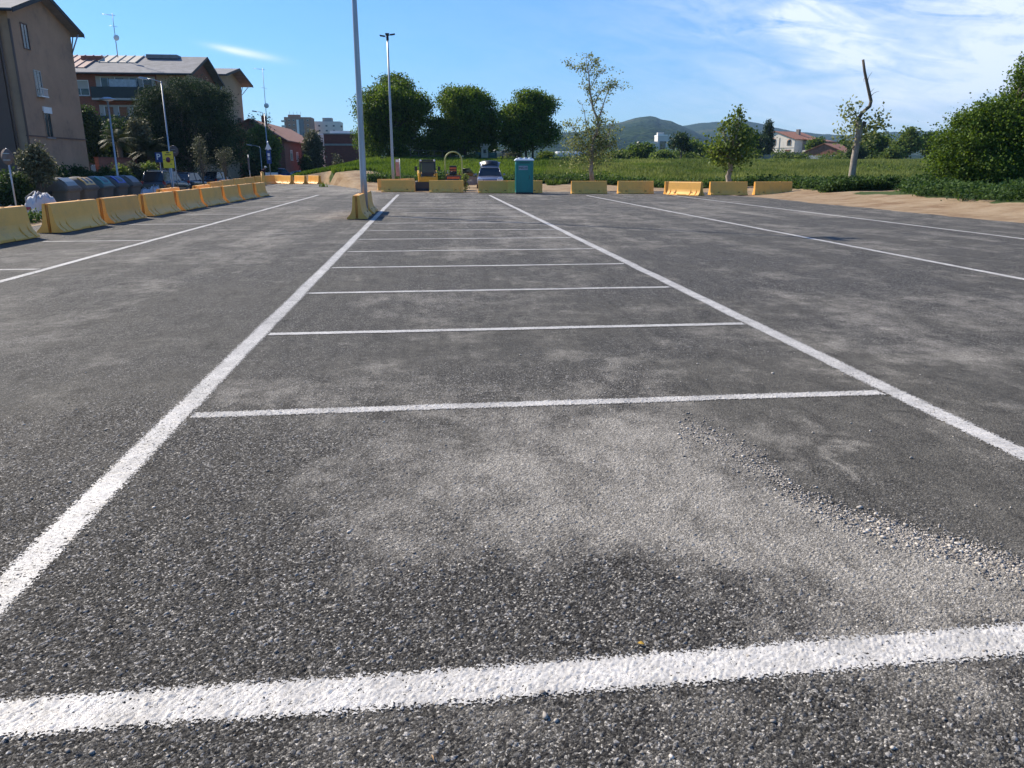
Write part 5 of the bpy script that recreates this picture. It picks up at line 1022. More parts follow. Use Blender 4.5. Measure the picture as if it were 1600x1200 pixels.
# repaired roof sheets: pink and cream ribbed metal, plus a low roof box and a mast
pk = mat('pink_ribbed_sheets', (.42, .26, .20), .6, .2, 1, stretch=(6, .2, .2)); ck = mat('cream_ribbed_sheets', (.46, .41, .33), .6, .15, 1, stretch=(6, .2, .2))
sl = (13.45-11.3)/6.2
def roofpatch(xa, xb, ya, yb, m_, nm):
    q = MB(); za = 11.3+(ya-93.6)*sl+.23; zb = 11.3+(yb-93.6)*sl+.23
    q.loft([[(xa, ya, za), (xb, ya, za), (xb, ya, za+.05), (xa, ya, za+.05)], [(xa, yb, zb), (xb, yb, zb), (xb, yb, zb+.05), (xa, yb, zb+.05)]])
    n_ = int((xb-xa)/.9)
    for k in range(n_+1): x_ = xa+(xb-xa)*k/n_; q.loft([[(x_-.05, ya, za+.04), (x_+.05, ya, za+.04), (x_+.03, ya, za+.14), (x_-.03, ya, za+.14)], [(x_-.05, yb, zb+.04), (x_+.05, yb, zb+.04), (x_+.03, yb, zb+.14), (x_-.03, yb, zb+.14)]])
    q.build(nm, m_, t)
roofpatch(-44, -36.8, 94.2, 99.6, pk, 'pink_roof_sheets'); roofpatch(-36.2, -32.2, 96.6, 99.7, ck, 'cream_roof_sheets')
m = MB(); m.b(-31.6, -28.2, 98.4, 100.6, 13.3, 13.72); m.build('roof_hatch', MT['fibre'], t); m = MB(); m.b(-38.3, -36.2, 97.4, 98.6, 12.6, 13.35); m.build('chimney', MT['brick'], t)
window(t, ('x', -26.02), 96.0, 6.0, .9, 1.5, .3); window(t, ('x', -26.02), 103.5, 6.0, .9, 1.5, .3)
for zz in (8.8, ): window(t, ('x', -26.02), 104.6, zz-.6, .9, 1.3, .5)
for xx in (-27.4,): window(t, ('y', 93.5), xx, .5, 1.6, 1.3, .5)
fixc(t, off, before)
def antenna(x, y, z, H, label, n=5):
    a = thing('roof_antenna', label, 'antenna', (x, y, z)); m = MB(); m.tube([(0, 0, 0), (0, 0, H)], [.05, .03], 6); m.build('mast', MT['galv'], a)
    m = MB(); m.tube([(-1.1, 0, H-.1), (.3, 0, H-.25)], .02, 5)
    for k in range(n): u = -1.1+1.3*k/(n-1); m.tube([(u, -.35, H-.12-.1*k/n), (u, .35, H-.12-.1*k/n)], .012, 5)
    m.tube([(-.45, 0, H*.72), (.35, 0, H*.70)], .02, 5); m.build('yagi_array', MT['galv'], a)
    m = MB(); m.lathe([(0, 0), (.2, .04), (.32, .12)], (.12, -.15, H*.45), 14, 'Y'); m.build('dish', MT['white'], a); return a
p = at(185, 92, 97); antenna(-34.6, 98.2, 13.3, 4.6, 'spindly television antenna with a small dish on the grey roof of the long block')
p = at(417, 190, 108); antenna(p.x, p.y, 5.3, 8.5, 'tall television antenna over the low brick house roof')
p = at(421, 250, 106)
# low upper block behind B, block C
t, off = gable_block('apartment_block', 'pale roofed block showing just over the pink roof sheets behind the left block', -60, -41.5, 110, 121, -.9, 13.2, 14.8, MT['tan2'], pk, .5, False)
t, off = gable_block('apartment_block', 'tan gabled block with overhanging eaves beyond the long block, narrow end wall windows', -38, -26.3, 108.6, 121.2, -.9, 12.7, 13.9, MT['tan2'], MT['fibre'], 1.5)
before = {o.name for o in bpy.data.objects}
window(t, ('x', -26.3), 114.6, 9.4, .35, 1.5, 0, sill=False, frame=MT['brown']); window(t, ('x', -26.3), 115.2, 5.0, .35, 1.5, 0, sill=False, frame=MT['brown']); window(t, ('y', 108.6), -27.2, 9.0, .9, 1.6, .2)
fixc(t, off, before)
# garden wall and ground floor annexe
def wall_thing(name, label, cat, x0, x1, y0, y1, z0, z1, m_, cap=None):
    t = thing(name, label, cat, ((x0+x1)/2, (y0+y1)/2, z0)); q = MB(); q.b(-(x1-x0)/2, (x1-x0)/2, -(y1-y0)/2, (y1-y0)/2, 0, z1-z0); q.build('wall_body', m_, t)
    if cap: q = MB(); q.b(-(x1-x0)/2-.05, (x1-x0)/2+.05, -(y1-y0)/2-.05, (y1-y0)/2+.05, z1-z0, z1-z0+.08); q.build('coping', cap, t)
    return t
wall_thing('garden_wall', 'low red brick garden wall beside the left block', 'wall', -26.5, -26.2, 67.2, 80.5, -.9, 2.1, MT['brick'], MT['brick2'])
wall_thing('garden_wall', 'dark plinth wall below the trees of the long block', 'wall', -33.0, -25.2, 88.8, 89.1, -.9, 1.1, MT['brown'], MT['concrete'])
# ---------------------------------------------------------------- low brick buildings
def brick_house():
    x0, x1, y0, y1, z0, ze, zr = -30.0, -20.0, 116, 150, -.6, 5.0, 7.6
    t = thing('brick_house', 'low brick house with a red tiled roof and small white windows', 'house', ((x0+x1)/2, (y0+y1)/2, z0)); off = Vector(t.location); xm = (x0+x1)/2+.5
    before = {o.name for o in bpy.data.objects}
    m = MB(); pr = [(x0, z0), (x1, z0), (x1, ze), (xm, zr), (x0, ze)]; m.loft([[(x, y0, z) for x, z in pr], [(x, y1, z) for x, z in pr]]); m.build('wall', MT['brick'], t)
    rf = MB()
    for xe, s in ((x0, -1), (x1, 1)):
        a = [(xm, zr+.02), (xe+s*.5, ze-.25), (xe+s*.5, ze-.08), (xm, zr+.2)]; rf.loft([[(x, y0-.4, z) for x, z in a], [(x, y1+.4, z) for x, z in a]])
    r = rf.build('roof', MT['rooftile'], t); c = MB(); c.b(xm-.1, xm+.5, y0+9, y0+9.6, zr-.2, zr+1.1); c.build('chimney', MT['brick2'], r); c = MB(); c.b(xm-2.5, xm-1.3, y0+1, y0+2.2, zr-.9, zr+.3); c.build('chimney', MT['brick3'], r)
    for yy_, zz in ((121.5, 2.3), (126.8, 2.1), (133, 2.1)): window(t, ('x', x1), yy_, zz, 1.6, 1.3, .3)
    m = MB(); m.b(x1, x1+.06, y0, y1, .2, .35); m.build('string_course', MT['concrete'], t)
    fixc(t, off, before)
brick_house()
def box_building(name, label, cat, x0, x1, y0, y1, z0, z1, m_, extra):
    t = thing(name, label, cat, ((x0+x1)/2, (y0+y1)/2, z0)); off = Vector(t.location); before = {o.name for o in bpy.data.objects}
    m = MB(); m.b(x0, x1, y0, y1, z0, z1); m.build('wall', m_, t); extra(t, x0, x1, y0, y1, z0, z1); fixc(t, off, before); return t
def ex_ware(t, x0, x1, y0, y1, z0, z1):
    m = MB(); m.b(x0-.04, x1+.04, y0-.06, y0-.002, 4.35, 4.62); m.b(x1+.002, x1+.06, y0, y1, 4.35, 4.62); m.build('concrete_band', MT['concrete'], t)
    m = MB(); m.b(x0-.08, x1+.08, y0-.08, y1+.08, z1, z1+.14); m.build('parapet_cap', MT['concrete'], t)
    m = MB(); m.b(x0+.6, x0+3.9, y0+3, y0+6, z1+.14, z1+.62); m.build('rooflight', MT['white'], t)
    m = MB(); m.b(x0+.3, x0+1.0, y0-.5, y0-.1, z0, 1.4); m.b(x1-5, x1-.8, y0-.22, y0-.07, z0, 1.25); m.build('plinth_panels', mat('grey_blue_panel', (.12, .17, .22), .6), t)
box_building('warehouse', 'windowless dark red brick hall with one pale concrete band, left of the first big tree', 'hall', -15.2, -7.9, 122, 140, -.6, 5.95, MT['brick2'], ex_ware)
def ex_white(t, x0, x1, y0, y1, z0, z1):
    for k in range(3): window(t, ('y', y0), x0+1.0+k*1.7, z1-2.0, 1.1, 1.0, .3)
    m = MB(); m.b(x0-.1, x1+.1, y0-.1, y1+.1, z1, z1+.25); m.build('parapet', MT['white'], t)
box_building('annexe', 'small white flat roofed building behind the silvery tree', 'building', -20.8, -15.6, 152, 160, -.6, 6.9, MT['cream'], ex_white)
def ex_tower(t, x0, x1, y0, y1, z0, z1):
    for fl in range(7):
        zz = z1-2.4-3*fl
        for k in range(5):
            u = x0+3.0+k*(x1-x0-5)/4
            if k == 2: continue
            q = MB(); q.b(u-.55, u+.55, y0-.08, y0-.01, zz, zz+1.2); f = q.build('window', MT['shutter'], t); q = MB(); q.b(u-.4, u+.4, y0-.12, y0-.082, zz+.1, zz+.9); q.build('pane', MT['glass'], f)
        q = MB(); q.b(x0-1.6, x0+.8, y0-1.0, y0+1.5, zz-.6, zz+.5); q.build('balcony', MT['shutter'], t)
    xm = (x0+x1)/2
    q = MB(); q.b(xm-.7, xm+.7, y0-.35, y0-.01, z0, z1-1.5); q.build('pale_strip', MT['white'], t); q = MB(); q.b(xm+.75, xm+3.6, y0-.2, y0-.01, z0, z1-1.2); q.build('stair_glazing', mat('tower_grey_glass', (.10, .12, .14), .4), t)
    q = MB(); q.b(x0+2, x0+9, y0+3, y0+8, z1, z1+1.6); q.build('plant_room', MT['brick3'], t); q = MB(); [q.tube([(x0+3+2.2*k, y0+4, z1+1.5), (x0+3+2.2*k, y0+4, z1+3.5)], .08, 5) for k in range(4)]; q.build('aerials', MT['dark'], t)
box_building('tower_block', 'distant brown brick tower with balconies on its left side', 'tower block', -87, -70.8, 511, 526, -1, 30.0, MT['brick3'], ex_tower)
def ex_t2(t, x0, x1, y0, y1, z0, z1):
    for fl in range(5):
        for k in range(3):
            q = MB(); u = x0+4+k*4.6; q.b(u-.7, u+.7, y0-.08, y0-.01, z1-3.2-3*fl, z1-2.2-3*fl); f = q.build('window', MT['concrete'], t); q = MB(); q.b(u-.5, u+.5, y0-.12, y0-.082, z1-3.1-3*fl, z1-2.3-3*fl); q.build('pane', MT['glass'], f)
        q = MB(); q.b(x1-.02, x1+.6, y0+1, y0+6, z1-3.4-3*fl, z1-2.4-3*fl); q.build('side_balcony', MT['brown'], t)
    q = MB(); q.b(x0+6, x0+12, y0+2, y0+9, z1, z1+2.3); q.build('lift_housing', MT['concrete'], t)
box_building('tower_block', 'distant pale grey tower block right of the brown one', 'tower block', -72.6, -55.2, 531, 548, -1, 28.6, mat('pale_tower_render', (.66, .60, .52), .9, .08, .2), ex_t2)
# ---------------------------------------------------------------- farmhouse and far buildings on the right
def farmhouse():
    t = thing('farmhouse', 'cream two-storey farmhouse with arched windows and brown doors right of the cypress', 'house', (97.2, 207.6, 2.95), R(-60)); t.scale = (1.12, 1, 1); z0 = 0
    L_, D_, he, hr = 9.4, 11, 5.6, 7.1
    m = MB(); pr = [(-L_/2, 0), (L_/2, 0), (L_/2, he-.5), (-.7, hr), (-L_/2, he+.1)]; m.loft([[(x, -D_/2, z) for x, z in pr], [(x, D_/2, z) for x, z in pr]]); m.build('wall', MT['cream'], t)
    rf = MB()
    for xe, ze_, s in ((-L_/2, he+.1, -1), (L_/2, he-.5, 1)):
        k = (hr-ze_)/abs(xe+.7); a = [(-.7, hr+.02), (xe+s*.4, ze_-.4*k), (xe+s*.4, ze_-.4*k+.14), (-.7, hr+.17)]; rf.loft([[(x, -D_/2-.3, z) for x, z in a], [(x, D_/2+.3, z) for x, z in a]])
    r = rf.build('roof', MT['rooftile'], t); c = MB(); c.b(.8, 1.6, 1, 1.8, hr-.8, hr+.7); c.build('chimney', MT['stone'], r)
    mw = mat('brown_shutter', (.16, .055, .035), .7)
    for x, z, w_, h_, dr in ((-3.2, 3.2, .85, 1.75, 1), (-1.0, 3.7, .9, 1.15, 0), (3.2, 3.65, .8, 1.0, 0)):
        q = MB(); q.b(x-w_/2-.16, x+w_/2+.16, -D_/2-.07, -D_/2-.005, z-.12, z+h_); q.lathe([(0, 0), (w_/2+.16, 0), (w_/2+.16, .065), (0, .065)], (x, -D_/2-.07, z+h_), 20, 'Y'); f = q.build('window', mat('arch_trim', (.40, .25, .16), .8) if 'arch_trim' not in bpy.data.materials else bpy.data.materials['arch_trim'], t)
        q = MB(); q.b(x-w_/2, x+w_/2, -D_/2-.10, -D_/2-.072, z, z+h_); q.lathe([(0, 0), (w_/2, 0), (w_/2, .028), (0, .028)], (x, -D_/2-.10, z+h_), 20, 'Y'); q.build('pane', MT['glass'], f)
    for x in (-3.3, 3.0): q = MB(); q.b(x-.62, x+.62, -D_/2-.08, -D_/2-.005, .1, 2.5); q.build('door', mw, t)
    q = MB(); q.tube([(.55, -D_/2-.06, .1), (.55, -D_/2-.06, 5.6)], .05, 6); q.b(-L_/2, L_/2, -D_/2-.05, -D_/2-.01, 2.9, 3.0); q.build('string_course', MT['stone'], t)
    q = MB(); q.b(L_/2, L_/2+4.5, -2, D_/2, 0, 4.6); q.build('side_wing', MT['stone'], t); q = MB(); q.loft([[(L_/2, -2.3, 5.2), (L_/2+4.9, -2.3, 4.2), (L_/2+4.9, -2.3, 4.4), (L_/2, -2.3, 5.4)], [(L_/2, D_/2+.3, 5.2), (L_/2+4.9, D_/2+.3, 4.2), (L_/2+4.9, D_/2+.3, 4.4), (L_/2, D_/2+.3, 5.4)]]); q.build('wing_roof', MT['rooftile'], t)
    q = MB(); q.b(L_/2+2.5, L_/2+10, -6, -3, 0, 2.3); q.build('low_shed', MT['cream'], t)
farmhouse()
p = at(1195, 249, 190); wall_thing('field_wall', 'weathered rubble wall in front of the farmhouse', 'wall', p.x-8, p.x+26, p.y-.3, p.y+.2, 1.9, 4.35, MT['stone'], MT['concrete'])
p = at(1115, 248, 185); wall_thing('field_wall', 'low pale stone wall left of the farmhouse wall', 'wall', 71.5, 79.5, 172, 172.5, 1.9, 3.75, MT['concrete'], MT['concrete'])
def barn():
    p = at(1297, 240, 178); t = thing('stone_barn', 'ruined barn with a low clay roof and pale graffitied wall right of the farmhouse', 'barn', (p.x, p.y, 2.3), R(-50)); t.scale = (.72, .72, .8)
    m = MB(); pr = [(-6.5, 0), (6.5, 0), (6.5, 2.3), (0, 4.6), (-6.5, 2.3)]; m.loft([[(x, -5, z) for x, z in pr], [(x, 6, z) for x, z in pr]]); m.build('wall', MT['rooftile'], t)
    m = MB(); m.b(-6.4, 4.0, -5.12, -5.01, 0, 1.6); m.build('graffiti_panel', mat('faded_graffiti', (.50, .50, .50), .8, .5, 1.4), t)
    m = MB()
    for s in (-1, 1): a = [(0, 4.62), (s*7, 2.15), (s*7, 2.3), (0, 4.8)]; m.loft([[(x, -5.3, z) for x, z in a], [(x, 6.3, z) for x, z in a]])
    m.build('roof', MT['rooftile'], t)
barn()
def far_box(px, py, d, w, h, dd, m_, label, rz=0, win=3, name='far_building'):
    p = at(px, py, d); t = thing(name, label, 'building', (p.x, p.y, p.z-h), rz); q = MB(); q.b(-w/2, w/2, 0, dd, 0, h); q.build('wall', m_, t)
    q = MB(); q.b(-w/2-.1, w/2+.1, -.1, dd+.1, h, h+.35); q.build('parapet', MT['white'], t)
    for k in range(win): x = -w/2+w*(k+.5)/win; q = MB(); q.b(x-w/win*.28, x+w/win*.28, -.12, -.01, h*.52, h*.8); f = q.build('window', MT['brown'], t); q = MB(); q.b(x-w/win*.24, x+w/win*.24, -.16, -.125, h*.55, h*.78); q.build('pane', MT['glass'], f)
    return t
M_off = mat('off_white_render', (.55, .53, .50), .9, .1, .3)
t = far_box(1044, 212, 300, 7.5, 10, 9, M_off, 'white cube-like building with a dark window band under the wooded hill', R(-8), 2)
q = MB(); q.b(-10.5, -3.75, .6, 8, 0, 8.0); q.b(-3.7, -1.5, 1, 4, 10.3, 11.2); q.build('lower_wing', M_off, t)
far_box(888, 238, 330, 9, 6, 10, mat('grey_shed_wall', (.36, .37, .40), .8), 'small grey shed with two windows far beyond the field, right of the third big tree', R(-4), 2)
far_box(877, 241.5, 322, 16, 4, 10, bpy.data.materials['grey_shed_wall'], 'long low grey shed far beyond the field', R(-4), 5)
far_box(943, 239, 340, 26, 5.5, 12, M_off, 'long white industrial shed seen through the tall thin sapling', R(-4), 6)
far_box(985, 240.5, 345, 20, 5, 12, bpy.data.materials['grey_shed_wall'], 'pale shed between the thin sapling and the white cube-like building', R(-4), 5)
# ---------------------------------------------------------------- hills
def hill(name, pts, D, depth, zb, m_, seed, rough):
    px = np.arange(560, 2300, 4.0); ridge = np.interp(px, [q[0] for q in pts], [q[1] for q in pts])
    rows = np.concatenate([np.linspace(0, 1, 46), np.linspace(1.03, 1.6, 14)]); V = []
    for t_ in rows:
        for x_, r_ in zip(px, ridge):
            p = at(x_, r_, D); k = (D-depth*(1-t_))/D
            n = float(0); zt = p.z; prof = (t_**.85 if t_ <= 1 else 1-(t_-1)*1.1)
            V.append((p.x*k, p.y*k, zt, prof))
    V = np.array(V).reshape(len(rows), len(px), 4); Xn, Yn, Zt, Pf = V[..., 0], V[..., 1], V[..., 2], V[..., 3]
    gul = fbm(Xn/260, Yn/260, seed, 5)-.5; fine_ = fbm(Xn/38, Yn/38, seed+5, 3)-.5
    Zz = zb+(Zt-zb)*np.clip(Pf, 0, 1)+gul*rough*np.clip(1-np.abs(Pf), 0.0, 1)*4*np.clip(Pf, 0, 1)+fine_*rough*.22
    ny, nx = Xn.shape; i = np.arange((ny-1)*nx).reshape(ny-1, nx)[:, :-1].ravel()
    return tag(link(name, np_mesh(name, np.stack([Xn.ravel(), Yn.ravel(), Zz.ravel()], 1), np.stack([i, i+1, i+1+nx, i+nx], 1), smooth=True), m_), kind='structure')
def hill_mat(name, a, b_, c):
    m = bpy.data.materials.new(name); N, L = nodes(m); b = N['Principled BSDF']; b.inputs['Roughness'].default_value = 1; b.inputs['Specular IOR Level'].default_value = 0
    g = N.new('ShaderNodeNewGeometry'); v = N.new('ShaderNodeTexVoronoi'); v.inputs['Scale'].default_value = .07; L.new(g.outputs['Position'], v.inputs['Vector'])
    n = N.new('ShaderNodeTexNoise'); n.inputs['Scale'].default_value = .006; n.inputs['Detail'].default_value = 8; L.new(g.outputs['Position'], n.inputs['Vector'])
    ad = N.new('ShaderNodeMath'); ad.operation = 'MULTIPLY_ADD'; L.new(v.outputs['Distance'], ad.inputs[0]); ad.inputs[1].default_value = -.35; L.new(n.outputs[0], ad.inputs[2])
    r = N.new('ShaderNodeValToRGB'); e = r.color_ramp.elements; e[0].position = .15; e[0].color = a+(1,); e[1].position = .42; e[1].color = b_+(1,); q = e.new(.62); q.color = c+(1,); L.new(ad.outputs[0], r.inputs[0]); L.new(r.outputs[0], b.inputs['Base Color'])
    bp = N.new('ShaderNodeBump'); bp.inputs['Strength'].default_value = 1; bp.inputs['Distance'].default_value = 6; L.new(v.outputs['Distance'], bp.inputs['Height']); bp.invert = True; L.new(bp.outputs[0], b.inputs['Normal'])
    return m
hm = hill_mat('wooded_slope', (.010, .022, .012), (.028, .048, .020), (.085, .085, .05))
hill('near_hill', [(560, 214), (840, 209), (870, 207), (905, 206), (930, 199), (955, 193), (975, 190), (990, 185), (1002, 182.5), (1014, 181), (1024, 182.5), (1034, 187), (1050, 190), (1064, 196), (1080, 203), (1100, 212), (1130, 226), (1180, 240), (2300, 244)], 2400, 1300, 8, hm, 101, 26)
hill('far_hill', [(560, 240), (1000, 220), (1050, 200), (1072, 196), (1100, 191.5), (1125, 191), (1150, 187.5), (1165, 188.5), (1185, 192), (1200, 197), (1225, 202), (1250, 207), (1275, 208.5), (1300, 210), (1340, 212), (1380, 207), (1410, 206), (1435, 207), (1455, 204.5), (1475, 206), (1520, 209), (1650, 212), (2300, 216)], 3300, 1500, 12, hm, 131, 30)
# ================================================================ VEGETATION
def leaves(blobs, n, size, per=14, spread=.10, shell=.55, seed=1, up=.3, aspect=.62):
    """leaf quads in clumps spread through ellipsoids (cx,cy,cz,rx,ry,rz); returns V, F, tint"""
    g = np.random.default_rng(seed); B = np.array(blobs, float); w = (B[:, 3]*B[:, 4]*B[:, 5])**.72; w /= w.sum()
    nc = max(1, n//per); bi = g.choice(len(B), nc, p=w); b = B[bi]
    d = g.normal(size=(nc, 3)); d /= np.linalg.norm(d, axis=1)[:, None]; r = shell+(1-shell)*g.random(nc)**.6
    r *= 1+.16*(g.random(nc)-.4)
    c = b[:, :3]+d*b[:, 3:6]*r[:, None]; R0 = b[:, 3:6].mean(1)*spread*(.6+.9*g.random(nc)) + size*.8
    idx = np.repeat(np.arange(nc), per); m = len(idx)
    p = c[idx]+np.clip(g.normal(size=(m, 3)), -1.9, 1.9)*R0[idx][:, None]*np.array([1, 1, .75])
    a = g.normal(size=(m, 3)); a /= np.linalg.norm(a, axis=1)[:, None]
    nrm = g.normal(size=(m, 3))+d[idx]*.6+np.array([0, 0, up]); nrm -= a*(nrm*a).sum(1)[:, None]; nrm /= np.linalg.norm(nrm, axis=1)[:, None]
    s = np.cross(a, nrm); L_ = size*(.6+.8*g.random(m))[:, None]
    V = np.stack([p-a*L_*.5, p+s*L_*aspect*.5+a*L_*.05-nrm*L_*.08, p+a*L_*.5, p-s*L_*aspect*.5+a*L_*.05-nrm*L_*.08], 1).reshape(-1, 3)
    Fq = np.arange(m*4).reshape(m, 4); t = np.clip(.45+.28*g.normal(size=nc)[idx]+.16*g.normal(size=m), 0, 1)
    return V, Fq, np.repeat(t, 4)
def limbs(base, H, r0, blobs, seed=1, sub=2, twigs=False, lean=(0, 0)):
    g = random.Random(seed); mb = MB(); base = Vector(base); top = base+Vector((lean[0], lean[1], H))
    k = 5; pts = [base.lerp(top, i/k)+Vector((g.uniform(-1, 1), g.uniform(-1, 1), 0))*r0*(.5 if 0 < i < k else 0) for i in range(k+1)]
    mb.tube(pts, [r0*1.35]+[r0*(1-.35*i/k) for i in range(1, k+1)], 10)
    for b in blobs:
        c = Vector(b[:3]); st = pts[g.choice([3, 4, 5, 5])]
        for q in range(sub):
            e = c+Vector((g.uniform(-.6, .6)*b[3], g.uniform(-.6, .6)*b[4], g.uniform(-.2, .6)*b[5])); m_ = st.lerp(e, .5)+Vector((g.uniform(-.2, .2), g.uniform(-.2, .2), .1))*b[3]
            mb.tube([st, m_, e], [r0*.45, r0*.26, r0*.07], 6)
            if twigs:
                for z in range(5):
                    s0 = m_.lerp(e, g.random()); mb.tube([s0, s0+Vector((g.uniform(-1, 1)*b[3], g.uniform(-1, 1)*b[4], g.uniform(.0, 1)*b[5]))*.55], [r0*.09, r0*.03], 4)
    return mb
def tree(name, label, base, H, r0, blobs, n, size, lm, bark='bark', seed=1, per=14, spread=.10, shell=.55, group=None, cat='tree', sub=2, twigs=False, lean=(0, 0), aspect=.62, z0=None, puff=None):
    """blobs relative to base"""
    x, y = base[0], base[1]; z = gh(x, y) if z0 is None else z0
    t = thing(name, label, cat, (x, y, z), 0, group)
    limbs((0, 0, -.1), H, r0, blobs, seed, sub, twigs, lean).build('trunk', MT[bark], t)
    V, Fq, ti = leaves(puffs(blobs, seed, *puff) if puff else blobs, n, size, per, spread, shell, seed, aspect=aspect); link('crown', np_mesh('crown', V, Fq, {'tint': ti}), MT[lm], t); return t
def blobcloud(rx, ry, z0, z1, k, seed, rr=.45, top=.5):
    """irregular crown: k ellipsoids packed in a rounded envelope"""
    g = random.Random(seed); out = []; zc = (z0+z1)/2; rz = (z1-z0)/2
    for i in range(k):
        a = g.uniform(0, 6.283); u = g.random()**.5; h = g.uniform(-1, 1); w = math.sqrt(max(0, 1-h*h*.8))*u*(1-rr*.8)
        r = rr*g.uniform(.75, 1.15); out.append((math.cos(a)*w*rx, math.sin(a)*w*ry, zc+h*rz*(1-rr*.7), rx*r, ry*r, rz*r))
    out.append((0, 0, zc, rx*.62, ry*.62, rz*.66)); return out
def puffs(blobs, seed, k=26, r=.62):
    g = random.Random(seed); out = []
    for b in blobs:
        for _ in range(int(k*(b[3]*b[5])**.5)):
            d = Vector((g.gauss(0, 1), g.gauss(0, 1), g.gauss(0, 1)+.25)).normalized(); q = g.uniform(.80, 1.06); rr = r*g.uniform(.6, 1.25)
            out.append((b[0]+d.x*b[3]*q, b[1]+d.y*b[4]*q, b[2]+d.z*b[5]*q, rr, rr, rr*.62))
        out.append((b[0], b[1], b[2], b[3]*.8, b[4]*.8, b[5]*.8))
    return out
gbig = 'three big round trees on the grass mound'
def px2(px, py, D): p = at(px, py, D); return p.x, p.y
SC_ = .93
def scb(bl): return [tuple(v*SC_ for v in b) for b in bl]
x, y = px2(624, 252, 85); tree('round_tree', 'largest and leftmost of the three big round trees, behind the rear lamp post', (x, y), 3.0, .24, scb(blobcloud(4.5, 4.2, .75, 8.9, 14, 3, .34)+[(-2.9, 0, 2.2, 1.6, 1.6, 1.8), (3.3, .3, 2.9, 1.6, 1.6, 2.2), (4.3, .3, 1.9, 1.3, 1.6, 1.2), (-.4, 0, 7.6, 2.0, 2.0, 1.1)]), 74000, .20, 'leaf_big', seed=11, group=gbig, spread=.30, per=10, shell=.5, puff=(22, .62))
x, y = px2(727, 252, 85); tree('round_tree', 'middle one of the three big round trees, above the roller', (x, y), 2.7, .22, scb(blobcloud(3.9, 3.5, 1.0, 7.9, 11, 6, .34)+[(.3, 0, 6.5, 1.6, 1.6, 1.0), (2.6, 0, 3.4, 1.2, 1.3, 1.5), (-2.7, 0, 2.8, 1.3, 1.3, 1.6), (-1.0, 0, 1.9, 1.8, 1.8, 1.1), (1.3, 0, 1.9, 1.8, 1.8, 1.1)]), 60000, .20, 'leaf_big', seed=12, group=gbig, spread=.30, per=10, shell=.5, puff=(22, .58))
x, y = px2(822, 251, 84); tree('round_tree', 'rightmost of the three big round trees, above the green toilet cabin', (x, y), 2.4, .14, scb(blobcloud(3.6, 3.3, 1.3, 7.1, 10, 9, .34)+[(-1.6, 0, 5.0, 1.3, 1.3, .9), (1.5, 0, 5.9, 1.5, 1.3, .9), (2.5, 0, 3.0, 1.1, 1.2, 1.1), (.2, 0, 6.6, 1.2, 1.2, .8), (0, 0, 2.3, 2.2, 2.0, 1.1)]), 52000, .20, 'leaf_big', seed=13, group=gbig, spread=.30, per=10, shell=.5, puff=(22, .56))
for dx in (-.75, .7):
    x2, y2 = px2(822+dx*14, 251, 84.3); t = thing('tree_stem', 'dark extra stem beside the trunk of the rightmost big round tree, %s side' % ('left' if dx < 0 else 'right'), 'tree trunk', (x2, y2, gh(x2, y2))); m = MB(); m.tube([(0, 0, -.1), (.05, 0, 1), (-dx*.3, 0, 2.8)], [.13, .11, .08], 8); m.build('trunk', MT['bark'], t)
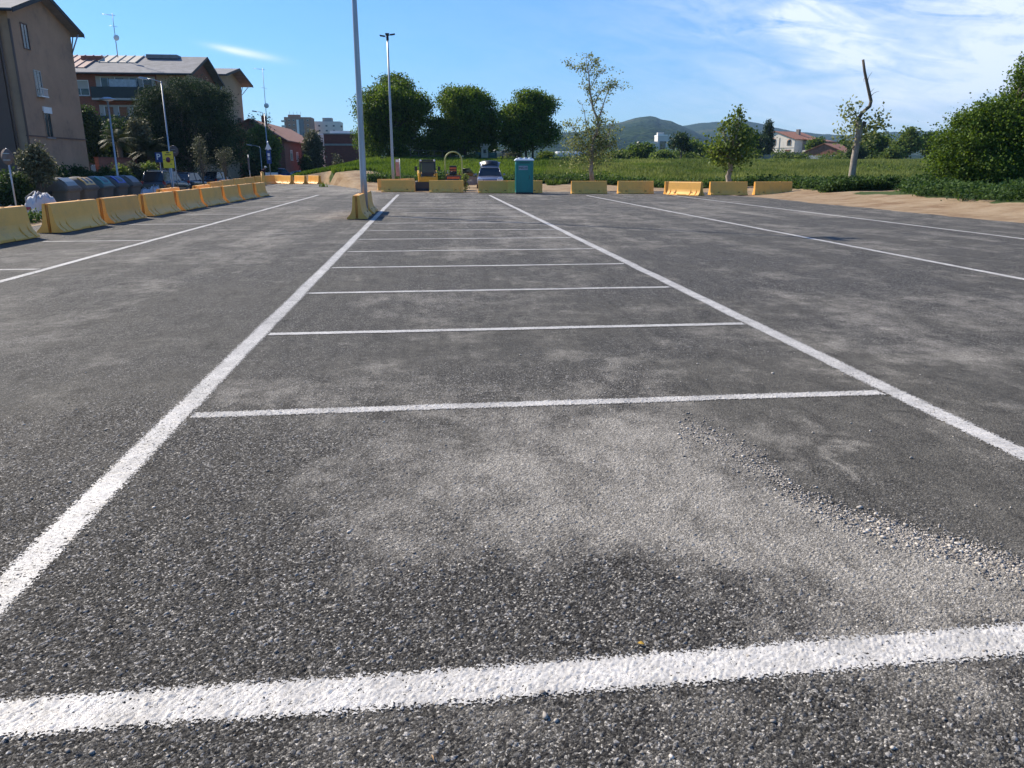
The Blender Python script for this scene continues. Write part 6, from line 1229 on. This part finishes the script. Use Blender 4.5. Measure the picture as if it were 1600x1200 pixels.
# spring saplings on the verge
def thin_sapling():
    x, y = px2(925, 282, 50); t = thing('tall_sapling', 'tall thin sapling with sparse pale leaves on pruned upright branches', 'tree', (x, y, gh(x, y)))
    S = lambda px, py: at(px, py, 50)-Vector((x, y, gh(x, y)))+Vector((0, (random.random()-.5)*.7*(py < 280), 0))
    br = [([(925, 283), (922, 262), (925, 240), (930, 210)], [.16, .14, .12, .10]), ([(930, 212), (936, 197), (932, 190)], [.09, .07, .05]), ([(930, 210), (934, 192), (927, 168), (921, 140), (919, 112)], [.095, .08, .065, .055, .035]), ([(934, 194), (938, 178), (943, 160), (951, 141)], [.06, .05, .035, .02]),
          ([(926, 170), (934, 150), (944, 138), (952, 132), (962, 126)], [.04, .03, .025, .02, .012]), ([(919, 113), (910, 107), (898, 106), (891, 101)], [.03, .02, .015, .01]), ([(919, 113), (917, 98), (915, 88)], [.03, .018, .01]), ([(920, 112), (928, 100), (936, 97)], [.02, .015, .01]),
          ([(926, 165), (916, 140), (913, 136)], [.02, .014, .01]), ([(925, 240), (912, 225), (900, 205), (893, 196)], [.05, .035, .025, .012]), ([(925, 238), (944, 222), (956, 205)], [.05, .035, .015]), ([(928, 222), (917, 200), (912, 178), (909, 160)], [.04, .03, .02, .01]), ([(927, 230), (950, 215), (962, 186)], [.03, .02, .01]), ([(925, 245), (905, 236), (886, 220)], [.04, .025, .012]), ([(925, 245), (940, 232), (957, 226)], [.04, .02, .01]), ([(951, 141), (960, 132), (972, 138)], [.02, .012, .008]), ([(921, 140), (932, 118), (946, 112)], [.02, .012, .008])]
    m = MB(); P = []
    for q, r in br: pts = [S(*a) for a in q]; m.tube(pts, r, 7); P.append((pts, r))
    tips = []
    for pts, r in P[1:]:
        for k in range(26):
            i = random.randrange(len(pts)-1); a = pts[i].lerp(pts[i+1], random.random()); low = a.z < 3.9
            d = Vector((random.uniform(-1, 1), random.uniform(-1, 1), random.uniform(-.2, 1)))*(.55 if low else .28); m.tube([a, a+d], [.008, .004], 3, caps=False); tips.append(a+d)
    m.build('trunk', MT['palebark'], t)
    g = np.random.default_rng(3); tp = np.array([v[:] for v in tips]); lowm = np.array([v.z < 3.9 for v in tips]); rep = np.where(lowm, 4, 2); idx = np.repeat(np.arange(len(tp)), rep)
    bl = np.concatenate([tp[idx]+g.normal(size=(len(idx), 3))*.10, np.full((len(idx), 3), .05)], 1)
    V, Fq, ti = leaves(bl, len(bl)*3, .115, 3, .6, .2, 5, aspect=.8); link('crown', np_mesh('crown', V, Fq, {'tint': ti}), MT['leaf_pale'], t)
    extra = [(-1.1, 0, 2.0, .55, .6, .9), (-.5, 0, 3.2, .6, .6, .9), (.7, 0, 2.2, .6, .6, .7), (1.1, 0, 3.0, .45, .5, .6), (0, 0, 1.9, .7, .7, .6), (-1.2, 0, 3.0, .4, .4, .5)]
    V, Fq, ti = leaves(extra, 1500, .13, 5, .35, .1, 6, aspect=.8); link('lower_crown', np_mesh('lower_crown', V, Fq, {'tint': ti}), MT['leaf_pale'], t)
thin_sapling()
x, y = px2(1139, 281, 50)
t = tree('plane_tree', 'young leafy plane tree with a flared pale trunk behind the far barriers', (x, y), 2.1, .19, [(-.2, 0, 2.0, 1.05, 1, .75), (.55, 0, 2.3, .95, .9, .85), (-.7, 0, 2.55, .8, .8, .8), (.15, 0, 3.2, .60, .6, .9), (.25, 0, 4.1, .34, .4, .7), (-.55, 0, 3.7, .32, .35, .5), (1.0, 0, 3.0, .5, .6, .6), (.28, 0, 4.75, .22, .25, .35), (-1.2, 0, 2.1, .55, .5, .5)], 2600, .18, 'leaf_light', 'palebark', 21, per=6, spread=.2, shell=.3, twigs=True, aspect=.8)
def crooked():
    x, y = px2(1332, 292, 40.5); t = thing('lopped_tree', 'lopped tree with a bare crooked limb rising high above a few tufts of leaves', 'tree', (x, y, gh(x, y)-.1)); D = 40.5
    S = lambda px, py, o=0: at(px, py, D)-Vector((x, y, gh(x, y)-.1))+Vector((0, o, 0))
    m = MB(); m.tube([S(1332, 296), S(1331, 275), S(1335, 245), S(1341, 215), S(1343, 196), S(1340, 184)], [.19, .17, .155, .15, .16, .13], 12)
    m.build('trunk', MT['palebark'], t); m = MB()
    m.tube([S(1341, 186), S(1346, 178), S(1352, 172), S(1359, 166), S(1361, 158), S(1357, 140), S(1351, 112), S(1348.5, 93)], [.11, .085, .08, .085, .08, .075, .065, .06], 10)
    m.tube([S(1342, 205), S(1349, 194), S(1351, 190)], [.11, .10, .085], 9); m.tube([S(1336, 232), S(1333, 228)], [.1, .07], 8)
    for a, b_ in (((1340, 184), (1322, 160)), ((1341, 190), (1326, 172)), ((1343, 200), (1368, 190)), ((1368, 190), (1378, 178)), ((1340, 205), (1318, 205)), ((1342, 215), (1352, 205)), ((1359, 150), (1366, 138)), ((1355, 130), (1363, 112)), ((1361, 150), (1374, 142)), ((1340, 184), (1330, 158)), ((1338, 230), (1355, 218)), ((1353, 120), (1350, 128)), ((1338, 225), (1322, 215))):
        m.tube([S(*a), S((a[0]+b_[0])/2, (a[1]+b_[1])/2-1, .1), S(*b_)], [.02, .012, .006], 5)
    m.build('bare_limb', MT['bark'], t)
    bl = []
    for px_, py_, r in ((1330, 178, .35), (1327, 190, .28), (1333, 166, .25), (1335, 200, .3), (1322, 214, .28), (1318, 207, .2), (1375, 181, .34), (1377, 192, .26), (1370, 200, .18), (1352, 203, .3), (1357, 199, .2), (1356, 182, .16), (1352, 218, .28), (1343, 222, .26), (1362, 216, .24), (1330, 222, .2), (1326, 160, .16)): v = S(px_, py_); bl.append((v.x, random.uniform(-.3, .3), v.z, r, r, r*.9))
    V, Fq, ti = leaves(bl, 760, .15, 4, .5, .3, 9, aspect=.8); link('crown', np_mesh('crown', V, Fq, {'tint': ti}), MT['leaf_pale'], t)
crooked()
# big dark tree mass on the right
x, y = px2(1560, 285, 37.5)
tree('spreading_tree', 'large dense dark tree filling the right edge of the photo', (x, y), 1.6, .22, [(0, 0, 1.9, 2.5, 2.4, 1.6), (.2, -.5, 5.2, .45, .5, .5), (-1.9, 0, 3.1, .45, .5, .4), (1.2, 0, 5.6, .5, .5, .45), (-1.5, -.2, 1.5, 1.5, 1.6, 1.3), (-2.2, 0, 2.3, 1.0, 1.1, .9), (.6, 0, 3.3, 1.6, 1.6, 1.2), (1.9, 0, 3.0, 2.0, 1.9, 2.0), (.6, -.4, 4.4, .8, .9, .75), (-.9, 0, 3.2, 1.2, 1.2, .7), (2.2, 0, 4.7, 1.0, 1.1, .8), (-2.5, .2, 1.0, .8, .9, .9), (1.5, -.8, 1.2, 2.0, 1.5, 1.1), (-.2, 0, 2.7, 1.7, 1.7, 1.2), (-.5, -.8, .8, 2.2, 1.4, .8)], 78000, .115, 'leaf_big', seed=31, per=10, spread=.34, shell=.4, sub=5, twigs=True, puff=(26, .36))
x, y = px2(1665, 285, 40)
tree('spreading_tree', 'second dark tree just outside the right edge, its crown merging with the first', (x, y), 1.6, .2, blobcloud(2.9, 2.6, .5, 6.4, 9, 33, .45), 20000, .16, 'leaf_big', seed=33)
# ---- tree belt beyond the field
gb = 'trees and bushes along the far side of the field'
belt = [  # px, ybase, D, half width px, ytop, material, label
    (999, 249, 150, 20, 220, 'leaf_big', 'dark bushy tree hiding the lower left of the white cube-like building'),
    (1064, 249, 140, 15, 208, 'leaf_dark', 'slanting tree with a bare trunk right of the white cube-like building'),
    (1030, 250, 138, 24, 238, 'leaf_light', 'low pale green shrubs in front of the white cube-like building'),
    (965, 250, 150, 22, 237, 'leaf_light', 'low yellow green shrubs at the edge of the field right of the tall sapling'),
    (1085, 249, 160, 22, 218, 'leaf_big', 'bushy tree between the slanting tree and the young plane tree'),
    (1120, 249, 170, 30, 224, 'leaf_light', 'soft green bush just left of the young plane tree crown'),
    (1178, 249, 175, 16, 205, 'leaf_dark', 'dark cedar-like tree left of the cypress, crown in flat layers'),
    (1158, 249, 165, 16, 196, 'leaf_big', 'round green tree behind the young plane tree, right side'),
    (1272, 240, 185, 14, 212, 'leaf_big', 'bright leafy tree between farmhouse and ruined barn'),
    (1262, 246, 240, 10, 216, 'leaf_light', 'small pale tree behind the farmhouse shed roof'),
    (1318, 249, 190, 14, 219, 'leaf_big', 'tree left of the lopped tree, over the ruined barn'),
    (1366, 249, 150, 24, 202, 'leaf_big', 'broad tree right behind the lopped tree'),
    (1415, 249, 145, 24, 200, 'leaf_light', 'rounded light green tree between the lopped tree and the dark mass'),
    (1448, 249, 150, 14, 212, 'leaf_dark', 'dark narrow bush left of the large dark tree'),
    (1395, 250, 135, 14, 228, 'leaf_light', 'low light shrub between the two rounded trees right of the lopped tree'),
    (1340, 250, 140, 14, 226, 'leaf_dark', 'dark shrub directly behind the trunk of the lopped tree')]
for i, (px, yb, D, hwp, yt, lm, lab) in enumerate(belt):
    p = at(px, yb, D); zt = at(px, yt, D).z; zg = gh(p.x, p.y); H = zt-zg; w = hwp/1200*D*.96; lowb = yt > 222
    bl = blobcloud(w, w, .05*H if (lowb or i in (0, 4, 5)) else .22*H, H*.97, 9, 50+i, .42)
    if i == 1: bl = [(-.6*w, 0, H*.72, w*.55, w*.5, H*.22), (.3*w, 0, H*.62, w*.5, w*.5, H*.16), (-.1*w, 0, H*.85, w*.4, w*.4, H*.13), (.75*w, 0, H*.5, w*.35, w*.4, H*.12)]
    if i == 6: bl = [(-.3*w+.15*w*k*(-1)**k, 0, H*(.25+.13*k), w*(1.0-.1*k), w*.8, H*.055) for k in range(6)]
    tree('field_shrub' if lowb else 'field_tree', lab, (p.x, p.y), H*.45, .05*w+.08, bl, (1500 if i == 1 else 5200) if not lowb else 3600, .42 if D > 120 else .3, lm, seed=60+i, group=gb, cat='bush' if lowb else 'tree', spread=.13)
# far-off scrub strips between the named trees (nobody could count them)
def scrub(name, label, pts, n, size, h, lm, seed):
    g = np.random.default_rng(seed); bl = []
    for (xa, ya, xb, yb, k) in pts:
        for i in range(k):
            t_ = g.random(); x_ = xa+(xb-xa)*t_+g.normal()*2; y_ = ya+(yb-ya)*t_+g.normal()*3; r = h*(.5+g.random()*.9); bl.append((x_, y_, gh(x_, y_)+r*.5, r*1.4, r*1.2, r*.8))
    V, Fq, ti = leaves(bl, n, size, 14, .15, .4, seed); tag(link(name, np_mesh(name, V, Fq, {'tint': ti}), MT[lm]), label, 'undergrowth', kind='stuff')
a = at(985, 249, 150); b_ = at(1190, 249, 160); c = at(1420, 249, 150); d = at(890, 249, 140); e = at(1470, 249, 140)
scrub('undergrowth', 'low tangled green undergrowth along the far edge of the field', [(a.x, a.y, b_.x-16, b_.y, 40), (1.02*a.x, a.y+12, d.x, d.y, 8), (c.x-14, c.y, e.x+10, e.y, 14), (b_.x, b_.y+10, c.x, c.y, 14)], 24000, .4, 1.25, 'leaf_light', 71)
x, y = px2(1197, 248, 185); zt = at(1197, 187, 185).z-gh(x, y)
tree('cypress', 'single tall narrow dark cypress standing left of the farmhouse', (x, y), zt*.6, .15, [(0, 0, zt*(.08+.115*k), (1.0, 1.1, 1.1, 1.05, .95, .78, .55, .30)[k], .9, zt*.10) for k in range(8)], 9000, .34, 'leaf_pine', seed=81, cat='cypress', spread=.2, shell=.4)
# ---- left side vegetation
x, y = px2(296, 262, 78); zg = gh(x, y)
def S2(px, py, D, x0, y0): p = at(px, py, D); return (p.x-x0, p.y-y0, p.z-gh(x0, y0))
bl = []
for px, py, rx, rz in ((250, 165, 2.2, 1.7), (285, 150, 2.6, 1.6), (318, 165, 2.3, 1.8), (265, 195, 2.6, 1.8), (310, 200, 3.0, 2.0), (340, 190, 2.0, 1.6), (240, 190, 1.8, 1.7), (355, 215, 1.9, 1.5), (330, 232, 2.2, 1.2), (275, 222, 2.3, 1.3), (366, 228, 1.2, 1.0), (232, 158, 1.2, 1.0), (300, 140, 2.0, .9), (338, 160, 1.2, 1.2), (300, 245, 3.2, 1.6), (345, 243, 2.0, 1.3), (255, 240, 2.0, 1.5)):
    q = S2(px, py, 78, x, y); bl.append((q[0], q[1]+random.uniform(-1, 1), q[2], rx*.82, 2.2, rz*.86))
tree('round_pine', 'huge dark round pine in front of the long brick block', (x, y), 3.6, .32, bl, 90000, .20, 'leaf_pine', seed=91, per=14, spread=.30, shell=.55, cat='pine', aspect=.34, puff=(16, .6))
def garden(px, yb, D, hwp, yt, lm, lab, n=9000, sz=.24, name='garden_tree', cat='tree', k=9, rr=.42, lowf=.12, bark='bark', seed=None, tw=False, shell=.55):
    p = at(px, yb, D); zt = at(px, yt, D).z; zg = gh(p.x, p.y); H = zt-zg; w = hwp/1200*D*.96; s = seed or int(px)+yb
    return tree(name, lab, (p.x, p.y), H*.45, .05*w+.04, blobcloud(w, w, lowf*H, H*.98, k, s, rr), n, sz, lm, bark, s, cat=cat, spread=.13, twigs=tw, shell=shell)
garden(140, 262, 76, 34, 150, 'leaf_dark', 'dark garden tree against the corner of the left block', 16000, lowf=.2)
garden(196, 262, 80, 34, 160, 'leaf_dark', 'grey green garden tree left of the round pine', 16000, lowf=.1)
garden(222, 262, 73, 18, 176, 'leaf_olive', 'feathery greyish garden tree touching the left side of the round pine', 6000, lowf=.35, shell=.3)
def palm(px, yb, D, yt, r, label, n=26, seed=1):
    g = random.Random(seed); p = at(px, yb, D); z = gh(p.x, p.y); H = at(px, yt, D).z-z; t = thing('palm', label, 'palm tree', (p.x, p.y, z)); m = MB(); m.tube([(0, 0, 0), (.05, 0, H*.5), (0, 0, H)], [.24, .2, .22], 10); m.build('trunk', MT['bark'], t)
    V = []; Fs = []; T = []
    for k in range(n):
        a = g.uniform(0, 6.283); el = g.uniform(.15, 1.25); prev = Vector((0, 0, H)); d = Vector((math.cos(a)*math.cos(el), math.sin(a)*math.cos(el), math.sin(el))); tn = g.random()
        for i in range(14):
            d = (d+Vector((0, 0, -.10))).normalized(); nx = prev+d*r/14; side = d.cross(Vector((0, 0, 1))).normalized(); wd = .42*math.sin(math.pi*(i+1)/16)*r/1.6
            for s in (-1, 1):
                b0 = len(V); tip = nx+side*s*wd+Vector((0, 0, -.25*wd))+d*.08; V += [prev, nx*.6+prev*.4, tip, tip-d*.04]; Fs.append((b0, b0+1, b0+2, b0+3)); T += [tn]*4
            prev = nx
    link('fronds', np_mesh('fronds', np.array([v[:] for v in V]), np.array(Fs), {'tint': np.array(T)}), MT['leaf_palm'], t)
palm(190, 262, 70, 222, 1.7, 'palm behind the mushroom street lamp, left of the other palm', 30, 4)
palm(236, 262, 72, 238, 1.9, 'palm with upright yellowish fronds, nearest the round pine', 34, 5)
for i, (px, hwp, yt, D, lm, lab) in enumerate([(95, 14, 262, 46, 'leaf_dark', 'clipped dark bush behind the nearest waste container'), (130, 22, 258, 60, 'leaf_dark', 'clipped dark hedge bush in front of the brick garden wall'), (165, 20, 256, 61, 'leaf_dark', 'clipped hedge bush between two others before the brick garden wall'),
        (190, 18, 248, 62, 'leaf_light', 'rounded lighter bush right of the mushroom street lamp pole'), (214, 14, 254, 63, 'leaf_olive', 'small loose bush between the two rounded lighter bushes'), (236, 18, 247, 64, 'leaf_light', 'rounded lighter bush left of the blue parking sign'),
        (25, 38, 258, 40, 'leaf_dark', 'wide dark shrub at the left edge below the round sign'), (60, 26, 262, 42, 'leaf_dark', 'dark shrub under the small olive-like street tree'), (-30, 40, 250, 40, 'leaf_dark', 'dark shrub outside the left edge of the frame')]):
    garden(px, 285, D, hwp, yt, lm, lab, 5200, .16, 'hedge_bush', 'bush', 7, .5, .02, seed=120+i)
garden(63, 285, 40, 24, 220, 'leaf_olive', 'bushy street tree with small greyish leaves before the left block', 5000, .145, 'street_tree', lowf=.36, k=10, shell=.3, tw=True, seed=131)
garden(318, 292, 55, 17, 212, 'leaf_olive', 'thin street tree with sparse brownish twigs before the round pine', 1300, .10, 'street_tree', lowf=.42, k=7, shell=.15, tw=True, seed=132)
garden(352, 275, 70, 18, 222, 'leaf_olive', 'bare-looking street tree with brown twigs behind the second barrier row', 900, .12, 'street_tree', lowf=.35, k=7, shell=.15, tw=True, seed=133)
garden(413, 268, 92, 27, 200, 'leaf_light', 'light green tree between the tan block and the low brick house', 14000, .26, lowf=.10, seed=134)
garden(402, 272, 88, 22, 228, 'leaf_dark', 'dark bushes at the foot of the light green tree', 6000, .24, 'garden_bush', 'bush', lowf=.03, seed=135)
garden(398, 262, 104, 14, 172, 'leaf_olive', 'almost bare tall tree beside the corner of the tan block', 500, .22, 'garden_tree', lowf=.4, shell=.1, tw=True, seed=136)
garden(420, 262, 106, 12, 174, 'leaf_olive', 'almost bare tree behind the low brick house antenna', 400, .22, 'garden_tree', lowf=.4, shell=.1, tw=True, seed=137)
garden(494, 270, 100, 15, 206, 'leaf_olive', 'silvery dark tree in front of the windowless brick hall', 9000, .26, lowf=.03, seed=138)
garden(478, 272, 98, 8, 240, 'leaf_dark', 'small dark bush left of the silvery dark tree', 2500, .22, 'garden_bush', 'bush', lowf=.03, seed=139)
garden(528, 268, 104, 8, 240, 'leaf_olive', 'small brownish shrub against the windowless brick hall', 900, .2, 'garden_bush', 'bush', lowf=.05, shell=.2, seed=140)
garden(585, 258, 100, 14, 205, 'leaf_light', 'yellow green bush filling the gap at the left of the big round trees', 6000, .26, 'garden_bush', 'bush', lowf=.03, seed=141)
garden(727, 300, 47.5, 5, 266, 'leaf_light', 'small conical bush between the roller and the silver car', 420, .10, 'verge_bush', 'bush', lowf=.02, seed=142)
# ---- playground below the big trees
def playground():
    p = at(757, 252, 84); z = gh(p.x, p.y)
    t = thing('play_tower', 'toy castle tower with battlements in the playground under the trees', 'play tower', (p.x, p.y, z)); M_ct = mat('castle_panel', (.42, .38, .30), .8, .2)
    m = MB(); m.b(-.36, .36, -.36, .36, 0, 1.35); m.build('tower_wall', M_ct, t); m = MB(); m.b(-.44, .44, -.44, .44, 1.35, 1.5); [m.b(-.44+.29*k, -.44+.29*k+.16, -.44, -.3, 1.5, 1.68) for k in range(4)]; m.build('battlement', M_ct, t); m = MB(); m.b(-.13, .13, -.375, -.355, .75, 1.1); m.build('opening', MT['black'], t)
    m = MB(); m.b(-1.0, -.40, -.2, .2, 0, .85); m.b(.40, 1.3, -.2, .2, 0, .8); m.build('side_panel', mat('green_play_panel', (.02, .10, .08), .5), t)
    p = at(731, 250, 84); M_sw = mat('weathered_steel', (.10, .11, .12), .6, .2); t = thing('swing_frame', 'tall dark steel swing frame under the middle big tree', 'swing frame', (p.x, p.y, gh(p.x, p.y)))
    for x_ in (-.95, .95): m = MB(); m.tube([(x_, 0, 0), (x_, 0, 2.35)], .055, 8); m.build('upright', M_sw, t)
    m = MB(); m.tube([(-.95, 0, 1.85), (.95, 0, 1.85)], .045, 8); m.build('crossbar', M_sw, t); m = MB(); [m.tube([(x_, 0, 1.85), (x_, 0, .55)], .012, 5) for x_ in (-.35, .1)]; m.box((-.12, 0, .52), (.5, .18, .04)); m.build('swing_seat', MT['dark'], t)
    p = at(796, 250, 86)
    def rail(pa, pb, D, label, H=.9, n=6, mm='dark'):
        a = at(pa, 250, D); b2 = at(pb, 250, D); t = thing('low_fence', label, 'fence', (a.x, a.y, 0)); m = MB(); d = b2-a
        for k in range(n+1):
            q = a.lerp(b2, k/n); z_ = gh(q.x, q.y); c = q-a; pm_ = MB(); pm_.tube([(c.x, c.y, z_-.1), (c.x, c.y, z_+H)], .03, 6); pm_.build('fence_post', MT[mm], t)
        for hh in (H, H*.5):
            pts = [(a.lerp(b2, k/12)) for k in range(13)]; m.tube([(q.x-a.x, q.y-a.y, gh(q.x, q.y)+hh) for q in pts], .028, 6)
        m.build('rail', MT[mm], t)
    rail(642, 716, 80, 'low rail fence behind the skid loader at the edge of the playground', .95, 6, 'bark'); rail(764, 786, 82, 'short dark rail fence right of the toy castle tower', 1.0, 2, 'dark')
    for px, w, h, D, c, lab in ((774, 1.6, .85, 96, 'cream', 'low pale playground hut right of the toy castle tower'), (792, 2.2, .95, 100, 'stone', 'low sandy wall panel left of the third big tree')):
        p = at(px, 248, D); z = gh(p.x, p.y); t = thing('play_hut', lab, 'play hut', (p.x, p.y, z)); m = MB(); m.b(-w/2, w/2, -.4, .4, 0, h); m.build('wall', MT[c], t); m = MB(); m.loft([[(-w/2-.1, -.5, h), (w/2+.1, -.5, h), (0, -.5, h+.5)], [(-w/2-.1, .5, h), (w/2+.1, .5, h), (0, .5, h+.5)]]); m.build('roof', MT[c], t)
playground()
for i, (px, yb, D, hwp, yt, lm, lab) in enumerate([(640, 252, 84, 22, 241, 'leaf_light', 'sunlit yellowish shrub under the leftmost big tree'), (668, 252, 86, 16, 243, 'leaf_pale', 'low pale shrub behind the skid loader cab'), (700, 252, 86, 10, 236, 'leaf_light', 'loose shrub between the left and middle big trees'), (738, 253, 83, 9, 243, 'leaf_pale', 'pale round shrub by the swing frame'), (800, 249, 95, 18, 240, 'leaf_olive', 'ochre leaved shrub left of the third big tree trunk'), (852, 250, 90, 14, 238, 'leaf_light', 'bright green shrub right of the third big tree trunk'), (682, 240, 98, 12, 205, 'leaf_big', 'dark tree closing the gap behind the left and middle big trees'), (765, 240, 104, 14, 218, 'leaf_big', 'dark tree behind the gap of the middle and right big trees')]):
    garden(px, yb, D, hwp, yt, lm, lab, 3600, .2, 'park_shrub' if i < 6 else 'park_tree', 'bush' if i < 6 else 'tree', 6, .5, .02, seed=160+i)
# ---- grass: blades over the mound and the field, broad leaves in the weed beds
def blades(name, label, XY, h0, w0, lm, seed, hv=.5, per=4):
    g = np.random.default_rng(seed); n = len(XY); idx = np.repeat(np.arange(n), per); m = len(idx)
    c = XY[idx]+g.normal(size=(m, 2))*.07; z = height(c[:, 0], c[:, 1]); f = np.hypot(c[:, 0], c[:, 1]); sc = np.clip(f/55, .8, 2.6)
    hN = .55+.9*fbm(c[:, 0]*.35, c[:, 1]*.35, seed+2, 3); h = h0*(1-hv+2*hv*g.random(m))*hN; w = w0*sc*(.7+.6*g.random(m)); a = g.uniform(0, math.pi, m); la = g.uniform(0, 6.283, m); ln = h*.45*g.random(m)
    dx, dy = np.cos(a)*w/2, np.sin(a)*w/2
    V = np.stack([np.stack([c[:, 0]-dx, c[:, 1]-dy, z-.03], 1), np.stack([c[:, 0]+dx, c[:, 1]+dy, z-.03], 1), np.stack([c[:, 0]+dx*.7+np.cos(la)*ln*.4, c[:, 1]+dy*.7+np.sin(la)*ln*.4, z+h*.6], 1), np.stack([c[:, 0]+np.cos(la)*ln, c[:, 1]+np.sin(la)*ln, z+h], 1)], 1).reshape(-1, 3)
    tn = np.clip(fbm(c[:, 0]*.18, c[:, 1]*.18, seed+5, 4)*1.5-.35+.2*g.normal(size=m), 0, 1)
    return tag(link(name, np_mesh(name, V, np.arange(m*4).reshape(m, 4), {'tint': np.repeat(tn, 4)}), MT[lm]), label, 'grass', kind='stuff')
def covered(c):
    X_, Y_ = c[:, 0], c[:, 1]; ix = np.clip(((X_+30)/.5), 0, 179).astype(int); iy = np.clip(Y_/.5, 0, 199).astype(int); return GM[iy, ix] > .5
gx = np.arange(-30, 60, .5); gy = np.arange(0, 100, .5)
Xg, Yg = np.meshgrid(gx, gy); gn_ = fbm(Xg*.5, Yg*.5, 11); gn2_ = fbm(Xg*1.7, Yg*1.7, 12)
eb_ = 57.3+(gn_-.5)*5+3.0*np.exp(-((Xg+6)/3.0)**2)-8*sstep(17, 20, Xg)
mc_ = np.clip(1.6*np.exp(-((Xg+6.8)/3.0)**2-((Yg-63.0)/3.4)**2), 0, 1)
GM = np.maximum(sstep(-.5, .5, Yg-eb_)*sstep(-21, -15, Xg+(gn2_-.5)*2)*(1-mc_)*np.where(Xg < -8.0, sstep(71.5, 72.6, Yg), 1), sstep(-.35, .35, Xg-(20.6+(gn_-.5)*2.2-.03*(Yg-24)))*(Yg < 60)); GM = GM*(1-np.clip(1.4*np.exp(-((Yg-(37.2+.02*(Xg-20)))/1.3)**2)*(Xg > 17)*(Xg < 27), 0, 1))
g = np.random.default_rng(5)
c = np.stack([g.uniform(-16, 30, 60000), g.uniform(52, 84, 60000)], 1); c = c[covered(c) & (c[:, 0] < c[:, 1]*.42+6)]
blades('lawn', 'short bright grass on the mound behind the far barriers', c, .26, .07, 'grass', 5)
c = np.stack([g.uniform(8, 60, 90000), g.uniform(43, 100, 90000)], 1); c = c[covered(c) & (c[:, 0] < c[:, 1]*1.0) & (c[:, 0] > .18*c[:, 1]-2)]
blades('meadow', 'tall rough meadow grass covering the field on the right', c, .34, .055, 'grass_dry', 6)
c = np.stack([g.uniform(-5, 150, 70000), g.uniform(84, 185, 70000)], 1); c = c[(c[:, 0] < c[:, 1]*.95)]
blades('far_meadow', 'far part of the meadow running up to the bushes', c, .26, .10, 'grass_dry', 7, per=3)
def weeds(name, label, n, fn, size, hmax, lm, seed):
    g = np.random.default_rng(seed); c = fn(g, n); m_ = len(c); mound = fbm(c[:, 0]*.9, c[:, 1]*.9, seed+1, 4); hh = hmax*np.clip(mound*1.7-.25, .12, 1)*g.random(m_)**.45
    P = np.stack([c[:, 0], c[:, 1], height(c[:, 0], c[:, 1])+hh], 1)
    bl = np.concatenate([P, np.full((m_, 3), size*.6)], 1); V, Fq, ti = leaves(bl, m_*3, size, 3, .5, .1, seed, up=1.2, aspect=.75); return tag(link(name, np_mesh(name, V, Fq, {'tint': ti}), MT[lm]), label, 'weeds', kind='stuff')
def f1(g, n):
    c = np.stack([g.uniform(17.5, 42, n), g.uniform(18, 36.6, n)], 1); e_ = 20.4+(fbm(c[:, 0]*.0+c[:, 1]*.5, c[:, 1]*.5, 11)-.5)*2.0-.03*(c[:, 1]-24)
    e_ = np.where(c[:, 1] > 30, e_+(c[:, 1]-30)**2*.075, e_); return c[(c[:, 0] > e_) & (c[:, 0] < c[:, 1]*.98+4)]
weeds('weed_bed', 'dense bed of dark green nettles and ivy on the right verge', 46000, f1, .11, .62, 'ivy', 201)
def f2(g, n): a = g.uniform(0, 6.283, n); r = g.random(n)**.5; return np.stack([21.6+1.9*r*np.cos(a), 37.9+1.0*r*np.sin(a)], 1)
weeds('weed_clump', 'clump of dark weeds round the foot of the lopped tree', 5200, f2, .11, .75, 'ivy', 202)
def f3(g, n):
    X_ = g.uniform(-4.5, 22, n); e_ = np.interp(X_, [-4.5, 4, 12, 17, 22], [59.0, 58, 57.6, 52, 46.5]); return np.stack([X_, e_+np.abs(g.normal(size=n))*1.3], 1)
weeds('verge_weeds', 'ragged strip of taller weeds where the field meets the dirt verge', 9000, f3, .15, .45, 'ivy', 203)
def f4(g, n): return np.stack([g.uniform(20, 46, n), g.uniform(39.5, 47, n)], 1)
weeds('field_edge_weeds', 'dark leafy weeds along the near edge of the meadow', 15000, f4, .14, .50, 'ivy', 204)
def f5(g, n): Y_ = g.uniform(14, 36, n); return np.stack([-10.9-np.abs(g.normal(size=n))*.35, Y_], 1)
weeds('kerb_weeds', 'green weeds growing behind the left row of barriers', 2600, f5, .08, .28, 'ivy', 205)
def f6(g, n):
    c = np.stack([g.uniform(8, 50, n), g.uniform(60, 110, n)], 1); return c[fbm(c[:, 0]*.12, c[:, 1]*.12, 301, 3) > .56]
weeds('meadow_bushlets', 'scattered darker leafy tufts in the rough grass beyond the dirt verge', 16000, f6, .18, .45, 'leaf_light', 206)
# ---------------------------------------------------------------- haze: blue distance
def haze():
    m = bpy.data.materials.new('haze'); N, L = nodes(m); N.remove(N['Principled BSDF']); v = N.new('ShaderNodeVolumePrincipled'); v.inputs['Color'].default_value = (.42, .66, 1.0, 1); v.inputs['Density'].default_value = HAZE; v.inputs['Anisotropy'].default_value = .2
    L.new(v.outputs[0], N['Material Output'].inputs['Volume'])
    q = MB(); q.b(-3400, 4300, -300, 6200, -6, 420); tag(q.build('haze', m), kind='stuff')
HAZE = .0001
haze()
